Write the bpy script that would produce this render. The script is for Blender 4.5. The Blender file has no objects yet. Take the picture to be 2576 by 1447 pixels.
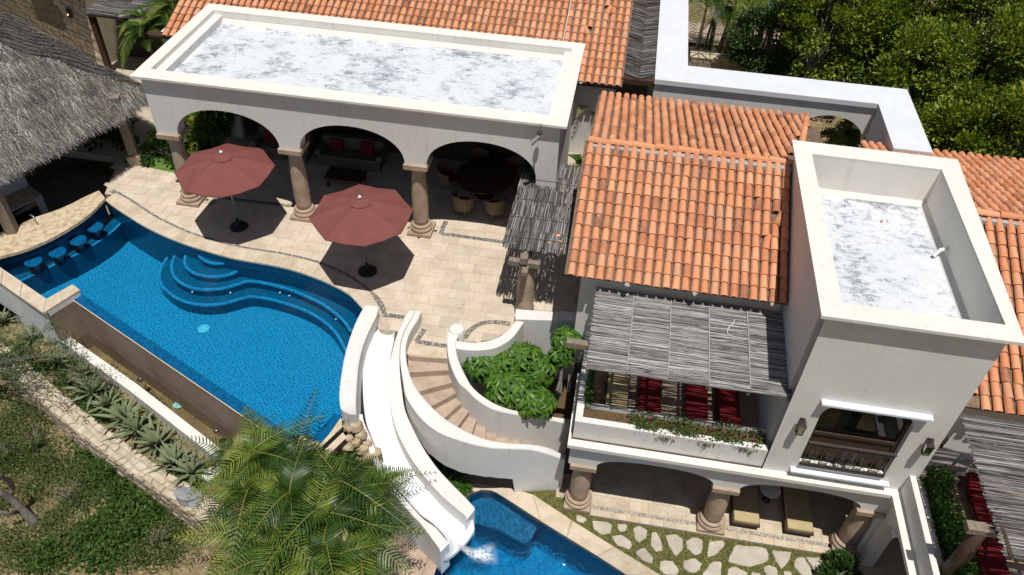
import bpy, math, random
import numpy as np
from mathutils import Vector, Matrix
random.seed(7); np.random.seed(7)
S = bpy.context.scene
COL = S.collection
PI = math.pi
# ------------------------------------------------------------------ camera
F = 2010.039292769
CX, CY, CH = 1288.0, 723.5, 16.0
ROWS = [[0.985821029, 0.164270128, 0.034237745], [-0.136043304, 0.662992434, 0.736161159], [0.098229922, -0.730380967, 0.675939735]]
cd = bpy.data.cameras.new('camera'); cam = bpy.data.objects.new('camera', cd); COL.objects.link(cam)
cd.sensor_fit = 'HORIZONTAL'; cd.sensor_width = 36.0; cd.lens = 36.0 * F / 2576.0
cd.clip_start = 0.1; cd.clip_end = 2000
M3 = Matrix(ROWS).transposed()
cam.matrix_world = Matrix.Translation((0, 0, CH)) @ M3.to_4x4()
S.camera = cam
S.render.resolution_x, S.render.resolution_y = 1024, 575
# ------------------------------------------------------------------ world and sun
SD = Vector((-0.10, 0.27, -1.0)).normalized()          # the way the light travels
el = math.asin(-SD.z); az = math.atan2(-SD.x, -SD.y)    # towards the sun
W = bpy.data.worlds.new('World'); S.world = W; W.use_nodes = True
wn = W.node_tree.nodes; wl = W.node_tree.links
sky = wn.new('ShaderNodeTexSky'); sky.sky_type = 'NISHITA'; sky.sun_disc = False
sky.sun_elevation = el; sky.sun_rotation = az
wn['Background'].inputs['Strength'].default_value = 0.052
wl.new(sky.outputs[0], wn['Background'].inputs[0])
sl = bpy.data.lights.new('sun', 'SUN'); sl.energy = 4.5; sl.angle = math.radians(0.5); sl.color = (1.0, 0.97, 0.925)
so = bpy.data.objects.new('sun', sl); COL.objects.link(so)
so.rotation_euler = SD.to_track_quat('-Z', 'Y').to_euler(); so.location = (0, -20, 40)
S.view_settings.view_transform = 'Standard'; S.view_settings.look = 'None'
S.view_settings.exposure = -0.05; S.view_settings.gamma = 1.0; S.view_settings.use_curve_mapping = False
S.render.engine = 'CYCLES'
# ------------------------------------------------------------------ survey: picture point + known level/plane -> place
def c(k, x, y):
    if k == 0: return (x, y)
    k -= 1
    return ((k % 3) * 858.67 + x * .33346, (k // 3) * 481.9 + y * .33346)
RW = np.array(ROWS)
def ray(k, x, y):
    x, y = c(k, x, y)
    return RW.T @ np.array([x - CX, -(y - CY), -F])
def U(k, x, y, z):
    d = ray(k, x, y); t = (z - CH) / d[2]; return (d[0]*t, d[1]*t, z)
def AY(k, x, y, Y):
    d = ray(k, x, y); t = Y / d[1]; return (d[0]*t, Y, CH + d[2]*t)
def AX(k, x, y, X):
    d = ray(k, x, y); t = X / d[0]; return (X, d[1]*t, CH + d[2]*t)
def US(k, pts, z): return [U(k, a, b, z) for a, b in pts]
# ------------------------------------------------------------------ mesh builder
class MB:
    def __init__(s): s.v = []; s.f = []; s.m = []
    def add(s, vs, fs, m=0):
        n = len(s.v); s.v += [tuple(p) for p in vs]
        for f in fs: s.f.append(tuple(i + n for i in f)); s.m.append(m)
        return s
    def flat(s, pts, z, m=0):
        # concave outline as triangles facing up
        from mathutils.geometry import tessellate_polygon
        a = sum(pts[i][0]*pts[(i+1)%len(pts)][1]-pts[(i+1)%len(pts)][0]*pts[i][1] for i in range(len(pts)))
        if a < 0: pts = pts[::-1]
        v = [Vector((p[0],p[1],z)) for p in pts]; tr = []
        for t in tessellate_polygon([v]):
            A, B, D = (v[i] for i in t); tr.append(t if (B-A).cross(D-A).z > 0 else t[::-1])
        return s.add(v, tr, m)
    def poly(s, pts, m=0): return s.add(pts, [tuple(range(len(pts)))], m)
    def box(s, x0, x1, y0, y1, z0, z1, m=0):
        return s.add([(x0,y0,z0),(x1,y0,z0),(x1,y1,z0),(x0,y1,z0),(x0,y0,z1),(x1,y0,z1),(x1,y1,z1),(x0,y1,z1)],
                     [(0,3,2,1),(4,5,6,7),(0,1,5,4),(1,2,6,5),(2,3,7,6),(3,0,4,7)], m)
    def obox(s, cpt, size, rot=0, m=0, tilt=None):
        q = Matrix.Rotation(rot, 3, 'Z')
        if tilt is not None: q = q @ tilt
        vs = []
        for dz in (-.5, .5):
            for dx, dy in ((-.5,-.5),(.5,-.5),(.5,.5),(-.5,.5)):
                p = q @ Vector((dx*size[0], dy*size[1], dz*size[2])); vs.append((cpt[0]+p.x, cpt[1]+p.y, cpt[2]+p.z))
        return s.add(vs, [(0,3,2,1),(4,5,6,7),(0,1,5,4),(1,2,6,5),(2,3,7,6),(3,0,4,7)], m)
    def prism(s, pts, z0, z1, m=0, mside=None, bottom=True):
        n = len(pts); a = sum(pts[i][0]*pts[(i+1)%n][1]-pts[(i+1)%n][0]*pts[i][1] for i in range(n))
        if a < 0: pts = pts[::-1]
        if not callable(z1): zt = [z1]*n
        else: zt = [z1(p) for p in pts]
        if len(pts[0]) > 2 and z1 == 'own': zt = [p[2] for p in pts]
        vs = [(p[0],p[1],z0) for p in pts] + [(p[0],p[1],zt[i]) for i, p in enumerate(pts)]
        s.add(vs, [tuple(range(n, 2*n))], m)
        if bottom: s.add(vs, [tuple(range(n-1, -1, -1))], m)
        s.add(vs, [(i,(i+1)%n,(i+1)%n+n,i+n) for i in range(n)], m if mside is None else mside)
        return s
    def bevprism(s, pts, z0, z1, b=.01, m=0):
        # a slab whose top edge is rounded off by b
        n = len(pts); a = sum(pts[i][0]*pts[(i+1)%n][1]-pts[(i+1)%n][0]*pts[i][1] for i in range(n))
        if a < 0: pts = pts[::-1]
        cx = sum(p[0] for p in pts)/n; cy = sum(p[1] for p in pts)/n
        def sh(p):
            d = math.hypot(p[0]-cx, p[1]-cy) or 1; k = max(0, 1-b*1.3/d); return (cx+(p[0]-cx)*k, cy+(p[1]-cy)*k)
        vs = [(p[0],p[1],z0) for p in pts]+[(p[0],p[1],z1-b) for p in pts]+[(*sh(p),z1) for p in pts]
        fs = [(i,(i+1)%n,(i+1)%n+n,i+n) for i in range(n)]+[(n+i,n+(i+1)%n,(i+1)%n+2*n,i+2*n) for i in range(n)]+[tuple(range(2*n,3*n))]
        return s.add(vs, fs, m)
    def tube(s, pts, r, n=6, m=0, cap=True):
        pts = [Vector(p) for p in pts]; k = len(pts)
        rr = r if isinstance(r, (list, tuple)) else [r]*k
        up = None; vs = []
        for i, p in enumerate(pts):
            t = (pts[min(i+1,k-1)] - pts[max(i-1,0)])
            if t.length < 1e-9: t = Vector((0,0,1))
            t.normalize()
            if up is None: up = t.orthogonal().normalized()
            up = (up - t*up.dot(t))
            if up.length < 1e-6: up = t.orthogonal()
            up.normalize(); w = t.cross(up)
            for j in range(n):
                a = 2*PI*j/n; vs.append(p + (up*math.cos(a) + w*math.sin(a))*rr[i])
        fs = [(i*n+j, i*n+(j+1)%n, (i+1)*n+(j+1)%n, (i+1)*n+j) for i in range(k-1) for j in range(n)]
        if cap: fs += [tuple(range(n-1,-1,-1)), tuple(range((k-1)*n, k*n))]
        return s.add(vs, fs, m)
    def lathe(s, prof, cpt, n=20, m=0):
        vs = []; k = len(prof)
        for r, z in prof:
            for j in range(n):
                a = 2*PI*j/n; vs.append((cpt[0]+r*math.cos(a), cpt[1]+r*math.sin(a), cpt[2]+z))
        fs = [(i*n+j, i*n+(j+1)%n, (i+1)*n+(j+1)%n, (i+1)*n+j) for i in range(k-1) for j in range(n)]
        fs += [tuple(range(n-1,-1,-1)), tuple(range((k-1)*n, k*n))]
        return s.add(vs, fs, m)
    def strip(s, A, B, m=0):
        n = len(A); return s.add(list(A)+list(B), [(i,i+1,n+i+1,n+i) for i in range(n-1)], m)
    def ball(s, cpt, r, n=8, m=0, sq=1.0, jit=0):
        vs = []; k = n//2+1
        for i in range(k+1):
            th = PI*i/k
            for j in range(n):
                a = 2*PI*j/n; q = 1+random.uniform(-jit, jit)
                vs.append((cpt[0]+r*math.sin(th)*math.cos(a)*q, cpt[1]+r*math.sin(th)*math.sin(a)*q, cpt[2]+r*math.cos(th)*sq*q))
        return s.add(vs, [(i*n+j, (i+1)*n+j, (i+1)*n+(j+1)%n, i*n+(j+1)%n) for i in range(k) for j in range(n)], m)
    def mesh(s, name, mats, smooth=False, off=(0,0,0)):
        me = bpy.data.meshes.new(name)
        me.from_pydata([(a-off[0], b-off[1], d-off[2]) for a, b, d in s.v], [], s.f)
        for q in (mats if isinstance(mats, (list, tuple)) else [mats]): me.materials.append(q)
        if any(s.m): me.polygons.foreach_set('material_index', s.m)
        if smooth:
            me.polygons.foreach_set('use_smooth', [True]*len(me.polygons))
            if smooth is not True:
                try: me.set_sharp_from_angle(angle=math.radians(smooth))
                except Exception: pass
        me.update(); return me
    def build(s, name, mats, parent=None, smooth=False):
        return link(name, s.mesh(name, mats, smooth, base(parent)), parent)
def base(o):
    v = Vector((0,0,0))
    while o is not None: v += o.location; o = o.parent
    return v
def link(name, me, parent=None, loc=None, rot=None):
    o = bpy.data.objects.new(name, me); COL.objects.link(o)
    if parent is not None: o.parent = parent
    if loc is not None: o.location = loc
    if rot is not None: o.rotation_euler = rot
    return o
def tag(o, label=None, cat=None, group=None, kind=None):
    if label: o['label'] = label
    if cat: o['category'] = cat
    if group: o['group'] = group
    if kind: o['kind'] = kind
    return o
def thing(name, label, cat, loc=(0,0,0), group=None):
    o = bpy.data.objects.new(name, None); COL.objects.link(o); o.location = loc; o.empty_display_size = .2
    return tag(o, label, cat, group)
def structure(name, mb, mats, smooth=False): return tag(mb.build(name, mats, None, smooth), kind='structure')
def npmesh(name, V, Fq, mat, parent=None, smooth=False, kind=None):
    # big meshes straight from arrays: V (n,3), Fq (m,k)
    V = np.asarray(V, dtype=np.float32) - np.array(base(parent), dtype=np.float32); Fq = np.asarray(Fq, dtype=np.int32); k = Fq.shape[1]
    me = bpy.data.meshes.new(name); me.vertices.add(len(V)); me.vertices.foreach_set('co', V.ravel())
    me.loops.add(Fq.size); me.loops.foreach_set('vertex_index', Fq.ravel())
    me.polygons.add(len(Fq)); me.polygons.foreach_set('loop_start', np.arange(0, Fq.size, k, dtype=np.int32))
    if smooth: me.polygons.foreach_set('use_smooth', np.ones(len(Fq), dtype=bool))
    me.materials.append(mat); me.update(calc_edges=True); me.validate()
    o = link(name, me, parent)
    if kind: o['kind'] = kind
    return o
def spline(pts, n):
    # Catmull-Rom through pts, n samples evenly along
    P = [np.array(p, float) for p in pts]; P = [2*P[0]-P[1]] + P + [2*P[-1]-P[-2]]; out = []
    for i in range(1, len(P)-2):
        for t in np.linspace(0, 1, 24, endpoint=False):
            a, b, d, e = P[i-1], P[i], P[i+1], P[i+2]
            out.append(.5*((2*b)+(-a+d)*t+(2*a-5*b+4*d-e)*t*t+(-a+3*b-3*d+e)*t**3))
    out.append(P[-2]); out = np.array(out)
    L = np.r_[0, np.cumsum(np.linalg.norm(np.diff(out, axis=0), axis=1))]
    q = np.linspace(0, L[-1], n)
    return [tuple(np.interp(x, L, out[:, j]) for j in range(out.shape[1])) for x in q]
def offset(line, d):
    # shift a 2-D/3-D line sideways (left of travel = +)
    out = []
    for i, p in enumerate(line):
        a = line[max(i-1,0)]; b = line[min(i+1,len(line)-1)]; tx, ty = b[0]-a[0], b[1]-a[1]; l = math.hypot(tx, ty) or 1
        out.append((p[0]-ty/l*d, p[1]+tx/l*d) + tuple(p[2:]))
    return out
def inside(pt, poly):
    x, y = pt[0], pt[1]; r = False; n = len(poly)
    for i in range(n):
        a, b = poly[i], poly[i-1]
        if (a[1] > y) != (b[1] > y) and x < (b[0]-a[0])*(y-a[1])/(b[1]-a[1])+a[0]: r = not r
    return r
def clip(poly, p, nrm):
    # keep the side of the convex polygon where (q-p).nrm >= 0
    out = []; n = len(poly)
    for i in range(n):
        a, b = poly[i], poly[(i+1)%n]
        da = (a[0]-p[0])*nrm[0]+(a[1]-p[1])*nrm[1]; db = (b[0]-p[0])*nrm[0]+(b[1]-p[1])*nrm[1]
        if da >= 0: out.append(a)
        if da*db < 0:
            t = da/(da-db); out.append((a[0]+(b[0]-a[0])*t, a[1]+(b[1]-a[1])*t))
    return out
# ------------------------------------------------------------------ materials
def hexc(h):
    h = h.lstrip('#'); v = [int(h[i:i+2], 16)/255 for i in (0,2,4)]
    return tuple(x/12.92 if x <= .04045 else ((x+.055)/1.055)**2.4 for x in v) + (1,)
class NT:
    def __init__(s, name, rough=.8, spec=.3):
        s.mat = bpy.data.materials.new(name); s.mat.use_nodes = True; s.t = s.mat.node_tree; s.n = s.t.nodes; s.l = s.t.links
        s.b = s.n['Principled BSDF']; s.b.inputs['Roughness'].default_value = rough; s.b.inputs['Specular IOR Level'].default_value = spec
        s._co = None
    def co(s, scale=(1,1,1), kind='Object', rot=(0,0,0)):
        if s._co is None: s._co = s.n.new('ShaderNodeTexCoord')
        g = s.n.new('ShaderNodeNewGeometry') if kind == 'World' else None
        m = s.n.new('ShaderNodeMapping'); m.inputs['Scale'].default_value = scale; m.inputs['Rotation'].default_value = rot
        s.l.new(g.outputs['Position'] if g else s._co.outputs[kind], m.inputs[0]); return m.outputs[0]
    def noise(s, scale, co=None, detail=4, rough=.6, dist=0):
        q = s.n.new('ShaderNodeTexNoise'); q.inputs['Scale'].default_value = scale; q.inputs['Detail'].default_value = detail
        q.inputs['Roughness'].default_value = rough; q.inputs['Distortion'].default_value = dist
        s.l.new(co if co else s.co(kind='World'), q.inputs['Vector']); return q.outputs['Fac']
    def ramp(s, fac, stops, interp='LINEAR'):
        r = s.n.new('ShaderNodeValToRGB'); r.color_ramp.interpolation = interp
        while len(r.color_ramp.elements) < len(stops): r.color_ramp.elements.new(.5)
        for e, (p, cl) in zip(r.color_ramp.elements, stops):
            e.position = p; e.color = hexc(cl) if isinstance(cl, str) else (cl if len(cl) == 4 else (*cl, 1))
        s.l.new(fac, r.inputs[0]); return r.outputs[0]
    def mix(s, fac, a, b, mode='MIX'):
        m = s.n.new('ShaderNodeMix'); m.data_type = 'RGBA'; m.blend_type = mode
        for i, v in ((0, fac), (6, a), (7, b)):
            if isinstance(v, (int, float)): m.inputs[i].default_value = v
            elif isinstance(v, str): m.inputs[i].default_value = hexc(v)
            elif isinstance(v, tuple): m.inputs[i].default_value = v if len(v) == 4 else (*v, 1)
            else: s.l.new(v, m.inputs[i])
        return m.outputs[2]
    def math(s, op, a, b=0.0):
        m = s.n.new('ShaderNodeMath'); m.operation = op
        for i, v in enumerate((a, b)):
            if isinstance(v, (int, float)): m.inputs[i].default_value = v
            else: s.l.new(v, m.inputs[i])
        return m.outputs[0]
    def rnd(s, island=False):
        if island: return s.n.new('ShaderNodeNewGeometry').outputs['Random Per Island']
        return s.n.new('ShaderNodeObjectInfo').outputs['Random']
    def col(s, x):
        if isinstance(x, (str, tuple)): s.b.inputs['Base Color'].default_value = hexc(x) if isinstance(x, str) else (*x, 1)
        else: s.l.new(x, s.b.inputs['Base Color'])
        return s
    def bump(s, h, strength=.4, dist=.01):
        q = s.n.new('ShaderNodeBump'); q.inputs['Strength'].default_value = strength; q.inputs['Distance'].default_value = dist
        s.l.new(h, q.inputs['Height']); s.l.new(q.outputs[0], s.b.inputs['Normal']); return s
    def rough(s, x): s.l.new(x, s.b.inputs['Roughness']); return s
def simple(name, colr, rough=.7, spec=.3, var=.12, scale=6, metal=0):
    m = NT(name, rough, spec); k = m.noise(scale)
    base_ = hexc(colr) if isinstance(colr, str) else (*colr, 1)
    lo = tuple(max(0, x*(1-var)) for x in base_[:3]); hi = tuple(min(1, x*(1+var)) for x in base_[:3])
    m.col(m.ramp(k, [(.3, lo), (.7, hi)])); m.b.inputs['Metallic'].default_value = metal
    return m.mat
def stucco_mat(name, a, b, stain=.25):
    m = NT(name, .9, .15); n1 = m.noise(.9, detail=6); n2 = m.noise(14, detail=5); n3 = m.noise(90, detail=2)
    base_ = m.ramp(n1, [(.3, a), (.72, b)]); st = m.ramp(n2, [(.35, (.80,.77,.72)), (.62, (1,1,1))])
    co = m.co((2.2, 2.2, .25), 'World'); n4 = m.noise(2.2, co, 6, .65); dr = m.ramp(n4, [(.56, (1,1,1)), (.78, (.80,.76,.70))])
    m.col(m.mix(1.0, m.mix(stain, base_, st, 'MULTIPLY'), m.mix(.75, (1,1,1), dr), 'MULTIPLY')).bump(m.mix(.5, n2, n3), .25, .004); return m.mat
M = {}
M['stucco'] = stucco_mat('stucco', (.68,.66,.625), (.745,.725,.69))
M['white'] = stucco_mat('white_stucco', (.62,.64,.66), (.69,.71,.73), .15)
M['bounce_lit_inner'] = stucco_mat('sunlit_inner_parapet', (.80,.75,.66), (.86,.81,.73), .2)  # light bounced off the white roof is put into this paler stucco colour
M['cream_cap'] = stucco_mat('cream_coping', (.72,.685,.62), (.79,.75,.685), .3)
def stone_mat(name, cols, rnd=True, island=False, pits=.25, scale=5, joint=None):
    m = NT(name, .85, .2); n1 = m.noise(scale, detail=8, rough=.65); n2 = m.noise(scale*5.5, detail=4)
    base_ = m.ramp(n1, [(.25, cols[0]), (.5, cols[1]), (.78, cols[2])])
    if rnd:
        r = m.rnd(island); tint = m.ramp(r, [(0, (.80,.78,.75)), (.35, (1,.985,.96)), (.7, (1.0,.96,.90)), (1, (.92,.90,.90))])
        base_ = m.mix(.8, base_, tint, 'MULTIPLY')
    pt = m.ramp(n2, [(.30, (.52,.42,.32)), (.40, (1,1,1))])
    m.col(m.mix(pits, base_, pt, 'MULTIPLY')).bump(n2, .4, .006); return m.mat
M['paver'] = stone_mat('limestone_paver', ['#b9aa96', '#cbbdaa', '#dacfc0'], pits=.45, scale=1.6)
M['coping'] = stone_mat('coping_stone', ['#b09d82', '#c6b8a2', '#d5cbba'], pits=.5, scale=2.2)
M['grout'] = simple('grout', '#b6a995', .95)
M['cantera'] = stone_mat('carved_stone', ['#8f7a66', '#a8937e', '#b9a692'], rnd=False, pits=.75, scale=3)
M['step'] = stone_mat('step_stone', ['#9a8776', '#b09d8b', '#c2b1a0'], pits=.55, scale=4)
M['barstone'] = stone_mat('rough_bar_stone', ['#8f7654', '#c0ad8f', '#d8ceb9'], rnd=False, pits=.9, scale=6)
M['rock'] = stone_mat('garden_rock', ['#8d7553', '#b3a387', '#cfc5b2'], pits=.45, scale=4.5)
M['greyrock'] = stone_mat('grey_rock', ['#6d6f72', '#8b8d8e', '#a3a3a0'], rnd=False, pits=.3, scale=3)
M['wallstone'] = stone_mat('wall_stone', ['#a4967f', '#c0b49e', '#d6cebe'], pits=.3, scale=4)
M['wallstone_dark'] = stone_mat('darker_wall_stone', ['#857a66', '#a39782', '#bab09c'], pits=.3, scale=4)  # deeper tone of the wall stone, for upright faces
M['pebble_bed'] = simple('pebble_bed_mortar', '#6d675f', .95)
M['mortar'] = simple('mortar', '#a3977f', .95)
M['flag'] = stone_mat('flagstone', ['#a1988a', '#b8b0a2', '#c9c2b6'], pits=.35, scale=2.5)
def pebble_mat():
    m = NT('pebbles', .6, .4); m.col(m.ramp(m.rnd(True), [(0,'#3d3a3c'),(.35,'#6b6566'),(.6,'#948b86'),(.85,'#c2b9ac'),(1,'#ded6c6')])); return m.mat
M['pebble'] = pebble_mat()
def tile_mat(name, island):
    m = NT(name, .82, .25); r = m.rnd(island); n = m.noise(7, detail=6, rough=.7); n2 = m.noise(38, detail=4)
    a = m.ramp(r, [(0,'#b5714f'),(.15,'#cb8259'),(.38,'#d58d62'),(.58,'#de9f77'),(.74,'#cf855b'),(.86,'#cd9674'),(.95,'#b97a58'),(1,'#8f5b45')])
    b = m.mix(m.ramp(n, [(.38,(0,0,0)),(.75,(1,1,1))]), a, m.mix(.5, a, '#d2a482'))
    d = m.ramp(n2, [(.28, (.62,.55,.52)), (.42, (1,1,1))])
    sp = m.noise(11, detail=8, rough=.8); lich = m.ramp(sp, [(.665,(0,0,0)),(.70,(1,1,1))])
    b = m.mix(m.math('MULTIPLY', lich, .5), b, '#c9bda9')
    m.col(m.mix(.6, b, d, 'MULTIPLY')).bump(n2, .3, .004); return m.mat
M['tile'] = tile_mat('terracotta_tile', False)
M['tile_isl'] = tile_mat('terracotta_tile_far', True)
M['pan'] = simple('roof_mortar', '#76604f', .95, var=.35, scale=9)
M['mortar_grey'] = simple('grey_mortar', '#a5a29d', .9, var=.35, scale=14)
def reed_mat(name, stops):
    m = NT(name, .75, .25); r = m.rnd(True); n = m.noise(9, m.co((1,1,1),'World'), 4)
    m.col(m.mix(.5, m.ramp(r, stops), m.ramp(n, [(.3,(.6,.6,.6)),(.7,(1,1,1))]), 'MULTIPLY')); return m.mat
M['reed'] = reed_mat('weathered_reed', [(0,'#413e3b'),(.3,'#605d5a'),(.6,'#807d79'),(.85,'#9b9894'),(1,'#bdbab4')])
M['reed_light'] = reed_mat('pale_reed', [(0,'#66625f'),(.3,'#85817d'),(.6,'#a09c98'),(.85,'#b8b4b0'),(1,'#d2cfca')])
M['reed_brown'] = reed_mat('dark_reed', [(0,'#2a2929'),(.3,'#484644'),(.6,'#67635f'),(.85,'#878380'),(1,'#aba7a1')])
M['thatch'] = reed_mat('palm_thatch', [(0,'#34302c'),(.25,'#56514c'),(.55,'#78726c'),(.8,'#98928b'),(1,'#c4beb6')])
M['thatch_core'] = simple('thatch_core', '#3a322b', .95, var=.3)
def roof_floor_mat():
    m = NT('weathered_roof_coating', .8, .25)
    big = m.noise(.75, detail=4, rough=.6, dist=.5); mid = m.noise(3.2, m.co((1,1.6,1),'World'), 6, .7, .4)
    s1 = m.noise(9, m.co((.38,5.5,1),'World',rot=(0,0,.10)), 8, .85, .5); s2 = m.noise(9, m.co((5.5,.5,1),'World',rot=(0,0,.1)), 8, .85, .5)
    st = m.math('ADD', m.math('MULTIPLY', s1, .62), m.math('MULTIPLY', s2, .38))
    w = m.math('ADD', m.math('MULTIPLY', m.math('SUBTRACT', st, .27), 2.1), m.math('ADD', m.math('MULTIPLY', m.math('SUBTRACT', big, .5), .75), m.math('MULTIPLY', m.math('SUBTRACT', mid, .5), .9)))
    k = m.ramp(w, [(.53,(0,0,0)),(.63,(1,1,1))])
    tone = m.mix(m.noise(1.7, detail=5), '#d8dadb', '#c8ccd1')
    cr = m.ramp(w, [(.66,'#858a92'),(.9,'#3f4248')])
    m.col(m.mix(m.math('MULTIPLY', k, .92), tone, cr)).bump(st, .25, .004); return m.mat
M['roofcoat'] = roof_floor_mat()
M['bedsoil'] = simple('planter_earth', '#5f4c38', .97, .1, .3, 9)
def mosaic_mat(name, a, b, cell, f=.5, soft=.0):
    m = NT(name, .25, .5); sn = m.n.new('ShaderNodeVectorMath'); sn.operation = 'SNAP'; sn.inputs[1].default_value = (cell,)*3
    off = m.n.new('ShaderNodeVectorMath'); off.operation = 'ADD'; off.inputs[1].default_value = (.003,.003,.003)
    m.l.new(m.co(kind='World'), off.inputs[0]); m.l.new(off.outputs[0], sn.inputs[0])
    wn_ = m.n.new('ShaderNodeTexWhiteNoise'); m.l.new(sn.outputs[0], wn_.inputs[0])
    k = m.ramp(wn_.outputs['Value'], [(0,(0,0,0)),(f-.02,(.12,.12,.12)),(f+.02,(.88,.88,.88)),(1,(1,1,1))])
    n = m.noise(.8, detail=3); col = m.mix(k, a, b); col = m.mix(.35, col, m.ramp(n,[(.3,(.8,.85,.9)),(.7,(1,1,1))]), 'MULTIPLY')
    m.col(col); return m.mat
def maze_mat(name, a, b, cell):
    # little diagonal strokes of light and dark glass tile, each cell turned one way or the other
    m = NT(name, .25, .5); N = m.n; L = m.l
    def vm(op, x, y=None):
        q = N.new('ShaderNodeVectorMath'); q.operation = op; L.new(x, q.inputs[0])
        if y is not None: q.inputs[1].default_value = y
        return q.outputs[0]
    p = vm('SCALE', m.co(kind='World')); p.node.inputs['Scale'].default_value = 1/cell
    fl = vm('FLOOR', p); fr = vm('FRACTION', p); w = N.new('ShaderNodeTexWhiteNoise'); w.noise_dimensions = '2D'; L.new(fl, w.inputs[0]); s = N.new('ShaderNodeSeparateXYZ'); L.new(fr, s.inputs[0])
    d1 = m.math('ABSOLUTE', m.math('SUBTRACT', m.math('ADD', s.outputs[0], s.outputs[1]), 1.0)); d2 = m.math('ABSOLUTE', m.math('SUBTRACT', s.outputs[0], s.outputs[1]))
    r = m.math('GREATER_THAN', w.outputs['Value'], .5); d = m.math('ADD', m.math('MULTIPLY', d1, r), m.math('MULTIPLY', d2, m.math('SUBTRACT', 1.0, r)))
    k = m.ramp(d, [(.24,(1,1,1)),(.40,(0,0,0))]); n = m.noise(11, detail=3); n2 = m.noise(.7, detail=3)
    k2 = m.mix(.25, k, m.ramp(n, [(.4,(0,0,0)),(.6,(1,1,1))]))
    m.col(m.mix(.4, m.mix(k2, a, b), m.ramp(n2, [(.3,(.82,.88,.92)),(.7,(1,1,1))]), 'MULTIPLY')); return m.mat
M['pool_floor'] = maze_mat('blue_mosaic', (.003,.09,.20), (.014,.32,.55), .072)
M['pool_dark'] = mosaic_mat('deep_blue_mosaic', (.0,.072,.145), (.003,.10,.19), .04)
M['pool_wall'] = mosaic_mat('pool_wall_mosaic', (.0,.05,.11), (.002,.075,.16), .04)
M['pool_edge'] = mosaic_mat('light_blue_edge_tile', (.007,.18,.36), (.02,.27,.48), .05)
M['pool_rim'] = mosaic_mat('rim_mosaic', (.002,.085,.19), (.006,.135,.27), .04)
def water_mat(name, tint, bump, scale, gl=1.33, dist=.02):
    m = bpy.data.materials.new(name); m.use_nodes = True; t = m.node_tree; n = t.nodes; l = t.links; n.clear()
    out = n.new('ShaderNodeOutputMaterial'); mx = n.new('ShaderNodeMixShader'); tr = n.new('ShaderNodeBsdfTransparent'); g = n.new('ShaderNodeBsdfGlossy')
    fr = n.new('ShaderNodeFresnel'); fr.inputs['IOR'].default_value = gl; g.inputs['Roughness'].default_value = .03
    tr.inputs[0].default_value = (*tint, 1)
    geo = n.new('ShaderNodeNewGeometry'); no = n.new('ShaderNodeTexNoise'); no.inputs['Scale'].default_value = scale; no.inputs['Detail'].default_value = 3
    no.inputs['Distortion'].default_value = .8
    l.new(geo.outputs['Position'], no.inputs['Vector']); b = n.new('ShaderNodeBump'); b.inputs['Strength'].default_value = bump; b.inputs['Distance'].default_value = dist
    l.new(no.outputs['Fac'], b.inputs['Height']); l.new(b.outputs[0], g.inputs['Normal']); l.new(b.outputs[0], fr.inputs['Normal'])
    l.new(fr.outputs[0], mx.inputs[0]); l.new(tr.outputs[0], mx.inputs[1]); l.new(g.outputs[0], mx.inputs[2]); l.new(mx.outputs[0], out.inputs[0])
    return m
def ripple_mat(name, tint, sc=3.2, dist=.10, mixf=.5):
    m = bpy.data.materials.new(name); m.use_nodes = True; t = m.node_tree; n = t.nodes; l = t.links; n.clear()
    out = n.new('ShaderNodeOutputMaterial'); mx = n.new('ShaderNodeMixShader'); m2 = n.new('ShaderNodeMixShader'); tr = n.new('ShaderNodeBsdfTransparent'); rf = n.new('ShaderNodeBsdfRefraction'); g = n.new('ShaderNodeBsdfGlossy')
    fr = n.new('ShaderNodeFresnel'); fr.inputs['IOR'].default_value = 1.33; g.inputs['Roughness'].default_value = .04; rf.inputs['IOR'].default_value = 1.2; rf.inputs['Roughness'].default_value = 0
    tr.inputs[0].default_value = (*tint, 1); rf.inputs[0].default_value = (*tint, 1); m2.inputs[0].default_value = mixf
    geo = n.new('ShaderNodeNewGeometry'); v = n.new('ShaderNodeTexNoise'); v.inputs['Scale'].default_value = sc; v.inputs['Detail'].default_value = 3; v.inputs['Distortion'].default_value = 1.2
    l.new(geo.outputs['Position'], v.inputs['Vector']); b = n.new('ShaderNodeBump'); b.inputs['Strength'].default_value = 1; b.inputs['Distance'].default_value = dist
    l.new(v.outputs['Fac'], b.inputs['Height'])
    for q in (g, fr, rf): l.new(b.outputs[0], q.inputs['Normal'])
    l.new(tr.outputs[0], m2.inputs[1]); l.new(rf.outputs[0], m2.inputs[2]); l.new(fr.outputs[0], mx.inputs[0]); l.new(m2.outputs[0], mx.inputs[1]); l.new(g.outputs[0], mx.inputs[2]); l.new(mx.outputs[0], out.inputs[0])
    return m
M['water_ripple'] = ripple_mat('rippled_pool_water', (.72,.9,.97))
M['pool_low'] = mosaic_mat('lower_pool_mosaic', (.002,.16,.36), (.012,.34,.62), .05, .5)
M['pool_low_bench'] = mosaic_mat('lower_bench_mosaic', (.005,.10,.20), (.03,.20,.34), .05, .5)
M['water'] = water_mat('calm_water', (.82,.95,1), .3, 3.5)
M['water_low'] = water_mat('rippled_water', (.62,.88,.97), 1.0, 4.5, dist=.05)
M['water_basin'] = water_mat('shallow_basin_water', (.93,.93,.88), 1.0, 7, dist=.05)
M['water_foam'] = simple('foam', (.85,.9,.92), .5, .4)
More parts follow.
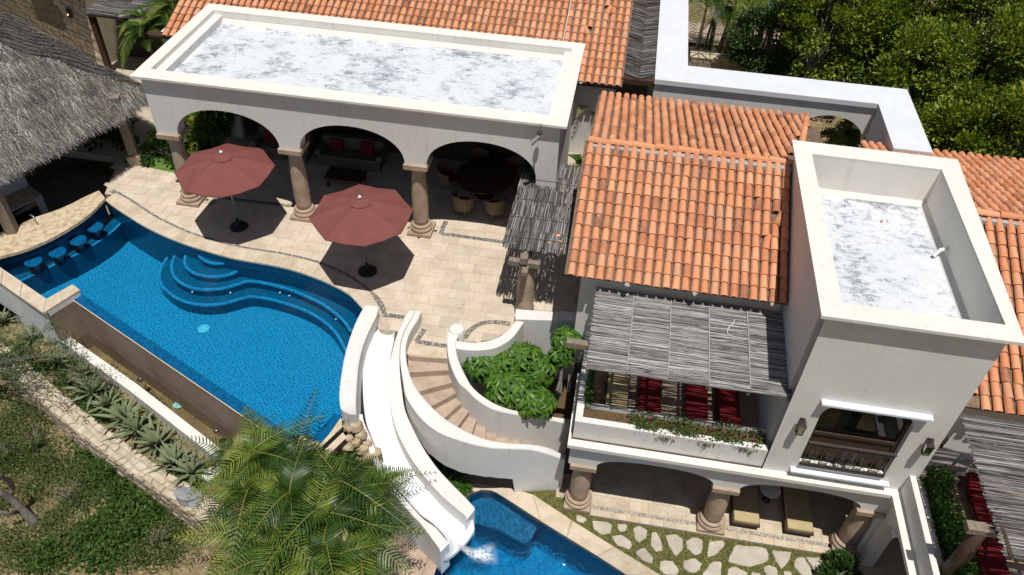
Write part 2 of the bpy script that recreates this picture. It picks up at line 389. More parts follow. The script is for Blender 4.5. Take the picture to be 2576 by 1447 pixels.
def foam_sheet():
    m = NT('foam_sheet', .5, .4); m.col((.85,.9,.93)); n = m.noise(16, detail=8, rough=.75); g = m.noise(3.5, detail=3)
    at = m.n.new('ShaderNodeAttribute'); at.attribute_name = 'foam'; m.l.new(m.math('MULTIPLY', m.ramp(m.math('ADD', m.math('MULTIPLY', n, .6), m.math('MULTIPLY', g, .4)), [(.40,(0,0,0)),(.60,(1,1,1))]), at.outputs['Fac']), m.b.inputs['Alpha']); return m.mat
M['foam_sheet'] = foam_sheet()
M['fabric'] = simple('burgundy_canvas', (.195,.066,.055), .85, .2, .08, 3)
M['sofa_fabric'] = simple('shaded_sofa_fabric', (.14,.12,.09), .9)  # beige darkened, the arcade's indoor shade is in the colour
M['redcushion'] = simple('red_cushion_fabric', (.17,.014,.018), .85, .2, .15, 5)
M['beige_cushion'] = simple('beige_cushion_fabric', '#b3a27a', .9, .2, .08, 4)
M['white_plastic'] = simple('white_plastic', (.75,.75,.74), .4, .5, .03)
M['slide_white'] = simple('glossy_white_gelcoat', (.82,.83,.83), .18, .55, .02, 1.2)
M['alu'] = simple('brushed_metal', '#a9a8a3', .35, .5, .05, metal=.7)
M['black'] = simple('black_metal', (.018,.017,.017), .5, .4, .2)
M['iron'] = simple('wrought_iron', (.06,.05,.045), .55, .4, .3, 20)
M['darkwood'] = simple('dark_wood', (.06,.035,.022), .6, .3, .4, 14)
M['greywood'] = simple('weathered_beam_wood', '#84776a', .85, .2, .3, 16)
M['shaded_wicker'] = simple('shaded_wicker', '#6e5f4c', .8, .2, .2, 30)  # chair colour darkened to hold the shade inside the arcade
M['hood'] = simple('white_painted_trim', (.74,.78,.82), .5, .4, .05)
M['interior'] = simple('shade_darkened_wall', '#4a4036', .9, .2, .1)  # wall colour darkened to stand in for deep indoor shade
M['ceiling'] = simple('shade_darkened_ceiling', '#2e2620', .9, .2, .1)  # ceiling brown taken down so its colour carries the shade
M['rust'] = stucco_mat('brown_tiled_spill_wall', (.23,.165,.125), (.33,.255,.20), .7)
M['basin_floor'] = None
def glass_mat():
    m = NT('dark_glass', .05, .6); m.col((.01,.011,.012)); return m.mat
M['glass'] = glass_mat()
def cglass():
    m = bpy.data.materials.new('clear_glass'); m.use_nodes = True; n = m.node_tree.nodes; l = m.node_tree.links; n.clear()
    o = n.new('ShaderNodeOutputMaterial'); mx = n.new('ShaderNodeMixShader'); t = n.new('ShaderNodeBsdfTransparent'); g = n.new('ShaderNodeBsdfGlossy'); f = n.new('ShaderNodeFresnel')
    g.inputs['Roughness'].default_value = .02; t.inputs[0].default_value = (.8,.84,.84,1); l.new(f.outputs[0], mx.inputs[0]); l.new(t.outputs[0], mx.inputs[1]); l.new(g.outputs[0], mx.inputs[2]); l.new(mx.outputs[0], o.inputs[0]); return m
M['cglass'] = cglass()
def emis():
    m = NT('lamp_glow'); m.b.inputs['Emission Color'].default_value = (1,.7,.35,1); m.b.inputs['Emission Strength'].default_value = 6; return m.mat
M['glow'] = emis()
def leaf_mat(name, stops, rough=.45, spec=.4, trans=.25):
    m = NT(name, rough, spec); r = m.rnd(True); n = m.noise(.9, detail=3)
    q = m.mix(.45, m.ramp(r, stops), m.ramp(n, [(.3,(.72,.80,.7)),(.7,(1,1,1))]), 'MULTIPLY'); m.col(q)
    tl = m.n.new('ShaderNodeBsdfTranslucent'); m.l.new(q, tl.inputs[0]); mx = m.n.new('ShaderNodeMixShader'); mx.inputs[0].default_value = trans
    o = m.n['Material Output']; m.l.new(m.b.outputs[0], mx.inputs[1]); m.l.new(tl.outputs[0], mx.inputs[2]); m.l.new(mx.outputs[0], o.inputs[0]); return m.mat
M['leaf_tree'] = leaf_mat('tree_leaf', [(0,(.05,.10,.012)),(.4,(.15,.22,.018)),(.75,(.27,.34,.025)),(1,(.40,.41,.035))], .42, .4, .35)
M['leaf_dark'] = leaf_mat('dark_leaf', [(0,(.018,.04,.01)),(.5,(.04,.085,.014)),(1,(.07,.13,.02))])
M['leaf_umbrella'] = leaf_mat('glossy_green_leaf', [(0,(.035,.09,.012)),(.5,(.075,.17,.018)),(1,(.13,.25,.03))], .42, .35)
M['leaf_scrub'] = leaf_mat('scrub_leaf', [(0,(.05,.075,.02)),(.5,(.09,.13,.03)),(1,(.15,.185,.055))], .6, .25)
M['leaf_ground'] = leaf_mat('ground_cover_leaf', [(0,(.03,.07,.012)),(.5,(.06,.12,.018)),(1,(.10,.165,.03))], .55, .3)
M['leaf_croton'] = leaf_mat('croton_leaf', [(0,(.35,.10,.03)),(.4,(.55,.38,.04)),(.8,(.62,.50,.08)),(1,(.2,.26,.03))], .35, .45)
M['leaf_flower'] = leaf_mat('magenta_petal', [(0,(.45,.02,.2)),(1,(.6,.05,.35))], .6, .2)
M['palm'] = leaf_mat('palm_leaflet', [(0,(.03,.07,.012)),(.4,(.075,.135,.02)),(.8,(.16,.23,.035)),(1,(.30,.32,.09))], .5, .35, .35)
def palm_mat():
    # every frond has its own tone, every leaflet a slight shade of it
    m = NT('palm_frond_leaflet', .42, .4); r = m.rnd(False); q = m.rnd(True)
    a = m.ramp(r, [(0,(.022,.060,.012)),(.35,(.055,.115,.018)),(.65,(.12,.19,.028)),(.88,(.22,.28,.04)),(1,(.30,.30,.10))])
    b = m.mix(1.0, a, m.ramp(q, [(0,(.65,.68,.6)),(.7,(1,1,1)),(1,(1.25,1.2,1.1))]), 'MULTIPLY'); m.col(b)
    tl = m.n.new('ShaderNodeBsdfTranslucent'); m.l.new(b, tl.inputs[0]); mx = m.n.new('ShaderNodeMixShader'); mx.inputs[0].default_value = .3
    o = m.n['Material Output']; m.l.new(m.b.outputs[0], mx.inputs[1]); m.l.new(tl.outputs[0], mx.inputs[2]); m.l.new(mx.outputs[0], o.inputs[0]); return m.mat
M['palm'] = palm_mat()
M['palm_dry'] = leaf_mat('dry_palm_leaflet', [(0,(.20,.16,.09)),(1,(.35,.30,.19))], .8, .2)
M['rachis'] = simple('yellow_frond_stem', (.20,.19,.035), .5, .3, .2)
M['agave'] = leaf_mat('agave_leaf', [(0,(.12,.16,.08)),(.5,(.19,.225,.12)),(1,(.30,.31,.18))], .5, .3, .08)
M['bark'] = simple('grey_bark', '#77736c', .9, .2, .3, 9)
M['palmbark'] = simple('ringed_palm_stem', '#877c63', .85, .2, .35, 12)
def soil():
    m = NT('dry_soil', .97, .1); n1 = m.noise(.55, detail=8, rough=.7); n2 = m.noise(5, detail=8, rough=.75); n3 = m.noise(30, detail=5)
    a = m.ramp(n2, [(.25,'#655540'),(.5,'#8f7d60'),(.75,'#baa684')]); g = m.ramp(n3, [(.3,'#47451f'),(.7,'#77703e')])
    k = m.ramp(m.math('ADD', m.math('MULTIPLY', n1, .7), m.math('MULTIPLY', n2, .3)), [(.46,(1,1,1)),(.56,(0,0,0))])
    m.col(m.mix(m.math('MULTIPLY', k, .42), a, g)).bump(m.mix(.5, n2, n3), .9, .06); return m.mat
M['soil'] = soil()
def basinf():
    m = NT('ochre_basin_floor', .7, .3); n = m.noise(1.3, detail=5); v = m.n.new('ShaderNodeTexVoronoi'); v.feature = 'DISTANCE_TO_EDGE'; v.inputs['Scale'].default_value = 5.5
    co = m.n.new('ShaderNodeVectorMath'); co.operation = 'ADD'; nn = m.n.new('ShaderNodeTexNoise'); nn.inputs['Scale'].default_value = 4; m.l.new(m.co(kind='World'), nn.inputs[0])
    m.l.new(m.co(kind='World'), co.inputs[0]); m.l.new(nn.outputs['Color'], co.inputs[1]); m.l.new(co.outputs[0], v.inputs['Vector'])
    a = m.ramp(n, [(.3,'#665640'),(.7,'#8f7d5c')]); n9 = m.noise(14, detail=6, rough=.8); m.col(m.mix(.7, a, m.ramp(n9, [(.35,(.5,.47,.42)),(.6,(1,1,1))]), 'MULTIPLY')).bump(n9, .6, .03); return m.mat
M['basin_floor'] = basinf()
def grassm():
    m = NT('lawn_soil', .95, .15); n = m.noise(9, detail=6); m.col(m.ramp(n, [(.3,'#57552e'),(.55,'#7c7748'),(.75,'#a3976a')])).bump(n, .5, .02); return m.mat
M['lawn'] = grassm()
M['blade'] = leaf_mat('grass_blade', [(0,(.10,.13,.03)),(.5,(.16,.19,.05)),(1,(.30,.28,.12))], .6, .2)
M['turf'] = simple('green_turf', (.10,.19,.03), .9, .2, .25, 3)
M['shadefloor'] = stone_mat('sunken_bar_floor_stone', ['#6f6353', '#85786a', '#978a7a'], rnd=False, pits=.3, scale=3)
# ------------------------------------------------------------------ ground
GW0, GW1 = U(7,300,50,-1.9), U(7,1650,1050,-1.9)      # centre line of the rough stone garden wall
gwd = Vector((GW1[0]-GW0[0], GW1[1]-GW0[1])).normalized(); gwn = Vector((gwd.y, -gwd.x))   # gwn points away from the pool
def sstep(a, b, x):
    t = min(1, max(0, (x-a)/(b-a))); return t*t*(3-2*t)
def terrain(x, y):
    d = (x-GW0[0])*gwn.x + (y-GW0[1])*gwn.y
    low = -2.45 - .10*max(0, d) if x < -5 else -3.52
    if x < -5: low = max(-4.2, low)
    if x < -5 and x > -8.5: low = low + (-3.52-low)*sstep(-8.5, -5, x)
    if d < .1 and x < -5: low = min(low, -2.9)
    k = sstep(-21.0, -19.5, x); y0 = 16.0*(1-k) + 21.5*k
    t = sstep(y0, y0+2.2, y); h = low*(1-t) + -.22*t
    if -4.4 < x < 7.7 and 3 < y < 13.2: h = -5.4
    far = sstep(30, 120, math.hypot(x, y-15)); n = noise_(x*.35, y*.35)*.35 + noise_(x*1.3, y*1.3)*.12
    if y < y0: h += n*(1 if x < -7.2 else .0)
    return h + n*far
def noise_(x, y):
    from mathutils import noise as nz
    return nz.noise(Vector((x, y, 3.7)))
xs = np.unique(np.r_[np.linspace(-420, -30, 20), np.arange(-30, 22, .35), np.linspace(22, 420, 20)])
ys = np.unique(np.r_[np.linspace(-300, 4, 16), np.arange(4, 45, .35), np.linspace(45, 480, 20)])
Vt = np.array([(x, y, terrain(x, y)) for y in ys for x in xs]); nx = len(xs)
I = np.arange(len(ys)-1)[:, None]*nx + np.arange(nx-1)[None, :]; I = I.ravel()
tag(npmesh('ground', Vt, np.stack([I, I+1, I+nx+1, I+nx], 1), M['soil'], smooth=True), kind='structure')

# ------------------------------------------------------------------ upper pool
EP = [(4,790,62),(4,860,118),(4,960,183),(4,1080,258),(4,1200,318),(4,1320,370),(4,1440,412),(4,1600,462),(4,1750,503),(4,1900,530),(4,2050,555),(4,2200,590),(4,2350,640),(4,2450,680),(5,0,740),(5,60,778),(5,110,828),(5,165,890)]
E_ = spline([U(*p, 0) for p in EP], 70)                       # pool edge of the deck, bar -> slide
ZW = -.13
SLP = [(5,190,855),(5,120,960),(5,75,1070),(5,30,1220),(5,5,1350),(0,857,965),(0,856,1000),(0,862,1040)]
SLW = spline([U(*p, .42) for p in SLP], 24)                     # pool side of the slide's left wall
Ac = U(4,545,812,ZW); Kc = U(7,2110,437,ZW); Bc = U(7,2392,490,ZW); Cc = U(0,866,1050,ZW)
L2, L1 = U(4,545,700,.05), U(4,350,810,.05); L0 = U(4,0,570,.05)
dl = Vector((L0[0]-L1[0], L0[1]-L1[1])).normalized(); L00 = (L0[0]+dl.x*1.6, L0[1]+dl.y*1.6, .05)
BE = spline([U(4,a,b,.3) for a, b in ((792,48),(735,112),(650,190),(500,290),(350,370),(180,440),(0,490))], 26)
bd = Vector((BE[-1][0]-BE[-2][0], BE[-1][1]-BE[-2][1])).normalized(); BE.append((BE[-1][0]+bd.x*.9, BE[-1][1]+bd.y*.9, .3))
BW = offset(BE, -.16)                                          # wall under the counter's overhang
rightside = [(p[0]+.12, p[1]) for p in SLW if p[1] > Cc[1]+.12]
poolpoly = [(p[0], p[1]) for p in E_] + rightside[1:] + [(Cc[0],Cc[1]),(Bc[0],Bc[1]),(Kc[0],Kc[1]),(Ac[0],Ac[1]),(L1[0],L1[1]),(L00[0],L00[1])] + [(p[0],p[1]) for p in BW[::-1]]
pool = thing('swimming_pool', 'large free-form blue mosaic swimming pool beside the limestone terrace', 'swimming pool', (-10.5, 15, -1.4))
m = MB(); m.flat(poolpoly, -1.38); m.build('pool_floor', M['pool_floor'], pool)
m = MB(); n = len(E_)
for line, zt in ((E_, -.045), ([(p[0],p[1],0) for p in BW], .22)):
    m.strip([(p[0],p[1],zt) for p in line], [(p[0],p[1],-1.4) for p in line])
m.strip([(p[0]+.12,p[1],.2) for p in SLW], [(p[0]+.12,p[1],-1.4) for p in SLW])
m.strip([(L1[0],L1[1],-.05),(L00[0],L00[1],-.05)], [(L1[0],L1[1],-1.4),(L00[0],L00[1],-1.4)])
m.build('pool_wall', M['pool_wall'], pool)
# overflow rim: a thick tiled wall whose top lies at the water, its brown outer face drops to the catch basin
def rimpoly(P, w):
    out = []
    for i, p in enumerate(P):
        a = P[max(i-1,0)]; b = P[min(i+1,len(P)-1)]
        t1 = Vector((p[0]-a[0], p[1]-a[1])) if i else Vector((b[0]-p[0], b[1]-p[1])); t2 = Vector((b[0]-p[0], b[1]-p[1])) if i < len(P)-1 else t1
        t1.normalize(); t2.normalize(); n1 = Vector((-t1.y, t1.x)); n2 = Vector((-t2.y, t2.x)); nn = (n1+n2).normalized(); k = w/max(.4, nn.dot(n1))
        out.append((p[0]+nn.x*k, p[1]+nn.y*k))
    return out
RO = [Ac, Kc, Bc, Cc]; RI = rimpoly(RO, .30)
m = MB()
for i in range(3):
    m.add([(RO[i][0],RO[i][1],ZW-.005),(RO[i+1][0],RO[i+1][1],ZW-.005),(RI[i+1][0],RI[i+1][1],ZW-.02),(RI[i][0],RI[i][1],ZW-.02)], [(0,1,2,3)])
    m.add([(RI[i][0],RI[i][1],ZW-.02),(RI[i+1][0],RI[i+1][1],ZW-.02),(RI[i+1][0],RI[i+1][1],-1.4),(RI[i][0],RI[i][1],-1.4)], [(0,1,2,3)])
m.build('overflow_rim', M['pool_rim'], pool)
m = MB()
for i in range(3):
    a, b = RO[i], RO[i+1]; m.add([(a[0],a[1],ZW-.006),(b[0],b[1],ZW-.006),(b[0]+.02,b[1]-.04,-2.2),(a[0]+.02,a[1]-.04,-2.2)], [(0,3,2,1)])
m.build('spill_wall', M['rust'], pool)
m = MB()
for i in range(3):
    a, b = RO[i], RO[i+1]; t = Vector((b[0]-a[0], b[1]-a[1])).normalized(); q = (t.y*.022, -t.x*.022)
    m.add([(a[0],a[1],ZW+.004),(b[0],b[1],ZW+.004),(b[0]+q[0],b[1]+q[1],ZW-.004),(a[0]+q[0],a[1]+q[1],ZW-.004)], [(0,3,2,1)])
m.build('rim_edge_trim', M['coping'], pool)
# steps and bench under water
S1 = [(1485,435),(1490,480),(1530,520),(1600,545),(1680,545),(1755,515)]
S2 = [(1415,435),(1385,500),(1390,560),(1440,610),(1530,640),(1650,645),(1760,620),(1862,558)]
S3 = [(1350,435),(1300,500),(1285,580),(1310,650),(1370,700),(1460,735),(1560,745),(1680,735),(1780,708),(1862,682),(1950,687),(2080,715),(2200,750),(2320,800),(2430,855),(2520,920),(2590,985),(2640,1060)]
S4 = [(1295,450),(1230,530),(1195,620),(1205,700),(1260,760),(1340,815),(1450,850),(1560,860),(1680,850),(1790,820),(1890,797),(2010,812),(2140,845),(2270,890),(2380,945),(2470,1010),(2540,1090),(2590,1180),(2620,1260)]
Eo = offset(E_, .35)                                           # outward (landward) copy
if (Eo[30][1] < E_[30][1]): Eo = offset(E_, -.35)
for i, (pts, z, cut) in enumerate(((S4,-.98,1),(S3,-.72,1),(S2,-.50,0),(S1,-.30,0))):
    L = spline(US(4, pts, z), 60); L = [(p[0],p[1]) for p in L]
    if cut:
        s = L[0]; j = min(range(len(Eo)), key=lambda q: (Eo[q][0]-s[0]-.1)**2+(Eo[q][1]-s[1])**2)
        body = L + [(SLW[8][0]+.25, L[-1][1])] + [(p[0]+.25, p[1]) for p in SLW[:8][::-1]] + [(p[0],p[1]) for p in Eo[j:][::-1]]
    else:
        body = L + [(L[-1][0]+.15, L[-1][1]+.9), (L[0][0]+.35, L[0][1]+.9)]
    m = MB(); m.prism(body, -1.4, z, 0, 1, bottom=False); st = m.build('pool_step', [M['pool_dark'], M['pool_wall']], pool)
    Li = offset(L, -.075)
    if not inside(Li[30], body): Li = offset(L, .075)
    m = MB(); m.strip([(p[0],p[1],z+.006) for p in L], [(p[0],p[1],z+.006) for p in Li]); Lo = [(2*a[0]-b[0]*1, 2*a[1]-b[1]*1) for a, b in zip(L, Li)]
    Lo = [(a[0]+(o[0]-a[0])*.12, a[1]+(o[1]-a[1])*.12) for a, o in zip(L, Lo)]
    m.strip([(p[0],p[1],z+.006) for p in L], [(p[0],p[1],z-.045) for p in Lo]); m.build('step_edge_tile', M['pool_edge'], st)
# swim-up ledge
LG = [(925,232),(870,290),(780,360),(680,425),(560,490),(430,550),(300,610),(160,680),(60,715)]
L = [(p[0],p[1]) for p in spline(US(4, LG, -.62), 40)]
m = MB(); m.prism(L + [(L00[0],L00[1])] + [(p[0],p[1]) for p in BW[::-1]] + [(L[0][0]+.1,L[0][1]+.5)], -1.4, -.62, 0, 1, bottom=False); lg = m.build('seat_ledge', [M['pool_dark'], M['pool_wall']], pool)
Li = offset(L, .08)
if Li[20][1] < L[20][1]: Li = offset(L, -.08)
m = MB(); m.strip([(p[0],p[1],-.614) for p in L], [(p[0],p[1],-.614) for p in Li]); m.build('ledge_edge_tile', M['pool_edge'], lg)
for a, b in ((715,265),(588,365),(432,455),(250,525)):
    p = U(4, a, b, -.17); m = MB(); m.lathe([(.235,-.07),(.25,-.05),(.25,-.01),(.24,0)], (p[0],p[1],-.17), 28); st = m.build('bar_stool', M['pool_edge'], pool, smooth=40)
    st.data.materials[0] = M['pool_rim']
    m = MB(); m.lathe([(.12,0),(.09,.05),(.09,.36),(.12,.4)], (p[0],p[1],-.62), 16); m.build('stool_pedestal', M['pool_wall'], st, smooth=40)
for k, a, b, z in ((4,1450,758,-.85),(4,1738,763,-.85),(4,2112,762,-.85),(4,2182,786,-.9),(4,1705,556,-.42),(4,1020,278,-.5),(4,1135,343,-.7),(4,665,478,-1.0),(4,2535,962,-.9)):
    p = U(k,a,b,z); m = MB(); m.ball(p, .03, 8, 0, .6); m.build('pool_jet', M['white_plastic'], pool, True)
p = U(4,1535,1035,-1.37); m = MB(); m.lathe([(.17,0),(.17,.02),(.12,.03),(.02,.03)], (p[0],p[1],-1.38), 24); m.build('floor_drain', simple('drain_cover', '#4fb4cf', .5), pool)
m = MB(); m.flat(poolpoly, ZW)
tag(m.build('pool_water', M['water']), kind='structure')
# raised coping wall at the pool's left end
def wallcap(P, w, zt, th, name, parent, body_z, segs=None, mats=None):
    pass
n0 = Vector((dl.y, -dl.x)); n0 = n0 if n0.y < 0 else -n0
pw = thing('pool_end_wall', 'low white L-shaped wall with limestone coping at the left end of the big pool', 'wall', (L1[0], L1[1], -2))
O1 = U(4,325,915,.05); O2 = U(4,603,742,.05); O0 = U(4,0,690,.05); O00 = (O0[0]+dl.x*1.6, O0[1]+dl.y*1.6)
cap = [(L00[0],L00[1]),(L1[0],L1[1]),(L2[0],L2[1]),(O2[0],O2[1]),(O1[0],O1[1]),O00]
segs = [[0,.22],[.22,.45],[.45,.7],[.7,1.0]]
for a, b in segs:
    f = lambda t, P, Q: (P[0]+(Q[0]-P[0])*t, P[1]+(Q[1]-P[1])*t)
    a2 = a+.003; b2 = b-.003
    m = MB(); m.prism([f(a2,L00,L1),f(b2,L00,L1),f(b2,O00,O1),f(a2,O00,O1)], -.03, .05); m.build('coping_stone', M['coping'], pw)
for a, b in ((0.004,.5),(.506,1)):
    m = MB(); m.prism([f(a,L1,L2),f(b,L1,L2),f(b,O1,O2),f(a,O1,O2)], -.03, .05); m.build('coping_stone', M['coping'], pw)
sh = lambda P, q: (P[0]+q[0], P[1]+q[1])
m = MB(); g = n0*-.03
m.prism([(L00[0],L00[1]), (L1[0],L1[1]), (O1[0]+g.x+.02,O1[1]+g.y+.03), (O00[0]+g.x,O00[1]+g.y)], -2.6, -.03)
m.build('wall', M['white'], pw)
m = MB(); m.prism([f(.1,L1,L2), f(.97,L1,L2), f(.97,O1,O2), f(.1,O1,O2)], -2.6, -.034); m.build('end_pier', M['white'], pw)
m = MB(); q1 = f(.10,O1,O2); q2 = f(.86,O1,O2); ex_, ey_ = .92*.025, -.39*.025; m.prism([(q1[0]+ex_,q1[1]+ey_),(q2[0]+ex_,q2[1]+ey_),(q2[0]-.05,q2[1]+.02),(q1[0]-.05,q1[1]+.02)], -2.5, -.16); m.build('brown_side_panel', M['rust'], pw)

# ------------------------------------------------------------------ bar counter
bar = thing('bar_counter', 'curved rough limestone swim-up bar counter along the pool under the thatched roof', 'bar counter', (BE[12][0], BE[12][1], -1))
BF = [U(4,a,b,.3) for a, b in ((745,-8),(640,40),(520,100),(400,150),(250,200),(100,270),(-60,330))]
BFs = spline(BF, len(BE)); 
m = MB(); vs = [(p[0],p[1]) for p in BE] + [(p[0],p[1]) for p in BFs[::-1]]
m.prism(vs, .20, .30); m.build('counter_top', M['barstone'], bar)
m = MB(); m.strip([(p[0],p[1],.2) for p in BW], [(p[0],p[1],-.05) for p in BW]); inn = [(a[0]*.15+b[0]*.85, a[1]*.15+b[1]*.85) for a, b in zip(BE, BFs)]
m.strip([(p[0],p[1],.2) for p in inn], [(p[0],p[1],-1.0) for p in inn]); m.build('counter_wall', M['pool_wall'], bar)
# faucet
p = U(4,285,250,.3); fc = thing('bar_faucet', 'small curved chrome faucet on the rough stone bar counter', 'faucet', p)
m = MB(); m.tube([(p[0],p[1],.3),(p[0],p[1],.5),(p[0]-.05,p[1]+.02,.58),(p[0]-.16,p[1]+.07,.6),(p[0]-.24,p[1]+.1,.54)], .018, 8); m.build('spout', M['alu'], fc, True)
m = MB(); m.lathe([(.035,0),(.03,.04)], p, 10); m.build('base', M['alu'], fc)
# sunken service floor, back counter with dark fridge doors
BX = [(p[0],p[1]) for p in inn]
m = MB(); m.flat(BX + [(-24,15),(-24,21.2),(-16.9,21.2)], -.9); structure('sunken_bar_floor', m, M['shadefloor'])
bk = thing('back_bar_cabinet', 'long pale masonry back bar with two dark glass fridge doors under the thatch', 'cabinet', (-18.6, 19.6, -.9))
d1 = U(4,330,120,-.35); 
b0 = U(4,310,20,.05); b1 = U(4,-60,195,.05); bdv = Vector((b1[0]-b0[0], b1[1]-b0[1])).normalized(); bnv = Vector((-bdv.y, bdv.x)); bnv = bnv if bnv.y > 0 else -bnv
b1 = (b0[0]+bdv.x*5, b0[1]+bdv.y*5)
m = MB(); m.prism([(b0[0],b0[1]),b1,(b1[0]+bnv.x*.7,b1[1]+bnv.y*.7),(b0[0]+bnv.x*.7,b0[1]+bnv.y*.7)], -.9, .0); m.build('cabinet_body', M['white'], bk)
m = MB(); m.prism([(b0[0]-bnv.x*.05,b0[1]-bnv.y*.05),(b1[0]-bnv.x*.05,b1[1]-bnv.y*.05),(b1[0]+bnv.x*.75,b1[1]+bnv.y*.75),(b0[0]+bnv.x*.75,b0[1]+bnv.y*.75)], .0, .06); m.build('worktop', M['barstone'], bk)
m = MB(); m.prism([(b0[0]+bnv.x*.76,b0[1]+bnv.y*.76),(b1[0]+bnv.x*.76,b1[1]+bnv.y*.76),(b1[0]+bnv.x*1.0,b1[1]+bnv.y*1.0),(b0[0]+bnv.x*1.0,b0[1]+bnv.y*1.0)], -.9, 1.15); m.build('back_wall', M['white'], bk)
for s in (.25, 1.25):
    a = (b0[0]+bdv.x*s-bnv.x*.02, b0[1]+bdv.y*s-bnv.y*.02); b = (b0[0]+bdv.x*(s+.88)-bnv.x*.02, b0[1]+bdv.y*(s+.88)-bnv.y*.02)
    m = MB(); m.prism([a,b,(b[0]+bnv.x*.05,b[1]+bnv.y*.05),(a[0]+bnv.x*.05,a[1]+bnv.y*.05)], -.82, -.08); m.build('fridge_door', M['glass'], bk)

# ------------------------------------------------------------------ terrace deck
endE = E_[-1]
C5 = lambda pts, z=0: [U(5,a,b,z)[:2] for a, b in pts]
SW_ = C5([(180,905),(250,960),(285,1040),(405,1050),(500,1100),(512,1240),(795,1262),(803,1120),(870,1130),(1000,1135),(1150,1112),(1240,1062),(1312,985),(1312,905),(1895,945)])
deckpoly = [(p[0],p[1]) for p in Eo[:-1]] + SW_ + [(-.30,17.0),(-.30,30),(-25,30),(-25,21.2),(-16.9,21.2)] + [(BX[0][0]-.1,BX[0][1]+.3)]
m = MB(); m.prism(deckpoly, -.3, -.012, bottom=False); structure('terrace_base', m, M['grout'])
# coping stones: a ring of limestone blocks along the pool
cop = thing('pool_coping', 'cream limestone coping stones along the curved terrace edge of the big pool', 'coping', (E_[35][0],E_[35][1],0))
PB = [(4,838,-8),(4,900,22),(4,1000,80),(4,1130,168),(4,1260,238),(4,1400,303),(4,1560,358),(4,1700,398),(4,1900,438),(4,2100,468),(4,2300,512),(4,2450,558),(5,0,612),(5,100,672),(5,190,738),(5,262,802),(5,305,862),(5,322,930)]
PBs = spline([U(*p, 0) for p in PB], 90)
def nearest(line, p): return min(line, key=lambda q: (q[0]-p[0])**2+(q[1]-p[1])**2)
Ek = spline([(p[0],p[1]) for p in E_], 29)
for i in range(28):
    a, b = Ek[i], Ek[i+1]; mid = ((a[0]+b[0])/2, (a[1]+b[1])/2)
    an, bn = nearest(PBs, a), nearest(PBs, b); t = Vector((b[0]-a[0], b[1]-a[1])).normalized()*.003
    if i == 27: bn = U(5,322,945,0)
    inset = lambda e, o: (e[0]+(o[0]-e[0])*.985, e[1]+(o[1]-e[1])*.985)
    if math.hypot(an[0]-bn[0], an[1]-bn[1]) < .05: continue
    m = MB(); m.bevprism([(a[0]+t.x,a[1]+t.y),(b[0]-t.x,b[1]-t.y),inset((b[0]-t.x,b[1]-t.y),bn),inset((a[0]+t.x,a[1]+t.y),an)], -.05, .012, .006); m.build('coping_stone', M['coping'], cop)
# pebble bands
PBL = [PBs, spline([U(5,*p,0) for p in ((322,930),(400,940),(475,950))], 12), spline([U(5,*p,0) for p in ((790,225),(768,270),(752,318))], 8),
       spline([U(5,*p,0) for p in ((752,318),(900,338),(1100,365),(1240,385))], 24), spline([U(5,*p,0) for p in ((932,1110),(960,1060),(1010,1020),(1080,992),(1170,985),(1275,1000))], 24),
       spline([U(5,*p,0) for p in ((625,1040),(600,1080),(562,1130))], 8), spline([U(5,*p,0) for p in ((562,1130),(680,1150),(800,1168))], 14),
       spline([U(4,*p,0) for p in ((1640,30),(1610,70),(1588,105))], 6), spline([U(4,*p,0) for p in ((1640,40),(1800,62),(2190,110))], 14), spline([U(4,*p,0) for p in ((2255,45),(2225,80),(2195,118))], 6)]
PV = []; PF = []
def pebble(x, y, z, r):
    n0_ = len(PV); a0 = random.random()*6.28; sx = random.uniform(.75,1.2)
    for k in range(6):
        a = a0+k*PI/3; PV.append((x+math.cos(a)*r*sx, y+math.sin(a)*r, z))
    for k in range(6):
        a = a0+k*PI/3; PV.append((x+math.cos(a)*r*.6*sx, y+math.sin(a)*r*.6, z+r*.45))
    for k in range(6): PF.append((n0_+k, n0_+(k+1)%6, n0_+6+(k+1)%6, n0_+6+k))
    PF.append((n0_+6,n0_+7,n0_+8,n0_+9)); PF.append((n0_+9,n0_+10,n0_+11,n0_+6))
WB = .14
for L in PBL:
    for i in range(len(L)-1):
        a, b = L[i], L[i+1]; l = math.hypot(b[0]-a[0], b[1]-a[1]); tx, ty = (b[0]-a[0])/l, (b[1]-a[1])/l
        ns = max(1, int(l/.033))
        for s in range(ns):
            for w in (-1.6,-.55,.55,1.6):
                u = (s+random.uniform(.2,.8))/ns*l; d = w*WB/4+random.uniform(-.006,.006)
                pebble(a[0]+tx*u-ty*d, a[1]+ty*u+tx*d, 0.002, random.uniform(.014,.021))
o = npmesh('pebble_mosaic_band', PV, PF, M['pebble'], kind='stuff'); tag(o, 'narrow grey pebble mosaic bands inlaid in the limestone terrace', 'pebble inlay')
pbm = MB()
for L in PBL:
    A, B = offset(L, WB/2+.005), offset(L, -WB/2-.005); pbm.strip([(p[0],p[1],.004) for p in A], [(p[0],p[1],.004) for p in B])
structure('pebble_bed', pbm, M['pebble_bed'])
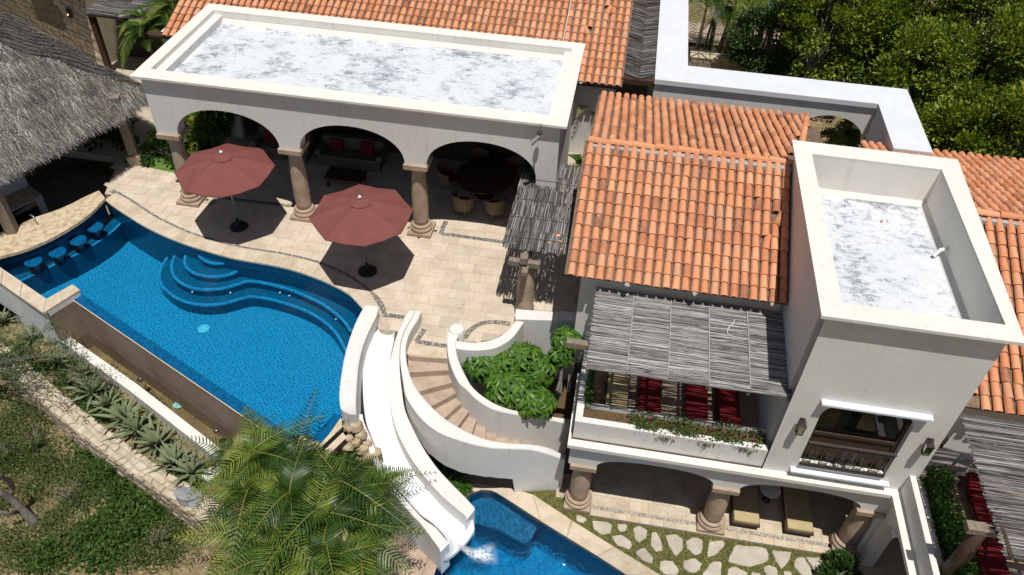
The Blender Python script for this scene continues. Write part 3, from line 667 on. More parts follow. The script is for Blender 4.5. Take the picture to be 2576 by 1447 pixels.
# pavers
pav = thing('terrace_paving', 'cream limestone pavers in running bond between the big pool and the arcade', 'paving', (-8, 18, 0))
PX, PY = .52, .40; rows = []
deck2 = deckpoly
for r in range(int((23.9-12.5)/PY)):
    y0 = 12.5 + r*PY; offx = (r % 2)*PX*.5 + (random.random()-.5)*.08
    for q in range(-52, 6):
        x0 = q*PX + offx - .2
        if x0 < -25 or x0 > -.35: continue
        ctr = (x0+PX/2, y0+PY/2)
        poly = [(x0+.004,y0+.004),(x0+PX-.004,y0+.004),(x0+PX-.004,y0+PY-.004),(x0+.004,y0+PY-.004)]
        # clip against the outer edge of the pebble band
        dmin, jm = min(((PBs[j][0]-ctr[0])**2+(PBs[j][1]-ctr[1])**2, j) for j in range(len(PBs)))
        if dmin < .9:
            j = min(max(jm,1), len(PBs)-2); t = Vector((PBs[j+1][0]-PBs[j-1][0], PBs[j+1][1]-PBs[j-1][1])).normalized(); nn = Vector((-t.y, t.x))
            side = (Eo[35][0]-E_[35][0])*(-(E_[36][1]-E_[34][1])) + (Eo[35][1]-E_[35][1])*(E_[36][0]-E_[34][0])
            if side < 0: nn = -nn
            poly = clip(poly, (PBs[j][0]+nn.x*(WB/2+.006), PBs[j][1]+nn.y*(WB/2+.006)), (nn.x, nn.y))
        if len(poly) < 3: continue
        cxy = (sum(p[0] for p in poly)/len(poly), sum(p[1] for p in poly)/len(poly))
        if not inside(cxy, deck2): continue
        if dmin > .9 and not all(inside(p, deck2) for p in poly): 
            if sum(inside(p, deck2) for p in poly) < 2: continue
        j = min(range(len(E_)), key=lambda q: (E_[q][0]-cxy[0])**2+(E_[q][1]-cxy[1])**2)
        if j < len(E_)-1:
            de = math.hypot(E_[j][0]-cxy[0], E_[j][1]-cxy[1]); dp = math.sqrt(min((p[0]-cxy[0])**2+(p[1]-cxy[1])**2 for p in PBs))
            if de < .45 and dp < 1.2: continue
        a_ = abs(sum(poly[i][0]*poly[(i+1)%len(poly)][1]-poly[(i+1)%len(poly)][0]*poly[i][1] for i in range(len(poly))))/2
        if a_ < .006: continue
        rows.append((math.hypot(cxy[0]+6, cxy[1]), poly, cxy))
rows.sort(key=lambda r: r[2][1] + (100 if r[2][0] < -17 or r[2][1] > 19.6 else 0))
far = MB()
for i, (d, poly, cc) in enumerate(rows):
    dz = random.uniform(-.002,.002)
    if i < 300:
        mm = MB(); mm.bevprism(poly, -.02, dz, .004); mm.build('paver', M['paver'], pav)
    else: far.bevprism(poly, -.02, dz, .004)
pv2 = stone_mat('limestone_paver_far', ['#b9aa96', '#cbbdaa', '#dacfc0'], island=True, pits=.45, scale=1.6)
tag(far.build('far_pavers', pv2, pav), kind='stuff')
# ------------------------------------------------------------------ building helpers
def arch_wall(mb, x0, x1, zt, zs, arches, yf, yb, n=22, axis='x', m=0, power=2.0):
    # wall slab between yf and yb with arched openings cut down to zs; piers end at zs
    P = (lambda x, y, z: (x, y, z)) if axis == 'x' else (lambda x, y, z: (y, x, z))
    top = [(x0, zt)]; xa_prev = x0
    for yy, rev in ((yf, False), (yb, True)):
        xp = x0
        for xa, xb, za in arches:
            q = [P(xp,yy,zs),P(xa,yy,zs),P(xa,yy,zt),P(xp,yy,zt)]; mb.poly(q[::-1] if rev else q, m)
            cur = []
            for i in range(n+1):
                u = -math.cos(PI*i/n); x = (xa+xb)/2+u*(xb-xa)/2; cur.append((x, zs+(za-zs)*max(0,1-abs(u)**power)**(1/power)))
            for i in range(n):
                q = [P(cur[i][0],yy,cur[i][1]),P(cur[i+1][0],yy,cur[i+1][1]),P(cur[i+1][0],yy,zt),P(cur[i][0],yy,zt)]; mb.poly(q[::-1] if rev else q, m)
            if not rev: mb.strip([P(a,yf,b) for a, b in cur], [P(a,yb,b) for a, b in cur], m)
            xp = xb
        q = [P(xp,yy,zs),P(x1,yy,zs),P(x1,yy,zt),P(xp,yy,zt)]; mb.poly(q[::-1] if rev else q, m)
    mb.poly([P(x0,yf,zt),P(x1,yf,zt),P(x1,yb,zt),P(x0,yb,zt)], m)
    mb.poly([P(x0,yf,zs),P(x0,yb,zs),P(x0,yb,zt),P(x0,yf,zt)], m); mb.poly([P(x1,yf,zs),P(x1,yb,zs),P(x1,yb,zt),P(x1,yf,zt)], m)
    e = [x0]+[v for a in arches for v in a[:2]]+[x1]
    for i in range(0, len(e), 2): mb.poly([P(e[i],yf,zs),P(e[i],yb,zs),P(e[i+1],yb,zs),P(e[i+1],yf,zs)], m)
    return mb
def column(parent, x, y, z0, z1, r=.235, cap=.36, basew=.38, rot=0):
    col = None
    h = z1-z0
    m = MB(); m.obox((x,y,z0+.06), (basew*2,basew*2,.12), rot); pl = m.build('column', M['cantera'], parent); 
    m = MB(); m.lathe([(r*1.42,0),(r*1.5,.03),(r*1.5,.09),(r*1.4,.125),(r*1.25,.135),(r*1.25,.15),(r*1.32,.17),(r*1.32,.21),(r*1.2,.235),(r*1.1,.24)], (x,y,z0+.12), 32); m.build('base_ring', M['cantera'], pl, 50)
    prof = []
    for i in range(17):
        t = i/16; prof.append((r*(1.0+.10*math.sin(PI*min(1,t*1.15))-.16*t*t), t*(h-.12-.24-.15)))
    m = MB(); m.lathe(prof, (x,y,z0+.36), 32); m.build('shaft', M['cantera'], pl, True)
    m = MB(); m.obox((x,y,z1-.075), (cap*2,cap*2,.15), rot); m.build('capital', M['cantera'], pl)
    return pl
def tile_mesh(mat, L=.44, r0=.098, r1=.080, name='roof_tile'):
    m = MB(); n = 6; A = []; B = []; Ci = []
    for i in range(n+1):
        a = PI*i/n; A.append((math.cos(a)*r0, 0, math.sin(a)*r0*.92+.030)); B.append((math.cos(a)*r1, L, math.sin(a)*r1*.92)); Ci.append((math.cos(a)*(r0-.017), 0, math.sin(a)*(r0-.017)*.92+.030))
    Di = [(p[0]*.9, L*.35, p[2]) for p in Ci]
    m.strip(A, B); m.strip(A, Ci); m.strip(Ci, Di)
    return m
TM = {}
def tile_me(i):
    if i not in TM: TM[i] = tile_mesh(None, .44+.01*i, .097+.002*(i%2), .080).mesh('roof_tile', M['tile'], 60)
    return TM[i]
TMB = tile_mesh(None)
def tile_roof(parent, A, ex, us, nc, sp, nr, cl, limit=300, order=None, keep=None, broken=(), jit=1.0, sheet=True, edge_l=0, edge_r=0):
    A = Vector(A); ex = Vector(ex).normalized(); us = Vector(us).normalized(); nn = ex.cross(us); ob = base(parent)
    R = Matrix((ex, us, nn)).transposed()
    if sheet:
        o = -nn*.012; P = [A+ex*(-.05-edge_l)+us*.06+o, A+ex*(nc*sp+.03+edge_r)+us*.06+o, A+ex*(nc*sp+.03+edge_r)+us*(nr*cl+.1)+o, A+ex*(-.05-edge_l)+us*(nr*cl+.1)+o]
        m = MB(); m.add(P+[p-nn*.08 for p in P], [(0,1,2,3),(0,4,5,1),(1,5,6,2),(2,6,7,3),(3,7,4,0),(4,7,6,5)]); m.build('roof_deck', M['pan'], parent)
    cells = [(i, j) for j in range(nr) for i in range(nc) if keep is None or keep(i, j)]
    if order == 'near' or order is None:
        cells.sort(key=lambda q: (A+ex*((q[0]+.5)*sp)+us*(q[1]*cl)-Vector((0,0,CH))).length)
    far = MB(); k = 0
    for i, j in cells:
        p = A + ex*((i+.5)*sp + random.gauss(0,.004)*jit) + us*(j*cl + random.gauss(0,.008)*jit) + nn*(.012+random.random()*.006)
        rr = Matrix.Rotation(random.gauss(0,.012)*jit, 3, 'Z') @ Matrix.Rotation(random.gauss(0,.008)*jit, 3, 'Y') @ Matrix.Rotation(random.gauss(.01,.006), 3, 'X')
        if (i, j) in broken: rr = Matrix.Rotation(random.uniform(-.5,.5), 3, 'Z') @ Matrix.Rotation(random.uniform(-.2,.2), 3, 'Y')
        Q = R @ rr
        if k < limit:
            o = bpy.data.objects.new('roof_tile', tile_me(random.randrange(4))); COL.objects.link(o); o.parent = parent
            o.matrix_local = Matrix.Translation(p-ob) @ Q.to_4x4()
        else:
            far.add([p + Q @ Vector(v) for v in TMB.v], TMB.f)
        k += 1
    if far.v: tag(far.build('far_roof_tiles', M['tile_isl'], parent, 60), kind='stuff')
def mortar_plugs(parent, A, ex, us, sp, cl, cells):
    A = Vector(A); ex = Vector(ex).normalized(); us = Vector(us).normalized(); nn = ex.cross(us)
    for i, j in cells:
        p = A + ex*((i+.5)*sp) + us*(j*cl-.02) + nn*.05; m = MB(); m.ball(p, .072, 7, 0, .75, .25); m.build('mortar_plug', M['mortar_grey'], parent)
def ridge_tiles(parent, P0, P1, L=.47, r=.085, name='ridge_tile', h=.03):
    P0, P1 = Vector(P0), Vector(P1); d = (P1-P0); n = max(1, round(d.length/L)); u = d.normalized(); up = Vector((0,0,1)); w = up.cross(u).normalized(); up = u.cross(w); ob = base(parent)
    mt = tile_mesh(None, d.length/n*1.08, r*1.08, r*.92)
    me = mt.mesh('ridge_tile', M['tile'], 60); R = Matrix((-w, u, up)).transposed()
    for i in range(n):
        o = bpy.data.objects.new(name, me); COL.objects.link(o); o.parent = parent
        o.matrix_local = Matrix.Translation(P0+d*(i/n)+up*h-ob) @ (R @ Matrix.Rotation(random.gauss(0,.03), 3, 'Z')).to_4x4()
def reeds(mb, O, along, across, nrm, L, Wd, sp=.026, r=.011, panels=1, jit=.02, layers=2, end=.05, wave=.012, seg=3):
    # weathered canes lying side by side: `along` their length, stacked `across`
    O = Vector(O); al = Vector(along).normalized(); ac = Vector(across).normalized(); nr = Vector(nrm).normalized(); n = int(Wd/sp)
    for lay in range(layers):
        for i in range(n):
            for p in range(panels):
                a0 = L*p/panels + random.uniform(-end, end)*(1 if p == 0 else .4); a1 = L*(p+1)/panels + random.uniform(-end, end)*(1 if p == panels-1 else .4)
                if random.random() < .05: continue
                q = (i+.5)*sp + random.gauss(0, jit*.35); z = lay*r*1.3 + random.uniform(0, r*.8); pts = []; ph = random.uniform(0, 6.28); am = random.uniform(0, wave); sk = random.gauss(0, jit*.6)
                for s in range(seg+1):
                    t = s/seg; pts.append(O + al*(a0+(a1-a0)*t) + ac*(q + sk*(t-.5) + am*math.sin(ph+t*4)) + nr*z)
                mb.tube(pts, r*random.uniform(.65,1.15), 4, cap=False)
    return mb
# ------------------------------------------------------------------ the arcade building (loggia)
lg_ = thing('arcade_building', 'long flat-roofed building with three open arches facing the pool terrace', 'building', (-7.5, 21.5, 0))
RX0, RX1, RY0, RY1, RZ = -13.90, -1.25, 18.97, 24.12, 4.6
m = MB(); arch_wall(m, -13.68, -1.44, 4.525, 2.66, [(-13.0,-9.78,3.70),(-9.15,-5.93,3.70),(-5.28,-2.02,3.70)], 19.12, 19.56, power=2.1)
m.build('front_wall', M['stucco'], lg_)
m = MB(); arch_wall(m, 19.57, 23.95, 4.45, 2.66, [(20.0,23.3,3.7)], -13.68, -13.25, axis='y'); m.box(-13.68,-13.25,23.3,23.95,0,2.66); m.build('side_wall', M['stucco'], lg_)
m = MB(); m.box(-2.02,-1.44,19.13,19.62,0,2.66); m.box(-1.85,-1.44,19.62,23.95,0,4.45); m.build('east_wall', M['stucco'], lg_)
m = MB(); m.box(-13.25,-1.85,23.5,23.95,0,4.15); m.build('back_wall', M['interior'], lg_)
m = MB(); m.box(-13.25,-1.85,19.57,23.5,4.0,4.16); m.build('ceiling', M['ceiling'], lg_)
m = MB(); m.box(-13.53,-1.62,19.50,23.66,4.17,4.22); m.build('roof_floor', M['roofcoat'], lg_)
for x0,x1,y0,y1 in ((RX0,RX1,RY0,19.49),(RX0,RX1,23.67,RY1),(RX0,-13.53,19.493,23.667),(-1.63,RX1,19.493,23.667)):
    m = MB(); m.box(x0,x1,y0,y1,4.53,RZ-.001); m.build('parapet_cap', M['cream_cap'], lg_)
    m = MB(); m.box(max(x0,-13.67),min(x1,-1.45),max(y0,19.13),min(y1,23.98),4.17,4.529); m.build('parapet', M['bounce_lit_inner'], lg_)
m = MB()
for a, b in (((-13.53,19.50),(-1.62,19.50)),((-1.62,19.50),(-1.62,23.66)),((-13.53,23.66),(-1.62,23.66)),((-13.53,19.5),(-13.53,23.66))):
    dx, dy = b[0]-a[0], b[1]-a[1]; cx, cy = -7.57, 21.6; nx_, ny_ = (-dy, dx); l = math.hypot(nx_, ny_); nx_, ny_ = nx_/l, ny_/l
    if (cx-a[0])*nx_+(cy-a[1])*ny_ < 0: nx_, ny_ = -nx_, -ny_
    m.add([(a[0],a[1],4.36),(b[0],b[1],4.36),(b[0]+nx_*.14,b[1]+ny_*.14,4.224),(a[0]+nx_*.14,a[1]+ny_*.14,4.224)], [(0,1,2,3)])
m.build('roof_fillet', M['cream_cap'], lg_)
for x in (-13.32, -9.46, -5.60): column(lg_, x, 19.38, 0, 2.66, .235)
for k, a, b in ((1,1663,158),(2,1685,443)):
    p = AY(k,a,b,23.64); m = MB(); m.lathe([(.05,0),(.05,.03)], (p[0],23.60,p[2]-.02), 12); m.v = [(p[0]+(v[0]-p[0]), 23.665-(v[2]-p[2]+.02)-.0, p[2]+(v[1]-23.60)) for v in m.v]; m.build('roof_vent', M['black'], lg_)
p0 = U(2,1690,450,4.28); p1 = U(2,1688,535,4.24); m = MB(); m.tube([p0,p1], .022, 8); m.build('drain_pipe', M['white_plastic'], lg_)
# floodlight on the parapet corner
fp = Vector((-1.98, 18.93, 4.38)); fl = thing('floodlight', 'small grey floodlight fixed under the parapet corner of the arcade building', 'floodlight', fp)
m = MB(); m.tube([fp+Vector((0,.02,0)), fp+Vector((0,-.1,-.02)), fp+Vector((-.04,-.18,-.08))], .02, 8); m.lathe([(.07,-.05),(.08,0),(.05,.05)], fp+Vector((0,-.06,.02)), 12); m.build('bracket', M['iron'], fl)
m = MB(); q = fp+Vector((-.04,-.18,-.08)); m.tube([q+Vector((.05,.02,.03)), q+Vector((-.16,-.10,-.16))], [.05,.075], 10); m.build('lamp_head', M['alu'], fl)
m = MB(); m.tube([fp+Vector((0,.05,.24)), fp+Vector((.03,-.02,.23)), fp+Vector((0,-.08,.08))], .006, 5); m.build('cable', M['black'], fl)
# floor spots beside the columns
fi = 0
for k, a, b, lb in ((4,1423,108,'in front of the left column plinth'),(4,1563,65,'right of the left column plinth'),(4,2277,224,'in front of the middle column plinth'),(5,510,274,'left of the right column plinth'),(5,710,299,'right of the right column plinth'),(5,584,349,'in front of the right column plinth')):
    p = U(k,a,b,.0); ft = thing('floor_spotlight', 'round recessed floor spotlight '+lb, 'floor light', p, 'floor spotlights around the arcade columns')
    m = MB(); m.lathe([(.055,0),(.055,.012),(.035,.014)], p, 16); m.build('rim', M['alu'], ft); m = MB(); m.lathe([(.034,.010),(.034,.018)], p, 12); m.build('lens', M['glass'], ft)
# ------------------------------------------------------------------ main house behind
mh = thing('main_house', 'long house with a wide terracotta tile roof rising behind the arcade building', 'house', (-8, 29, 0))
sl_ = math.radians(20); us = (0, math.cos(sl_), math.sin(sl_))
m = MB(); m.box(-16.5,-.1,24.95,36,0,2.95); m.build('wall', M['stucco'], mh)
m = MB(); m.box(-16.8,-.02,24.62,24.94,2.86,2.96); m.build('eave_board', M['darkwood'], mh)
A = (-16.2, 24.50, 3.0)
NC = 66; SPm = (0.06+16.2)/NC
broken = {(62,9),(60,6)}
def vis(i, j):
    return True
vent1 = [(57,8),(57,2),(63,3),(60,0),(34,10),(47,13),(40,13),(13,9),(58,12)]
tile_roof(mh, A, (1,0,0), us, NC, SPm, 24, .36, 300, broken=broken)
mortar_plugs(mh, A, (1,0,0), us, SPm, .36, vent1)
uv = Vector(us); P = Vector(A)+Vector((1,0,0))*(14.8)
c0 = Vector(A)+Vector((57.0*SPm,0,0)); m = MB(); m.tube([c0+uv*.6*0+Vector((0,0,.14)), c0+uv*3.0+Vector((.05,0,.15)), c0+uv*5.5+Vector((.02,0,.15)), c0+uv*8.6+Vector((.1,0,.14))], .013, 6); m.build('roof_cable', M['white_plastic'], mh)
# herringbone reed strip between the house and the white arcade
hb = thing('reed_passage_roof', 'narrow dark roof of reeds laid in a herringbone between tile roof and white wall', 'canopy', (.6, 29, 3.1))
m = MB()
for i in range(430):
    y = 24.9 + i*.021
    for s in (-1, 1):
        x0, x1 = (.60, .60+s*.52)
        m.tube([(x0+random.uniform(-.02,.02)+s*.0, y+random.uniform(-.02,.02), 3.20+random.uniform(0,.03)), (x1, y+.34+random.uniform(-.05,.05), 3.17+random.uniform(0,.02))], .012*random.uniform(.7,1.2), 4, cap=False)
tag(m.build('reeds', M['reed_brown'], hb), kind='stuff')
m = MB(); m.box(.08,1.12,24.98,34,3.06,3.15); m.build('backing', M['darkwood'], hb)
for y in (25.0,):
    m = MB(); m.box(.05,1.15,24.86,24.97,2.98,3.16); m.build('beam', M['darkwood'], hb)
m = MB()
for i in range(24): m.tube([(.2+random.uniform(0,.2),24.3+i*.02,2.35),(1.1,24.38+i*.02+random.uniform(-.05,.05),2.5)], .012, 4, cap=False)
tag(m.build('lower_reeds', M['reed_light'], hb), kind='stuff')
# ------------------------------------------------------------------ near tiled house
nh = thing('tiled_house', 'house with a terracotta tile roof in two slopes beside the square tower', 'house', (2.2, 18.5, -3.4))
m = MB(); prof = [(15.25,-3.45),(23.2,-3.45),(23.2,2.85),(18.6,4.2),(15.25,2.72)]
n_ = len(prof); m.add([(-.30,y,z) for y,z in prof]+[(4.70,y,z) for y,z in prof], [tuple(range(n_)), tuple(range(2*n_-1,n_-1,-1))]+[(i,i+n_,(i+1)%n_+n_,(i+1)%n_) for i in range(n_)])
m.build('wall', M['stucco'], nh)
m = MB(); m.box(4.71,5.9,19.2,23.2,-3.4,2.8); m.build('rear_wall', M['stucco'], nh)
EA = Vector((-.66, 14.86, 2.88)); RA = Vector((-.56, 18.5, 4.46)); usf = (RA-EA); usf.x = 0; LF = usf.length
SP2 = (4.70+.66)/23
tile_roof(nh, EA, (1,0,0), usf, 23, SP2, 11, LF/11, 300, broken={(20,4),(19,7),(21,6)})
mortar_plugs(nh, EA, (1,0,0), usf, SP2, LF/11, [(6,0),(2,5),(5,9),(9,3),(13,0),(14,4),(10,7),(17,4),(21,0),(14,8),(3,3),(8,6),(19,6)])
# far slope of the same roof
RB = Vector((4.95, 18.66, 4.44)); FA = Vector((5.95, 23.7, 3.12)); usb = Vector((0, 18.66-23.7, 4.44-3.12)); LB = usb.length; nb = 12
def keepb(i, j): 
    x = 5.95-(i+.5)*.242; y = 23.7-(j+.5)*LB/nb*.965
    return x < 4.62 or y > 18.9+ (x-4.62)*3.0
tile_roof(nh, FA, (-1,0,0), usb, 27, .242, nb, LB/nb, 40, keep=keepb, jit=1.6, sheet=True, edge_l=.02)
ridge_tiles(nh, (-.62,18.55,4.50), (4.70,18.62,4.50), .62, .10)
m = MB(); m.box(-.58,4.70,18.33,18.55,4.36,4.50); m.build('ridge_mortar', M['mortar_grey'], nh)
ridge_tiles(nh, (5.98,23.6,3.18), (5.0,19.2,4.36), .42, .09, h=.02)
# ------------------------------------------------------------------ white arcade on the courtyard
wa = thing('white_arcade', 'L-shaped white courtyard arcade with a broad flat top and arches below', 'building', (5.5, 25.5, 0))
ZA = 3.3
m = MB(); arch_wall(m, 1.16, 8.36, 3.24, 1.75, [(2.35,4.7,2.64),(5.95,8.30,2.66)], 24.86, 25.1); m.box(1.16,2.35,24.86,25.1,-.3,1.75); m.box(4.7,5.95,24.86,25.1,-.3,1.75)
m.build('front_wall', M['stucco'], wa)
m = MB(); arch_wall(m, 22.35, 24.84, 3.24, 1.7, [(23.1,24.2,2.4)], 8.38, 8.6, axis='y'); m.box(8.38,8.6,22.35,23.1,-.3,1.7); m.box(8.39,9.4,22.2,22.34,-.3,3.24); m.build('side_wall', M['stucco'], wa)
for poly in ([(1.13,24.78),(1.13,36),(2.22,36),(2.22,26.02),(2.22,24.78)], [(2.223,24.78),(2.223,26.02),(8.34,26.02),(8.34,24.78)], [(8.343,22.1),(8.343,26.02),(9.48,26.02),(9.48,22.1)]):
    m = MB(); m.prism(poly, 3.13, ZA); m.build('flat_top', M['white'], wa)
m = MB(); m.box(1.16,1.4,25.12,36,-.3,3.12); m.box(2.0,2.2,26.2,36,-.3,3.12); m.build('west_wall', M['stucco'], wa)
m = MB(); arch_wall(m, 2.35, 9.4, 3.12, 1.75, [(2.6,4.8,2.6),(6.0,8.2,2.6)], 25.8, 26.0); m.box(4.8,6.0,25.8,26,-.3,1.75); m.build('rear_wall', M['stucco'], wa)
# small tiled corner beyond the tower
sr = thing('small_tiled_corner', 'small fragment of tile roof showing beyond the tower beside the white wall', 'roof', (7.8, 22, 2.8))
tile_roof(sr, (8.30, 22.9, 2.86), (-1,0,0), (0,-.97,.24), 3, .24, 6, .36, 30, jit=1.5)
m = MB(); m.box(7.6,8.3,20.9,22.8,-.3,2.78); m.build('wall', M['stucco'], sr)
# ------------------------------------------------------------------ right-hand house
rh = thing('right_house', 'terracotta tiled house at the right edge behind the tower', 'house', (10.5, 17.5, -3.4))
EA4 = Vector((8.31, 12.78, 2.42)); usr = Vector((0, 17.5-12.78, 4.26-2.42)); L4 = usr.length; n4 = 14
tile_roof(rh, EA4, (1,0,0), usr, 16, .25, n4, L4/n4, 240, jit=1.4, keep=lambda i, j: not (i < 2 and j < 1))
usq = Vector((0, -5.2, 1.35)); tile_roof(rh, (13.2, 22.75, 2.94), (-1,0,0), usq, 19, .25, 14, usq.length/14, 60, jit=1.6, keep=lambda i, j: (13.2-(i+.5)*.25) > 8.35)
ridge_tiles(rh, (8.5,17.58,4.34), (13.2,17.58,4.34), .62, .1)
m = MB(); m.box(8.43,13.2,17.36,17.56,4.2,4.32); m.build('ridge_mortar', M['mortar_grey'], rh)
m = MB(); prof = [(13.2,-3.45),(22.3,-3.45),(22.3,2.8),(17.5,4.0),(13.2,2.4)]
m.add([(8.46,y,z) for y,z in prof]+[(13.2,y,z) for y,z in prof], [tuple(range(n_)), tuple(range(2*n_-1,n_-1,-1))]+[(i,i+n_,(i+1)%n_+n_,(i+1)%n_) for i in range(n_)]); m.build('wall', M['stucco'], rh)
m = MB(); m.box(8.16,8.62,12.98,13.5,2.36,2.62); m.build('flashing', M['white'], rh)
# ------------------------------------------------------------------ tower house: tower, balcony, lower arcade
tw = thing('tower_house', 'cream tower with a sunken flat roof, planted balcony and arched lower gallery', 'building', (4.5, 13, -3.3))
WX0, WX1, WY, WZ0, WZ1 = 5.47, 7.48, 12.38, .14, 2.36
def wtop(x):
    r = .42
    if x < WX0+r: u = (WX0+r-x)/r; return WZ1-.42+.42*math.sqrt(max(0,1-u*u))
    if x > WX1-r: u = (x-WX1+r)/r; return WZ1-.42+.42*math.sqrt(max(0,1-u*u))
    return WZ1
XS = [WX0+(1-math.cos(PI/2*i/8))*.42 for i in range(9)]+[WX1-(1-math.cos(PI/2*i/8))*.42 for i in range(8,-1,-1)]
m = MB(); TX0, TX1 = 4.73, 8.22
for yy, rev in ((WY, 0), (WY+.38, 1)):
    def q(a, b, c_, d): m.poly([a,b,c_,d] if not rev else [d,c_,b,a])
    q((TX0,yy,-.36),(WX0,yy,-.36),(WX0,yy,5.015),(TX0,yy,5.015)); q((WX1,yy,-.36),(TX1,yy,-.36),(TX1,yy,5.015),(WX1,yy,5.015))
    q((WX0,yy,-.36),(WX1,yy,-.36),(WX1,yy,WZ0),(WX0,yy,WZ0))
    for i in range(len(XS)-1): q((XS[i],yy,wtop(XS[i])),(XS[i+1],yy,wtop(XS[i+1])),(XS[i+1],yy,5.015),(XS[i],yy,5.015))
m.strip([(x,WY,wtop(x)) for x in XS], [(x,WY+.38,wtop(x)) for x in XS])
m.strip([(WX0,WY,WZ0),(WX1,WY,WZ0)], [(WX0,WY+.38,WZ0),(WX1,WY+.38,WZ0)]); m.strip([(WX0,WY,WZ0),(WX0,WY,wtop(WX0))], [(WX0,WY+.38,WZ0),(WX0,WY+.38,wtop(WX0))]); m.strip([(WX1,WY,WZ0),(WX1,WY,wtop(WX1))], [(WX1,WY+.38,WZ0),(WX1,WY+.38,wtop(WX1))])
m.build('front_wall', M['stucco'], tw)
m = MB(); m.box(TX0,TX0+.3,WY+.381,18.6,-.36,5.015); m.build('west_wall', M['stucco'], tw)
m = MB(); m.box(TX1-.01,TX1+.2,WY+.5,18.6,-3.4,5.015); m.box(TX0+.31,TX1-.11,18.3,18.6,-3.4,5.015); m.build('rear_walls', M['stucco'], tw)
m = MB(); m.box(5.03,8.19,12.66,18.23,3.93,4.0); m.build('roof_floor', M['roofcoat'], tw)
PTO = [(4.57,12.2),(8.43,12.2),(8.70,18.78),(4.59,18.8)]; PTI = [(5.03,12.67),(8.18,12.67),(8.18,18.21),(5.03,18.23)]
for i in range(4):
    j = (i+1) % 4; m = MB(); m.prism([PTO[i],PTO[j],PTI[j],PTI[i]], 5.02, 5.1); m.build('parapet_cap', M['cream_cap'], tw)
m = MB()
for a, b in zip(PTI, PTI[1:]+PTI[:1]): m.add([(a[0],a[1],5.021),(b[0],b[1],5.021),(b[0],b[1],4.001),(a[0],a[1],4.001)], [(0,1,2,3)])
m.build('inner_parapet', M['bounce_lit_inner'], tw)
m = MB()
for i in range(4):
    a, b = PTI[i], PTI[(i+1)%4]; cx, cy = 6.6, 15.4; dx, dy = b[0]-a[0], b[1]-a[1]; l = math.hypot(dx, dy); nx_, ny_ = -dy/l, dx/l
    if (cx-a[0])*nx_+(cy-a[1])*ny_ < 0: nx_, ny_ = -nx_, -ny_
    m.add([(a[0],a[1],4.12),(b[0],b[1],4.12),(b[0]+nx_*.13,b[1]+ny_*.13,4.004),(a[0]+nx_*.13,a[1]+ny_*.13,4.004)], [(0,1,2,3)])
m.build('roof_fillet', M['cream_cap'], tw)
m = MB(); m.tube([(8.16,16.1,4.25),(8.02,16.08,4.2),(7.9,16.0,4.06)], .05, 8); m.build('drain_spout', M['white_plastic'], tw)
m = MB(); m.lathe([(.07,0),(.07,.03)], (8.08,12.9,4.07), 12); m.build('roof_vent', M['black'], tw)
# ledge and balcony
m = MB(); m.prism([(-.06,12.17),(8.02,12.17),(8.02,12.377),(.0,12.377),(.0,14.6),(-.06,14.6)], -.42, -.30); m.prism([(7.78,8.3),(8.0,8.3),(8.0,12.167),(7.78,12.167)], -.42, -.30); m.build('ledge', M['cream_cap'], tw)
m = MB(); m.box(.04,4.72,12.43,12.60,-.30,.35); m.build('balcony_parapet', M['stucco'], tw)
m = MB(); m.box(.04,.22,12.603,15.2,-.30,.35); m.build('balcony_side_wall', M['stucco'], tw)
m = MB(); m.box(.222,4.72,13.02,13.12,-.30,.30); m.build('planter_wall', M['stucco'], tw)
m = MB(); m.box(.222,4.72,12.602,13.018,-.1,.20); m.build('planter_soil', M['bedsoil'], tw)
m = MB(); m.box(.0,4.72,12.45,15.24,-.60,-.303); m.box(4.72,8.2,12.79,18.2,-.60,-.303); m.build('balcony_floor', M['step'], tw)
m = MB(); arch_wall(m, .02, 8.0, -.425, -1.25, [(.74,3.73,-.80),(4.38,7.36,-.80)], 12.32, 12.78, power=2.4); m.box(7.84,8.0,12.32,12.78,-3.4,-1.25); m.build('gallery_wall', M['stucco'], tw)
for x in (.42, 4.06, 7.62): column(tw, x, 12.58, -3.3, -1.25, .25, .34, .36)
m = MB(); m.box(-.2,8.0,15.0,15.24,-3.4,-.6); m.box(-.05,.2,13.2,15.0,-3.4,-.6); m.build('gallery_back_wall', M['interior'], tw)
# retaining wall of the right terrace with its arch
m = MB(); arch_wall(m, 8.3, 12.3, -.425, -1.5, [(8.9,12.05,-.76)], 7.98, 8.3, axis='y', power=2.2); m.box(7.98,8.3,8.3,8.9,-3.5,-1.5); m.box(7.98,8.3,12.05,12.3,-3.4,-1.5); m.box(9.6,9.9,8.3,12.9,-3.5,-.7); m.build('terrace_retaining_wall', M['stucco'], tw)
m = MB(); m.box(8.003,8.14,8.3,12.37,-.297,.32); m.build('terrace_parapet', M['stucco'], tw)
m = MB(); m.box(8.28,8.40,8.3,12.6,-.297,.10); m.box(8.86,8.96,8.3,12.6,-.297,.10); m.build('hedge_planter', M['stucco'], tw)
m = MB(); m.box(8.32,14,7.5,13.0,-.6,-.30); m.build('terrace_floor', M['step'], tw)
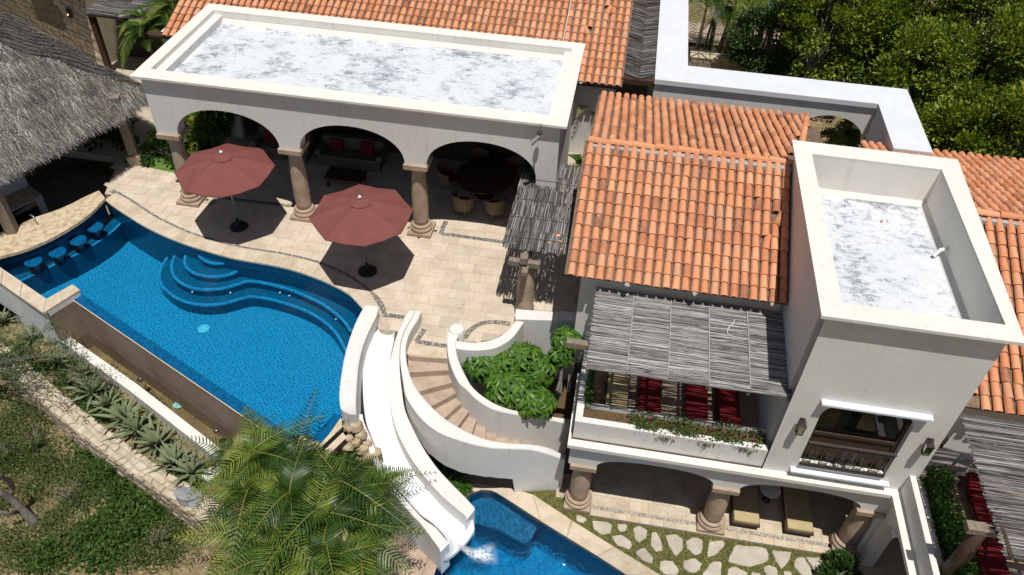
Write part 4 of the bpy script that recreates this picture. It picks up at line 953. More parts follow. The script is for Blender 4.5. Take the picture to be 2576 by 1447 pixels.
# window
wf = MB()
for x0,x1 in ((WX0+.005,WX0+.09),(WX1-.09,WX1-.005)): wf.box(x0,x1,WY+.14,WY+.24,WZ0+.005,WZ1-.32)
wf.strip([(x,WY+.14,wtop(x)-.006) for x in XS], [(x,WY+.14,wtop(x)-.1) for x in XS]); wf.strip([(x,WY+.14,wtop(x)-.1) for x in XS], [(x,WY+.24,wtop(x)-.1) for x in XS])
wf.box(WX0+.095,WX1-.095,WY+.13,WY+.26,1.12,1.22); wf.box(WX0+.095,WX1-.095,WY+.14,WY+.24,WZ0+.005,WZ0+.09)
w_ = wf.build('window', M['darkwood'], tw)
m = MB(); m.poly([(WX0+.09,WY+.19,1.225)]+[(WX1-.09,WY+.19,1.225)]+[(x,WY+.19,wtop(x)-.1) for x in XS[::-1] if WX0+.09 < x < WX1-.09]); m.build('pane', M['cglass'], w_)
m = MB(); m.box(WX0+.1,WX1-.1,WY+.17,WY+.2,WZ0+.1,1.11); m.build('lower_panel', M['darkwood'], w_)
m = MB(); m.box(WX0-.13,WX1+.22,WY-.16,WY-.003,2.44,2.50); m.build('window_hood', M['hood'], tw)
m = MB(); m.box(WX0-.13,WX1+.16,WY-.15,WY-.003,-.10,-.04); m.build('window_sill', M['hood'], tw)
m = MB(); m.box(WX0+.02,WX1-.02,WY-.02,WY+.12,WZ0-.04,WZ0+.02); m.build('inner_sill', M['cream_cap'], tw)
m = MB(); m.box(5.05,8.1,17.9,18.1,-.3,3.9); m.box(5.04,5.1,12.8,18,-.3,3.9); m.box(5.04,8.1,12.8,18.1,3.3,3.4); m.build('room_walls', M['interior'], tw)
m = MB(); m.box(5.5,7.4,13.0,13.25,.7,1.02); m.build('room_counter', M['beige_cushion'], tw)
m = MB(); m.box(6.9,7.12,13.3,15.3,.3,.6); m.build('room_bench', M['beige_cushion'], tw)
m = MB(); m.box(6.1,6.3,14.2,14.7,.3,.75); m.build('room_monitor', simple('blue_screen_fabric', '#5f88a8', .7), tw)
# railing with scrolls
rl = MB(); yR = WY-.04; rx0, rx1 = WX0+.02, WX1-.02
rl.box(rx0,rx1,yR-.03,yR+.03,.98,1.03); rl.box(rx0,rx1,yR-.015,yR+.015,.90,.92); rl.box(rx0,rx1,yR-.02,yR+.02,.20,.24); rl.box(rx0,rx1,yR-.03,yR+.03,.13,.16)
rail = rl.build('railing', M['iron'], tw)
wdt = rx1-rx0; xsb = [rx0+wdt*t for t in (.02,.105,.21,.30,.39)] ; xsb = xsb+[rx0+rx1-x for x in xsb]
for x in xsb: m = MB(); m.tube([(x,yR,.22),(x,yR,.98)], .011, 6); m.build('baluster', M['iron'], rail)
def curl(cx, cz, r, a0, turns, sgn=1):
    return [(cx+r*(1-.62*t)*math.cos(a0+sgn*turns*2*PI*t), yR-.01, cz+r*(1-.62*t)*math.sin(a0+sgn*turns*2*PI*t)) for t in [i/14 for i in range(15)]]
for x, s in ((xsb[1],1),(xsb[3],1),(xsb[8],1),(xsb[6],1)):
    m = MB()
    for sx in (-1,1):
        for sz in (-1,1): m.tube(curl(x+sx*.055, .60+sz*.075, .05, PI/2 if sz < 0 else -PI/2, .85, sx*sz), .009, 5)
        m.tube([(x+sx*.012,yR-.01,.52),(x+sx*.05,yR-.01,.56),(x+sx*.012,yR-.01,.66)], .009, 5)
    m.build('scroll', M['iron'], rail)
xm = (rx0+rx1)/2; m = MB()
for sx in (-1,1):
    for z, r in ((.80,.075),(.66,.06),(.50,.08),(.36,.05)): m.tube(curl(xm+sx*.12, z, r, PI if sx > 0 else 0, .95, sx), .011, 5)
    m.tube([(xm+sx*.02,yR-.01,.28),(xm+sx*.05,yR-.01,.55),(xm+sx*.16,yR-.01,.72),(xm+sx*.02,yR-.01,.92)], .011, 5)
m.build('central_scroll', M['iron'], rail)
m = MB()
for i in range(14): m.tube(curl(rx0+.08+i*(wdt-.16)/13, .19, .028, PI, .7, 1), .006, 4)
m.build('bottom_scrolls', M['iron'], rail)
def lantern(x, y, z, parent):
    m = MB(); m.box(x-.05,x+.05,y-.015,y,z-.12,z+.16); m.tube([(x,y-.02,z+.10),(x,y-.10,z+.16),(x,y-.14,z+.16)], .012, 6); L = m.build('lantern', M['iron'], parent)
    m = MB(); cx, cy = x, y-.14
    m.add([(cx-.09,cy-.09,z+.10),(cx+.09,cy-.09,z+.10),(cx+.09,cy+.09,z+.10),(cx-.09,cy+.09,z+.10),(cx-.03,cy-.03,z+.20),(cx+.03,cy-.03,z+.20),(cx+.03,cy+.03,z+.20),(cx-.03,cy+.03,z+.20)],[(0,1,5,4),(1,2,6,5),(2,3,7,6),(3,0,4,7),(4,5,6,7)])
    m.lathe([(.035,.19),(.045,.22),(.02,.25),(.025,.28),(.005,.31)], (cx,cy,z), 10)
    for sx in (-1,1):
        for sy in (-1,1): m.tube([(cx+sx*.08,cy+sy*.08,z+.10),(cx+sx*.062,cy+sy*.062,z-.20)], .010, 4)
    m.obox((cx,cy,z-.21),(.15,.15,.03)); m.build('lantern_frame', M['iron'], L)
    m = MB(); m.add([(cx+a*.075,cy+b*.075,z+.095) for a,b in ((-1,-1),(1,-1),(1,1),(-1,1))]+[(cx+a*.058,cy+b*.058,z-.195) for a,b in ((-1,-1),(1,-1),(1,1),(-1,1))],[(0,1,5,4),(1,2,6,5),(2,3,7,6),(3,0,4,7)]); m.build('lantern_glass', M['cglass'], L)
    m = MB(); m.lathe([(.02,-.19),(.02,-.09),(.012,-.08)], (cx,cy,z), 8); m.build('candle', M['beige_cushion'], L)
lantern(5.13, WY-.001, 1.62, tw); lantern(7.93, WY-.001, 1.58, tw)
lantern(8.30, 12.7, 1.55, rh)
# lower floor of the gallery: tiles, pebble strip
m = MB(); m.box(.80,7.25,12.20,16.0,-3.5,-3.302); m.box(-.2,.8,12.6,16,-3.5,-3.302); m.box(7.2,9.6,9,16,-3.5,-3.302); structure('gallery_floor', m, M['grout'])
gf = thing('gallery_paving', 'limestone floor tiles along the open front of the lower gallery', 'paving', (4, 12.6, -3.3))
y = 12.20
for r, (dy, wdx) in enumerate(((.20,.33),(0,0),(.33,.52),(.42,.62),(.42,.62),(.42,.62),(.42,.62))):
    if dy == 0: 
        PV.clear(); PF.clear()
        for i in range(int(6.4/.032)):
            for w in range(4): pebble(.82+i*.032+random.uniform(-.006,.006), y+.015+w*.028, -3.30, random.uniform(.011,.016))
        tag(npmesh('pebble_strip', PV, PF, M['pebble'], gf), kind='stuff'); y += .125; continue
    x = .82 - (r%2)*.2
    while x < 7.24:
        a, b = max(x,.82), min(x+wdx,7.24)
        if b-a > .05: m = MB(); m.bevprism([(a+.003,y+.003),(b-.003,y+.003),(b-.003,y+dy-.003),(a+.003,y+dy-.003)], -3.31, -3.288, .004); m.build('floor_tile', M['coping'], gf)
        x += wdx
    y += dy
# ------------------------------------------------------------------ curved walls
def zpath(pts, n, zs):
    # picture points -> places, height running along zs = [(t, z), ...]
    P = [c(*p) for p in pts]; L = [0]
    for a, b in zip(P, P[1:]): L.append(L[-1]+math.hypot(b[0]-a[0], b[1]-a[1]))
    q = [U(0, p[0], p[1], float(np.interp(l/L[-1], [a for a, _ in zs], [b for _, b in zs]))) for p, l in zip(P, L)]
    return spline(q, n)
def curvewall(parent, name, A, B, zb, mat, bev=.02):
    # A, B: the two upper edges; zb: underside (number or list)
    n = len(A); ZB = [zb]*n if not isinstance(zb, (list, tuple)) else list(zb)
    mid = lambda p, q, t: tuple(p[i]+(q[i]-p[i])*t for i in range(3)); m = MB()
    def dn(p, dz): return (p[0],p[1],p[2]-dz)
    rows = [[(a[0],a[1],z) for a, z in zip(A, ZB)], [dn(a, bev) for a in A], [mid(a,b,.10) for a, b in zip(A,B)], [mid(a,b,.90) for a, b in zip(A,B)], [dn(b, bev) for b in B], [(b[0],b[1],z) for b, z in zip(B, ZB)]]
    for r1, r2 in zip(rows, rows[1:]): m.strip(r1, r2)
    m.strip(rows[-1], rows[0])
    for e in (0, n-1): m.poly([r[e] for r in rows])
    return m.build(name, mat, parent, 50)
# ------------------------------------------------------------------ water slide
sld = thing('water_slide', 'glossy white curved water slide between plastered walls, running down to the lower pool', 'water slide', (-4, 12.5, -3.4))
SLz = [(0,.42),(1,.42)]
SLa = zpath([(5,175,858),(5,120,960),(5,75,1070),(5,30,1220),(5,5,1350),(8,-12,30),(8,-14,120),(8,0,200),(8,60,236)], 30, [(0,.42),(.85,.38),(1,.1)])
SLb = zpath([(5,280,868),(5,268,925),(5,232,1000),(5,192,1085),(5,152,1200),(5,126,1330),(8,117,0),(8,112,80),(8,110,160),(8,112,238)], 30, [(0,.42),(.85,.38),(1,.1)])
curvewall(sld, 'side_wall', SLa, SLb, -1.5, M['stucco'])
zl = [(0,-.03),(.12,-.12),(1,-2.72)]
Lp = zpath([(5,287,1033),(5,240,1090),(5,205,1165),(5,175,1260),(5,162,1380),(8,162,0),(8,168,150),(8,188,300),(8,235,430),(8,290,580),(8,370,740),(8,480,868),(8,600,1000),(8,700,1075),(8,800,1200),(8,775,1330)], 60, zl)
Rp = zpath([(5,405,1045),(5,398,1130),(5,375,1240),(5,362,1340),(5,358,1447),(8,368,120),(8,395,230),(8,435,330),(8,500,460),(8,570,580),(8,670,720),(8,790,850),(8,900,945),(8,985,1020),(8,1003,1110)], 60, zl)
m = MB(); nn_ = 12; rows = []
for k in range(nn_+1):
    t = k/nn_; u = (2*t-1); rows.append([(a[0]+(b[0]-a[0])*t, a[1]+(b[1]-a[1])*t, a[2]+(b[2]-a[2])*t - (.20+.05*i/60)*(1-abs(u)**3)+.03) for i, (a, b) in enumerate(zip(Lp, Rp))])
for r1, r2 in zip(rows, rows[1:]): m.strip(r2, r1)
lowr = [[(p[0],p[1],p[2]-.12) for p in r] for r in rows]
for r1, r2 in zip(lowr, lowr[1:]): m.strip(r1, r2)
for k in range(nn_): m.poly([rows[k][-1],rows[k+1][-1],lowr[k+1][-1],lowr[k][-1]]); 
m.build('channel', M['slide_white'], sld, True)
SRz = [(0,.42),(.08,.40),(1,-2.2)]
SRa = zpath([(5,507,900),(5,470,965),(5,432,1045),(5,402,1130),(5,377,1230),(5,358,1330),(5,347,1447),(8,373,190),(8,410,335),(8,475,480),(8,550,600),(8,650,730),(8,760,850),(8,870,945),(8,950,1010)], 50, SRz)
SRb = zpath([(5,555,900),(5,522,965),(5,478,1045),(5,450,1130),(5,440,1230),(5,440,1330),(5,450,1447),(8,478,190),(8,530,320),(8,590,440),(8,665,560),(8,745,665),(8,840,765),(8,930,855),(8,1005,935)], 50, SRz)
curvewall(sld, 'side_wall', SRa, SRb, [p[2]-1.0 if p[2] > -1.6 else -3.5 for p in SRa], M['stucco'])
SKa = zpath([(8,105,235),(8,125,300),(8,180,430),(8,235,580),(8,320,745),(8,430,880),(8,540,1000),(8,590,1050),(8,645,1120),(8,742,1250)], 34, [(0,-.45),(1,-2.3)])
SKb = zpath([(8,160,235),(8,175,300),(8,230,430),(8,288,580),(8,368,740),(8,478,868),(8,596,1000),(8,650,1045),(8,715,1090),(8,800,1190)], 34, [(0,-.45),(1,-2.3)])
curvewall(sld, 'side_wall', SKa, SKb, [-3.5]*34, M['stucco'])
e0, e1 = SRa[-1], SRb[-1]
m = MB(); m.prism([(e1[0]+.01,e1[1]-.0),(e0[0]-.01,e0[1]+.01),(e0[0]-.02,e0[1]-.10),(e1[0]+.01,e1[1]-.08)], -3.45, -2.22); m.build('end_panel', M['slide_white'], sld)
e0, e1 = SKa[-1], SKb[-1]; m = MB(); m.prism([(e1[0]+.02,e1[1]+.02),(e0[0],e0[1]),(e0[0]+.03,e0[1]-.08),(e1[0]+.05,e1[1]-.05)], -3.45, -2.32); m.build('end_panel', M['slide_white'], sld)
# running water sheet + splash
# ------------------------------------------------------------------ staircase
stc = thing('curved_staircase', 'curved outdoor staircase of pinkish stone steps between cream plastered walls', 'staircase', (-2.5, 13, -3.3))
N_ = [(5,515,1232,5,795,1262),(5,520,1365,5,800,1350),(8,590,62,8,815,2),(8,680,175,8,850,85),(8,780,262,8,890,165),(8,878,330,8,945,238),(8,988,375,8,1016,282),(8,1083,410,8,1088,318),(8,1170,430,8,1162,350),(8,1265,442,8,1250,368),(8,1345,450,8,1330,392),(8,1435,455,8,1410,395),(8,1515,465,8,1502,408),(8,1600,500,8,1603,428),(8,1690,520,8,1697,460)]
ab = []
for i, q in enumerate(N_):
    z = -.2*i; a = Vector(U(*q[:3], z)); b = Vector(U(*q[3:], z)); d = (a-b); d.z = 0; w = .88; 
    if i >= 2: d = d.normalized()*w; a = b+d
    a = a + d.normalized()*.05; b = b - d.normalized()*.12; ab.append((a, b, z))
ab.append((ab[-1][0]+Vector((.33,.1,-.2)), ab[-1][1]+Vector((.33,.1,-.2)), -3.0)); ab.append((ab[-1][0]+Vector((.4,.1,-.2)), ab[-1][1]+Vector((.4,.1,-.2)), -3.2))
for i in range(1, len(ab)):
    (a0,b0,_), (a1,b1,z) = ab[i-1], ab[i]; back = ((a0-a1)+(b0-b1)).normalized()*.03; back.z = 0
    m = MB(); m.prism([(a1.x,a1.y),(b1.x,b1.y),(b0.x+back.x,b0.y+back.y),(a0.x+back.x,a0.y+back.y)], z-.42, z); m.build('step', M['step'], stc)
a, b, _ = ab[0]; m = MB(); m.prism([(a.x,a.y),(b.x,b.y),(b.x+.02,b.y+.38),(a.x-.02,a.y+.38)], -.4, .01); m.build('landing_slab', M['coping'], stc)
SOz = [(0,.42),(.12,.40),(.90,-1.45),(1,-1.9)]
SOa = zpath([(5,557,900),(5,524,965),(5,480,1045),(5,452,1130),(5,442,1240),(5,452,1350),(5,470,1447),(8,482,80),(8,520,155),(8,590,250),(8,660,318),(8,750,376),(8,860,420),(8,1000,463),(8,1150,490),(8,1300,497),(8,1430,503),(8,1560,535),(8,1688,580)], 70, SOz)
SOb = zpath([(5,603,905),(5,578,965),(5,522,1055),(5,491,1150),(5,488,1250),(5,508,1350),(5,543,1447),(8,585,65),(8,645,140),(8,725,220),(8,800,280),(8,880,328),(8,950,367),(8,1040,405),(8,1140,434),(8,1270,453),(8,1400,460),(8,1540,480),(8,1692,545)], 70, SOz)
zbo = []
def proj(p):
    q = RW @ (np.array(p) - np.array([0, 0, CH])); return (CX + F*q[0]/-q[2], CY - F*q[1]/-q[2])
under = [c(8,*q) for q in ((440,100),(480,190),(560,390),(650,520),(780,620),(900,670),(1050,700),(1200,715),(1310,722))]
for p in SOa:                                                    # depth of the hanging outer face
    z = p[2]-.5
    if p[0] > -1.36: z = -3.42
    else:
        while z > -3.4:
            x_, y_ = proj((p[0], p[1], z))
            if x_ < under[0][0]: z = p[2]-1.0; break
            if y_ > np.interp(x_, [a for a, _ in under], [b for _, b in under]): break
            z -= .03
    zbo.append(z)
SOa = [(p[0], p[1], p[2]-.004) for p in SOa]
curvewall(stc, 'outer_wall', SOa, SOb, zbo, M['stucco'])
SIz = [(0,.42),(.1,.42),(1,-1.5)]
SIa = zpath([(5,800,1060),(5,797,1150),(5,808,1250),(5,840,1350),(5,890,1447),(8,930,35),(8,1000,105),(8,1070,158),(8,1150,200),(8,1230,222),(8,1330,240),(8,1450,258),(8,1570,278),(8,1720,310)], 50, SIz)
SIb = zpath([(5,900,1060),(5,864,1130),(5,868,1210),(5,897,1305),(5,960,1430),(8,1000,40),(8,1060,92),(8,1130,138),(8,1200,172),(8,1280,198),(8,1370,215),(8,1470,232),(8,1580,250),(8,1725,272)], 50, SIz)
curvewall(stc, 'inner_wall', SIa, SIb, -3.4, M['stucco'])
p = U(5,870,1040,.45); m = MB(); m.lathe([(.21,-.9),(.21,.0),(.19,.03)], p, 24); m.build('wall_end_post', M['stucco'], stc, 40)
m = MB(); m.lathe([(.012,0),(.03,.02),(.012,.05)], (p[0]+.24,p[1]+.03,p[2]-.1), 8)
for a_, b_ in ((970,188),(1272,328),(1643,395)):
    q = AY(8,a_,b_,U(8,a_,b_,-1.2 if a_ < 1100 else -1.9 if a_ < 1400 else -2.1)[1]); m = MB(); m.box(q[0]-.10,q[0]+.10,q[1]-.03,q[1]+.02,q[2]-.08,q[2]+.06); w1 = m.build('step_light', M['stucco'], stc); m = MB(); m.box(q[0]-.07,q[0]+.07,q[1]-.034,q[1]-.031,q[2]-.02,q[2]+.04); m.build('light_slot', M['greywood'], w1)
# curved planter wall and back wall with the round-leaved shrubs
CWa = spline([U(5,a,b,.42) for a, b in ((866,1122),(940,1133),(1020,1136),(1100,1124),(1180,1098),(1250,1050),(1312,975))], 26)
CWb = spline([U(5,a,b,.42) for a, b in ((862,1180),(930,1192),(1010,1196),(1100,1190),(1190,1166),(1290,1100),(1378,985))], 26)
pwl = thing('planter_wall', 'low curved cream wall edging the terrace above the green shrubs', 'wall', (-2.5, 14.5, -3.4))
curvewall(pwl, 'curved_wall', CWa, CWb, -3.4, M['stucco'])
a, b = U(5,1316,888,.42), U(5,1643,912,.42); d_, e_ = U(5,1640,975,.42), U(5,1312,965,.42); m = MB(); m.prism([a[:2],b[:2],d_[:2],e_[:2]], -3.4, .42); m.build('straight_wall', M['stucco'], pwl)
a, b = U(5,1650,902,.6), U(5,1893,930,.6); d_, e_ = U(5,1888,985,.6), U(5,1645,962,.6); m = MB(); m.prism([a[:2],(b[0]+.1,b[1]),(d_[0]+.1,d_[1]),e_[:2]], -3.4, .6); m.build('straight_wall', M['stucco'], pwl)
m = MB(); m.flat([(-3.35,14.0),(-3.0,13.3),(-2.2,13.15),(-1.2,13.6),(-.1,14.0),(-.1,16),(-3,14.6)], -1.9); structure('planter_soil', m, M['bedsoil'])
# ------------------------------------------------------------------ lower pool
ZL = -3.42
lpI = [(8,935,862),(8,985,830),(8,1060,806),(8,1130,810),(8,1175,830),(8,1290,902),(8,1500,1040),(8,1700,1163),(8,1930,1305),(8,2150,1447)]
lpO = [(8,880,800),(8,940,770),(8,1020,760),(8,1100,770),(8,1180,790),(8,1290,800),(8,1450,846),(8,1740,1040),(8,2060,1240),(8,2420,1460)]
LI = [U(*p,-3.3)[:2] for p in lpI]; LO = [U(*p,-3.3)[:2] for p in lpO]
def ext(L, d):
    t = Vector((L[-1][0]-L[-2][0], L[-1][1]-L[-2][1])).normalized(); return (L[-1][0]+t.x*d, L[-1][1]+t.y*d)
LI.append(ext(LI, 2.4)); LO.append(ext(LO, 2.4))
lowp = LI + [(LI[-1][0], 7.0), (-3.6, 7.0), (-3.35, 9.0), (-3.2, 10.5), (-2.9, 11.9)]
lp = thing('lower_pool', 'smaller deep blue pool at the foot of the white slide', 'swimming pool', (0, 10, -4.6))
m = MB(); m.flat(lowp, -4.75); m.build('pool_floor', M['pool_low'], lp)
m = MB(); Q = lowp+[lowp[0]]; m.strip([(p[0],p[1],-3.31) for p in Q], [(p[0],p[1],-4.75) for p in Q]); m.build('pool_wall', M['pool_wall'], lp)
sh_ = [U(8,a,b,-3.75)[:2] for a, b in ((985,905),(1060,870),(1140,880),(1300,975),(1480,1085),(1440,1170),(1380,1215),(1180,1110),(1010,1060))]
m = MB(); m.prism(sh_, -4.7, -3.75, 0, 1, bottom=False); m.build('underwater_bench', [M['pool_low_bench'], M['pool_wall']], lp)
m = MB(); m.strip([(p[0],p[1],-3.744) for p in sh_+sh_[:1]], [(p[0]*.97+.03*-.9,p[1]*.97+.03*11.6,-3.744) for p in sh_+sh_[:1]]); m.build('bench_edge_tile', M['pool_edge'], lp)
m = MB(); m.flat(lowp, ZL); tag(m.build('lower_pool_water', M['water_ripple']), kind='structure')
lc = thing('lower_pool_coping', 'broad cream stone slabs edging the lower pool beside the lawn', 'coping', (0, 11.8, -3.3))
cuts = [0,2,4,6,7,8,9,10]
for a_, b_ in zip(cuts, cuts[1:]):
    pin, pout = LI[a_:b_+1], LO[a_:b_+1]; sh2 = lambda P, Q, t: (P[0]+(Q[0]-P[0])*t, P[1]+(Q[1]-P[1])*t)
    pin = [sh2(pin[0],pin[1],.006)]+pin[1:-1]+[sh2(pin[-1],pin[-2],.006)]; pout = [sh2(pout[0],pout[1],.006)]+pout[1:-1]+[sh2(pout[-1],pout[-2],.006)]
    m = MB(); m.prism(pin+pout[::-1], -3.42, -3.28); m.build('coping_slab', M['coping'], lc)
m = MB(); m.flat([(-4.6,7),(-3.2,7.0),(-3.05,9.0),(-2.92,10.5),(-2.62,12.0)]+[(x,y) for x, y in LO[:6]]+[(-.2,14.4),(-4.6,14.0)], -3.36); structure('lower_path', m, M['step'])
# lawn with stepping stones
lawn = [(LO[i][0],LO[i][1]) for i in range(5,11)] + [(7.9,LO[10][1]),(7.9,12.6),(7.3,12.5),(7.3,12.16),(.80,12.16),(.80,12.9),(.0,12.95),(-.9,12.75)]
m = MB(); m.flat(lawn, -3.335); structure('lawn', m, M['lawn'])
fs = thing('stepping_stones', 'irregular pale flagstones set in the lawn in front of the arched gallery', 'stepping stones', (4, 11.3, -3.33))
ST = [(8,[(1770,1005),(1810,1000),(1850,1025),(1830,1055),(1780,1045)]),(8,[(1890,1040),(2000,1045),(2045,1080),(2030,1130),(1970,1145),(1910,1105)]),(8,[(2090,1060),(2155,1070),(2150,1110),(2100,1120),(2085,1090)]),(8,[(2040,1155),(2110,1145),(2165,1180),(2195,1225),(2165,1255),(2080,1220)]),(8,[(2205,1090),(2255,1078),(2308,1115),(2300,1165),(2250,1205),(2210,1160)]),(8,[(2340,1130),(2375,1118),(2410,1180),(2425,1260),(2375,1272),(2335,1225)]),(8,[(2445,1150),(2530,1142),(2578,1185),(2575,1250),(2520,1305),(2470,1230)]),(8,[(2225,1265),(2290,1245),(2350,1310),(2345,1365),(2280,1340),(2230,1300)]),(8,[(2410,1345),(2500,1345),(2545,1410),(2530,1447),(2430,1440),(2400,1390)]),
(9,[(30,1190),(80,1165),(150,1185),(140,1280),(95,1300),(30,1245)]),(9,[(200,1195),(310,1190),(312,1230),(260,1290),(185,1310),(190,1260)]),(9,[(405,1220),(620,1245),(648,1290),(640,1340),(520,1385),(345,1350),(370,1280)]),(9,[(675,1260),(822,1275),(800,1340),(745,1400),(700,1340)]),(9,[(860,1320),(920,1315),(970,1420),(975,1450),(900,1450),(838,1380)]),(9,[(930,1310),(1060,1325),(1090,1400),(1085,1447),(1010,1447),(970,1370)]),(9,[(10,1340),(90,1322),(148,1365),(110,1420),(60,1432),(5,1390)]),(9,[(180,1400),(230,1345),(292,1350),(290,1447),(220,1490),(150,1447)]),(9,[(345,1400),(400,1385),(490,1430),(480,1470),(345,1470)]),(9,[(610,1385),(660,1372),(705,1395),(715,1460),(640,1460),(615,1420)]),(9,[(520,1425),(590,1440),(560,1470),(515,1470)]),(9,[(760,1415),(820,1430),(820,1470),(765,1470)]),(9,[(900,1480),(980,1470),(1060,1490),(1040,1560),(920,1560)]),(9,[(640,1490),(740,1490),(760,1560),(650,1580)]),(9,[(380,1500),(520,1500),(540,1570),(400,1590)])]
flags = []
for k, pts in ST:
    q = [U(k,a,b,-3.31)[:2] for a, b in pts]; cxy = (sum(p[0] for p in q)/len(q), sum(p[1] for p in q)/len(q)); r = []
    for i in range(len(q)):                                            # chip the outline
        a, b = q[i], q[(i+1)%len(q)]; r.append(a)
        for t in (.33,.66): x, y = a[0]+(b[0]-a[0])*t, a[1]+(b[1]-a[1])*t; d = random.uniform(-.012,.03); l = math.hypot(x-cxy[0], y-cxy[1]) or 1; r.append((x+(x-cxy[0])/l*d, y+(y-cxy[1])/l*d))
    flags.append(q); m = MB(); m.bevprism(r, -3.40, -3.300+random.uniform(-.004,.004), .012); m.build('stepping_stone', M['flag'], fs)
# ------------------------------------------------------------------ catch basin, its white wall, garden bed
bs = thing('basin_wall', 'narrow white wall between the shallow catch basin and the agave bed', 'wall', (-12, 12.6, -1.8))
BWc = spline([U(*p,-1.2) for p in ((4,455,1083),(4,700,1262),(4,955,1440),(7,1200,183),(7,1460,385),(7,1800,650),(7,2050,850))], 9)
bwl, bwr = offset(BWc, .13), offset(BWc, -.13)
m = MB(); m.prism([p[:2] for p in bwl]+[p[:2] for p in bwr[::-1]], -2.4, -1.2); m.build('wall', M['cream_cap'], bs)
far_ = [(p[0]+.06, p[1]-.07) for p in (Ac, Kc)]
inner_ = bwl if bwl[3][1] > bwr[3][1] else bwr
m = MB(); m.flat([(Ac[0]-.45,Ac[1]-.35),(Ac[0]+.3,Ac[1]+.2),(Kc[0]+.3,Kc[1]+.3),(Kc[0]+.4,Kc[1]-1.2)]+[p[:2] for p in inner_[::-1]], -2.0); structure('basin_floor', m, M['basin_floor'])
m = MB(); m.flat([(Ac[0]-.45,Ac[1]-.35),(Ac[0]+.1,Ac[1]-.05),(Kc[0]+.1,Kc[1]-.05),(Kc[0]+.4,Kc[1]-1.2)]+[p[:2] for p in inner_[::-1]], -1.42); structure('basin_water', m, M['water_basin'])
def ornament(k, a, b, label, r=.085):
    p = U(k,a,b,-1.38); t = thing('mirror_ball', label, 'garden ball', p, 'silver balls in the catch basin'); mm = bpy.data.materials.get('mirror_steel') or simple('mirror_steel', '#d9dadb', .06, .5, .02, metal=1.0)
    m = MB(); m.ball((p[0],p[1],p[2]+r*.8), r, 16); m.build('ball', mm, t, True); m = MB(); m.lathe([(r*.4,-.04),(r*.35,.02)], p, 10); m.build('foot', mm, t)
ornament(4,1065,1428,'shiny silver ball in the brown catch basin, the left one below the blue pool rim'); ornament(7,1637,372,'shiny silver ball in the catch basin beside the palm fronds')
p = U(7,1347,162,-1.95); m = MB(); m.lathe([(.15,0),(.15,.02),(.1,.03)], p, 20); o = m.build('basin_drain', simple('drain_cover_pale', '#8cc7c9', .5)); tag(o, 'round pale drain cover on the floor of the brown catch basin', 'drain cover')
gl = [U(7,300,50,-1.75), U(7,1650,1050,-1.75)]
outer_ = bwr if inner_ is bwl else bwl
gx = [(GW0[0]+gwd.x*t, GW0[1]+gwd.y*t) for t in (-4.2, 0, 3, 6, 9.5)]
m = MB(); NB = 60; g0 = []; g1 = []
ob = [(outer_[0][0]-3.6,outer_[0][1]+1.35)]+[p[:2] for p in outer_]
OB = spline(ob, NB); GX = spline(gx, NB)
rowsb = []
for k in range(13):
    t = k/12; rowsb.append([(a[0]+(b[0]-a[0])*t, a[1]+(b[1]-a[1])*t, -1.72+.10*noise_(i*.3, k*.4)+.12*(1-t)) for i, (a, b) in enumerate(zip(OB, GX))])
for r1, r2 in zip(rowsb, rowsb[1:]): m.strip(r1, r2)
structure('planting_bed', m, M['soil'], True)
m = MB(); q = U(7,1530,735,-1.62); q2 = U(7,1750,560,-1.62); d = Vector((q2[0]-q[0], q2[1]-q[1])).normalized(); nn = Vector((-d.y, d.x))*.16
m.prism([(q[0]-nn.x,q[1]-nn.y),(q2[0]-nn.x,q2[1]-nn.y),(q2[0]+nn.x,q2[1]+nn.y),(q[0]+nn.x,q[1]+nn.y)], -2.4, -1.6); tag(m.build('cross_wall', M['cream_cap']), 'short pale cross wall between agave bed and palms', 'wall')
# rough stone garden wall: every stone its own piece
gw = thing('stone_garden_wall', 'long rough wall of pale fieldstones below the agave bed', 'wall', (GW0[0],GW0[1],-2.8))
Lw = Vector((GW1[0]-GW0[0], GW1[1]-GW0[1])).length+5.2; s0 = -4.2; WW = .52; ns = int(Lw/.25); nc_ = 3
curve = lambda s: .12*math.sin(s*.45)
jt = [[(s0+i*.25+random.uniform(-.085,.085), -WW/2+j*WW/nc_+(random.uniform(-.05,.05) if 0 < j < nc_ else random.uniform(-.03,.03))) for j in range(nc_+1)] for i in range(ns+1)]
def W2(s, w, z): w2 = w+curve(s); return (GW0[0]+gwd.x*s+gwn.x*w2, GW0[1]+gwd.y*s+gwn.y*w2, z)
m = MB()
for i in range(ns): pass
core = [W2(s0+i*.25, -WW/2+.03, 0) for i in range(ns+1)], [W2(s0+i*.25, WW/2-.03, 0) for i in range(ns+1)]
m.prism([p[:2] for p in core[0]]+[p[:2] for p in core[1][::-1]], -4.2, -1.62); m.build('wall_core', M['mortar'], gw)
for i in range(ns):
    for j in range(nc_):
        q = [jt[i][j], jt[i+1][j], jt[i+1][j+1], jt[i][j+1]]; cs = sum(p[0] for p in q)/4; cw = sum(p[1] for p in q)/4; q2 = []
        for a, b in zip(q, q[1:]+q[:1]):
            for t in (.12,.5,.88): x, y = a[0]+(b[0]-a[0])*t, a[1]+(b[1]-a[1])*t; k = .955+random.uniform(-.06,.03); q2.append((cs+(x-cs)*k, cw+(y-cw)*k))
        P = [W2(x, y, 0)[:2] for x, y in q2]; m = MB(); m.bevprism(P, -1.72, -1.585+random.uniform(-.03,.04), .02); m.build('stone', M['wallstone'], gw)
fm = MB()
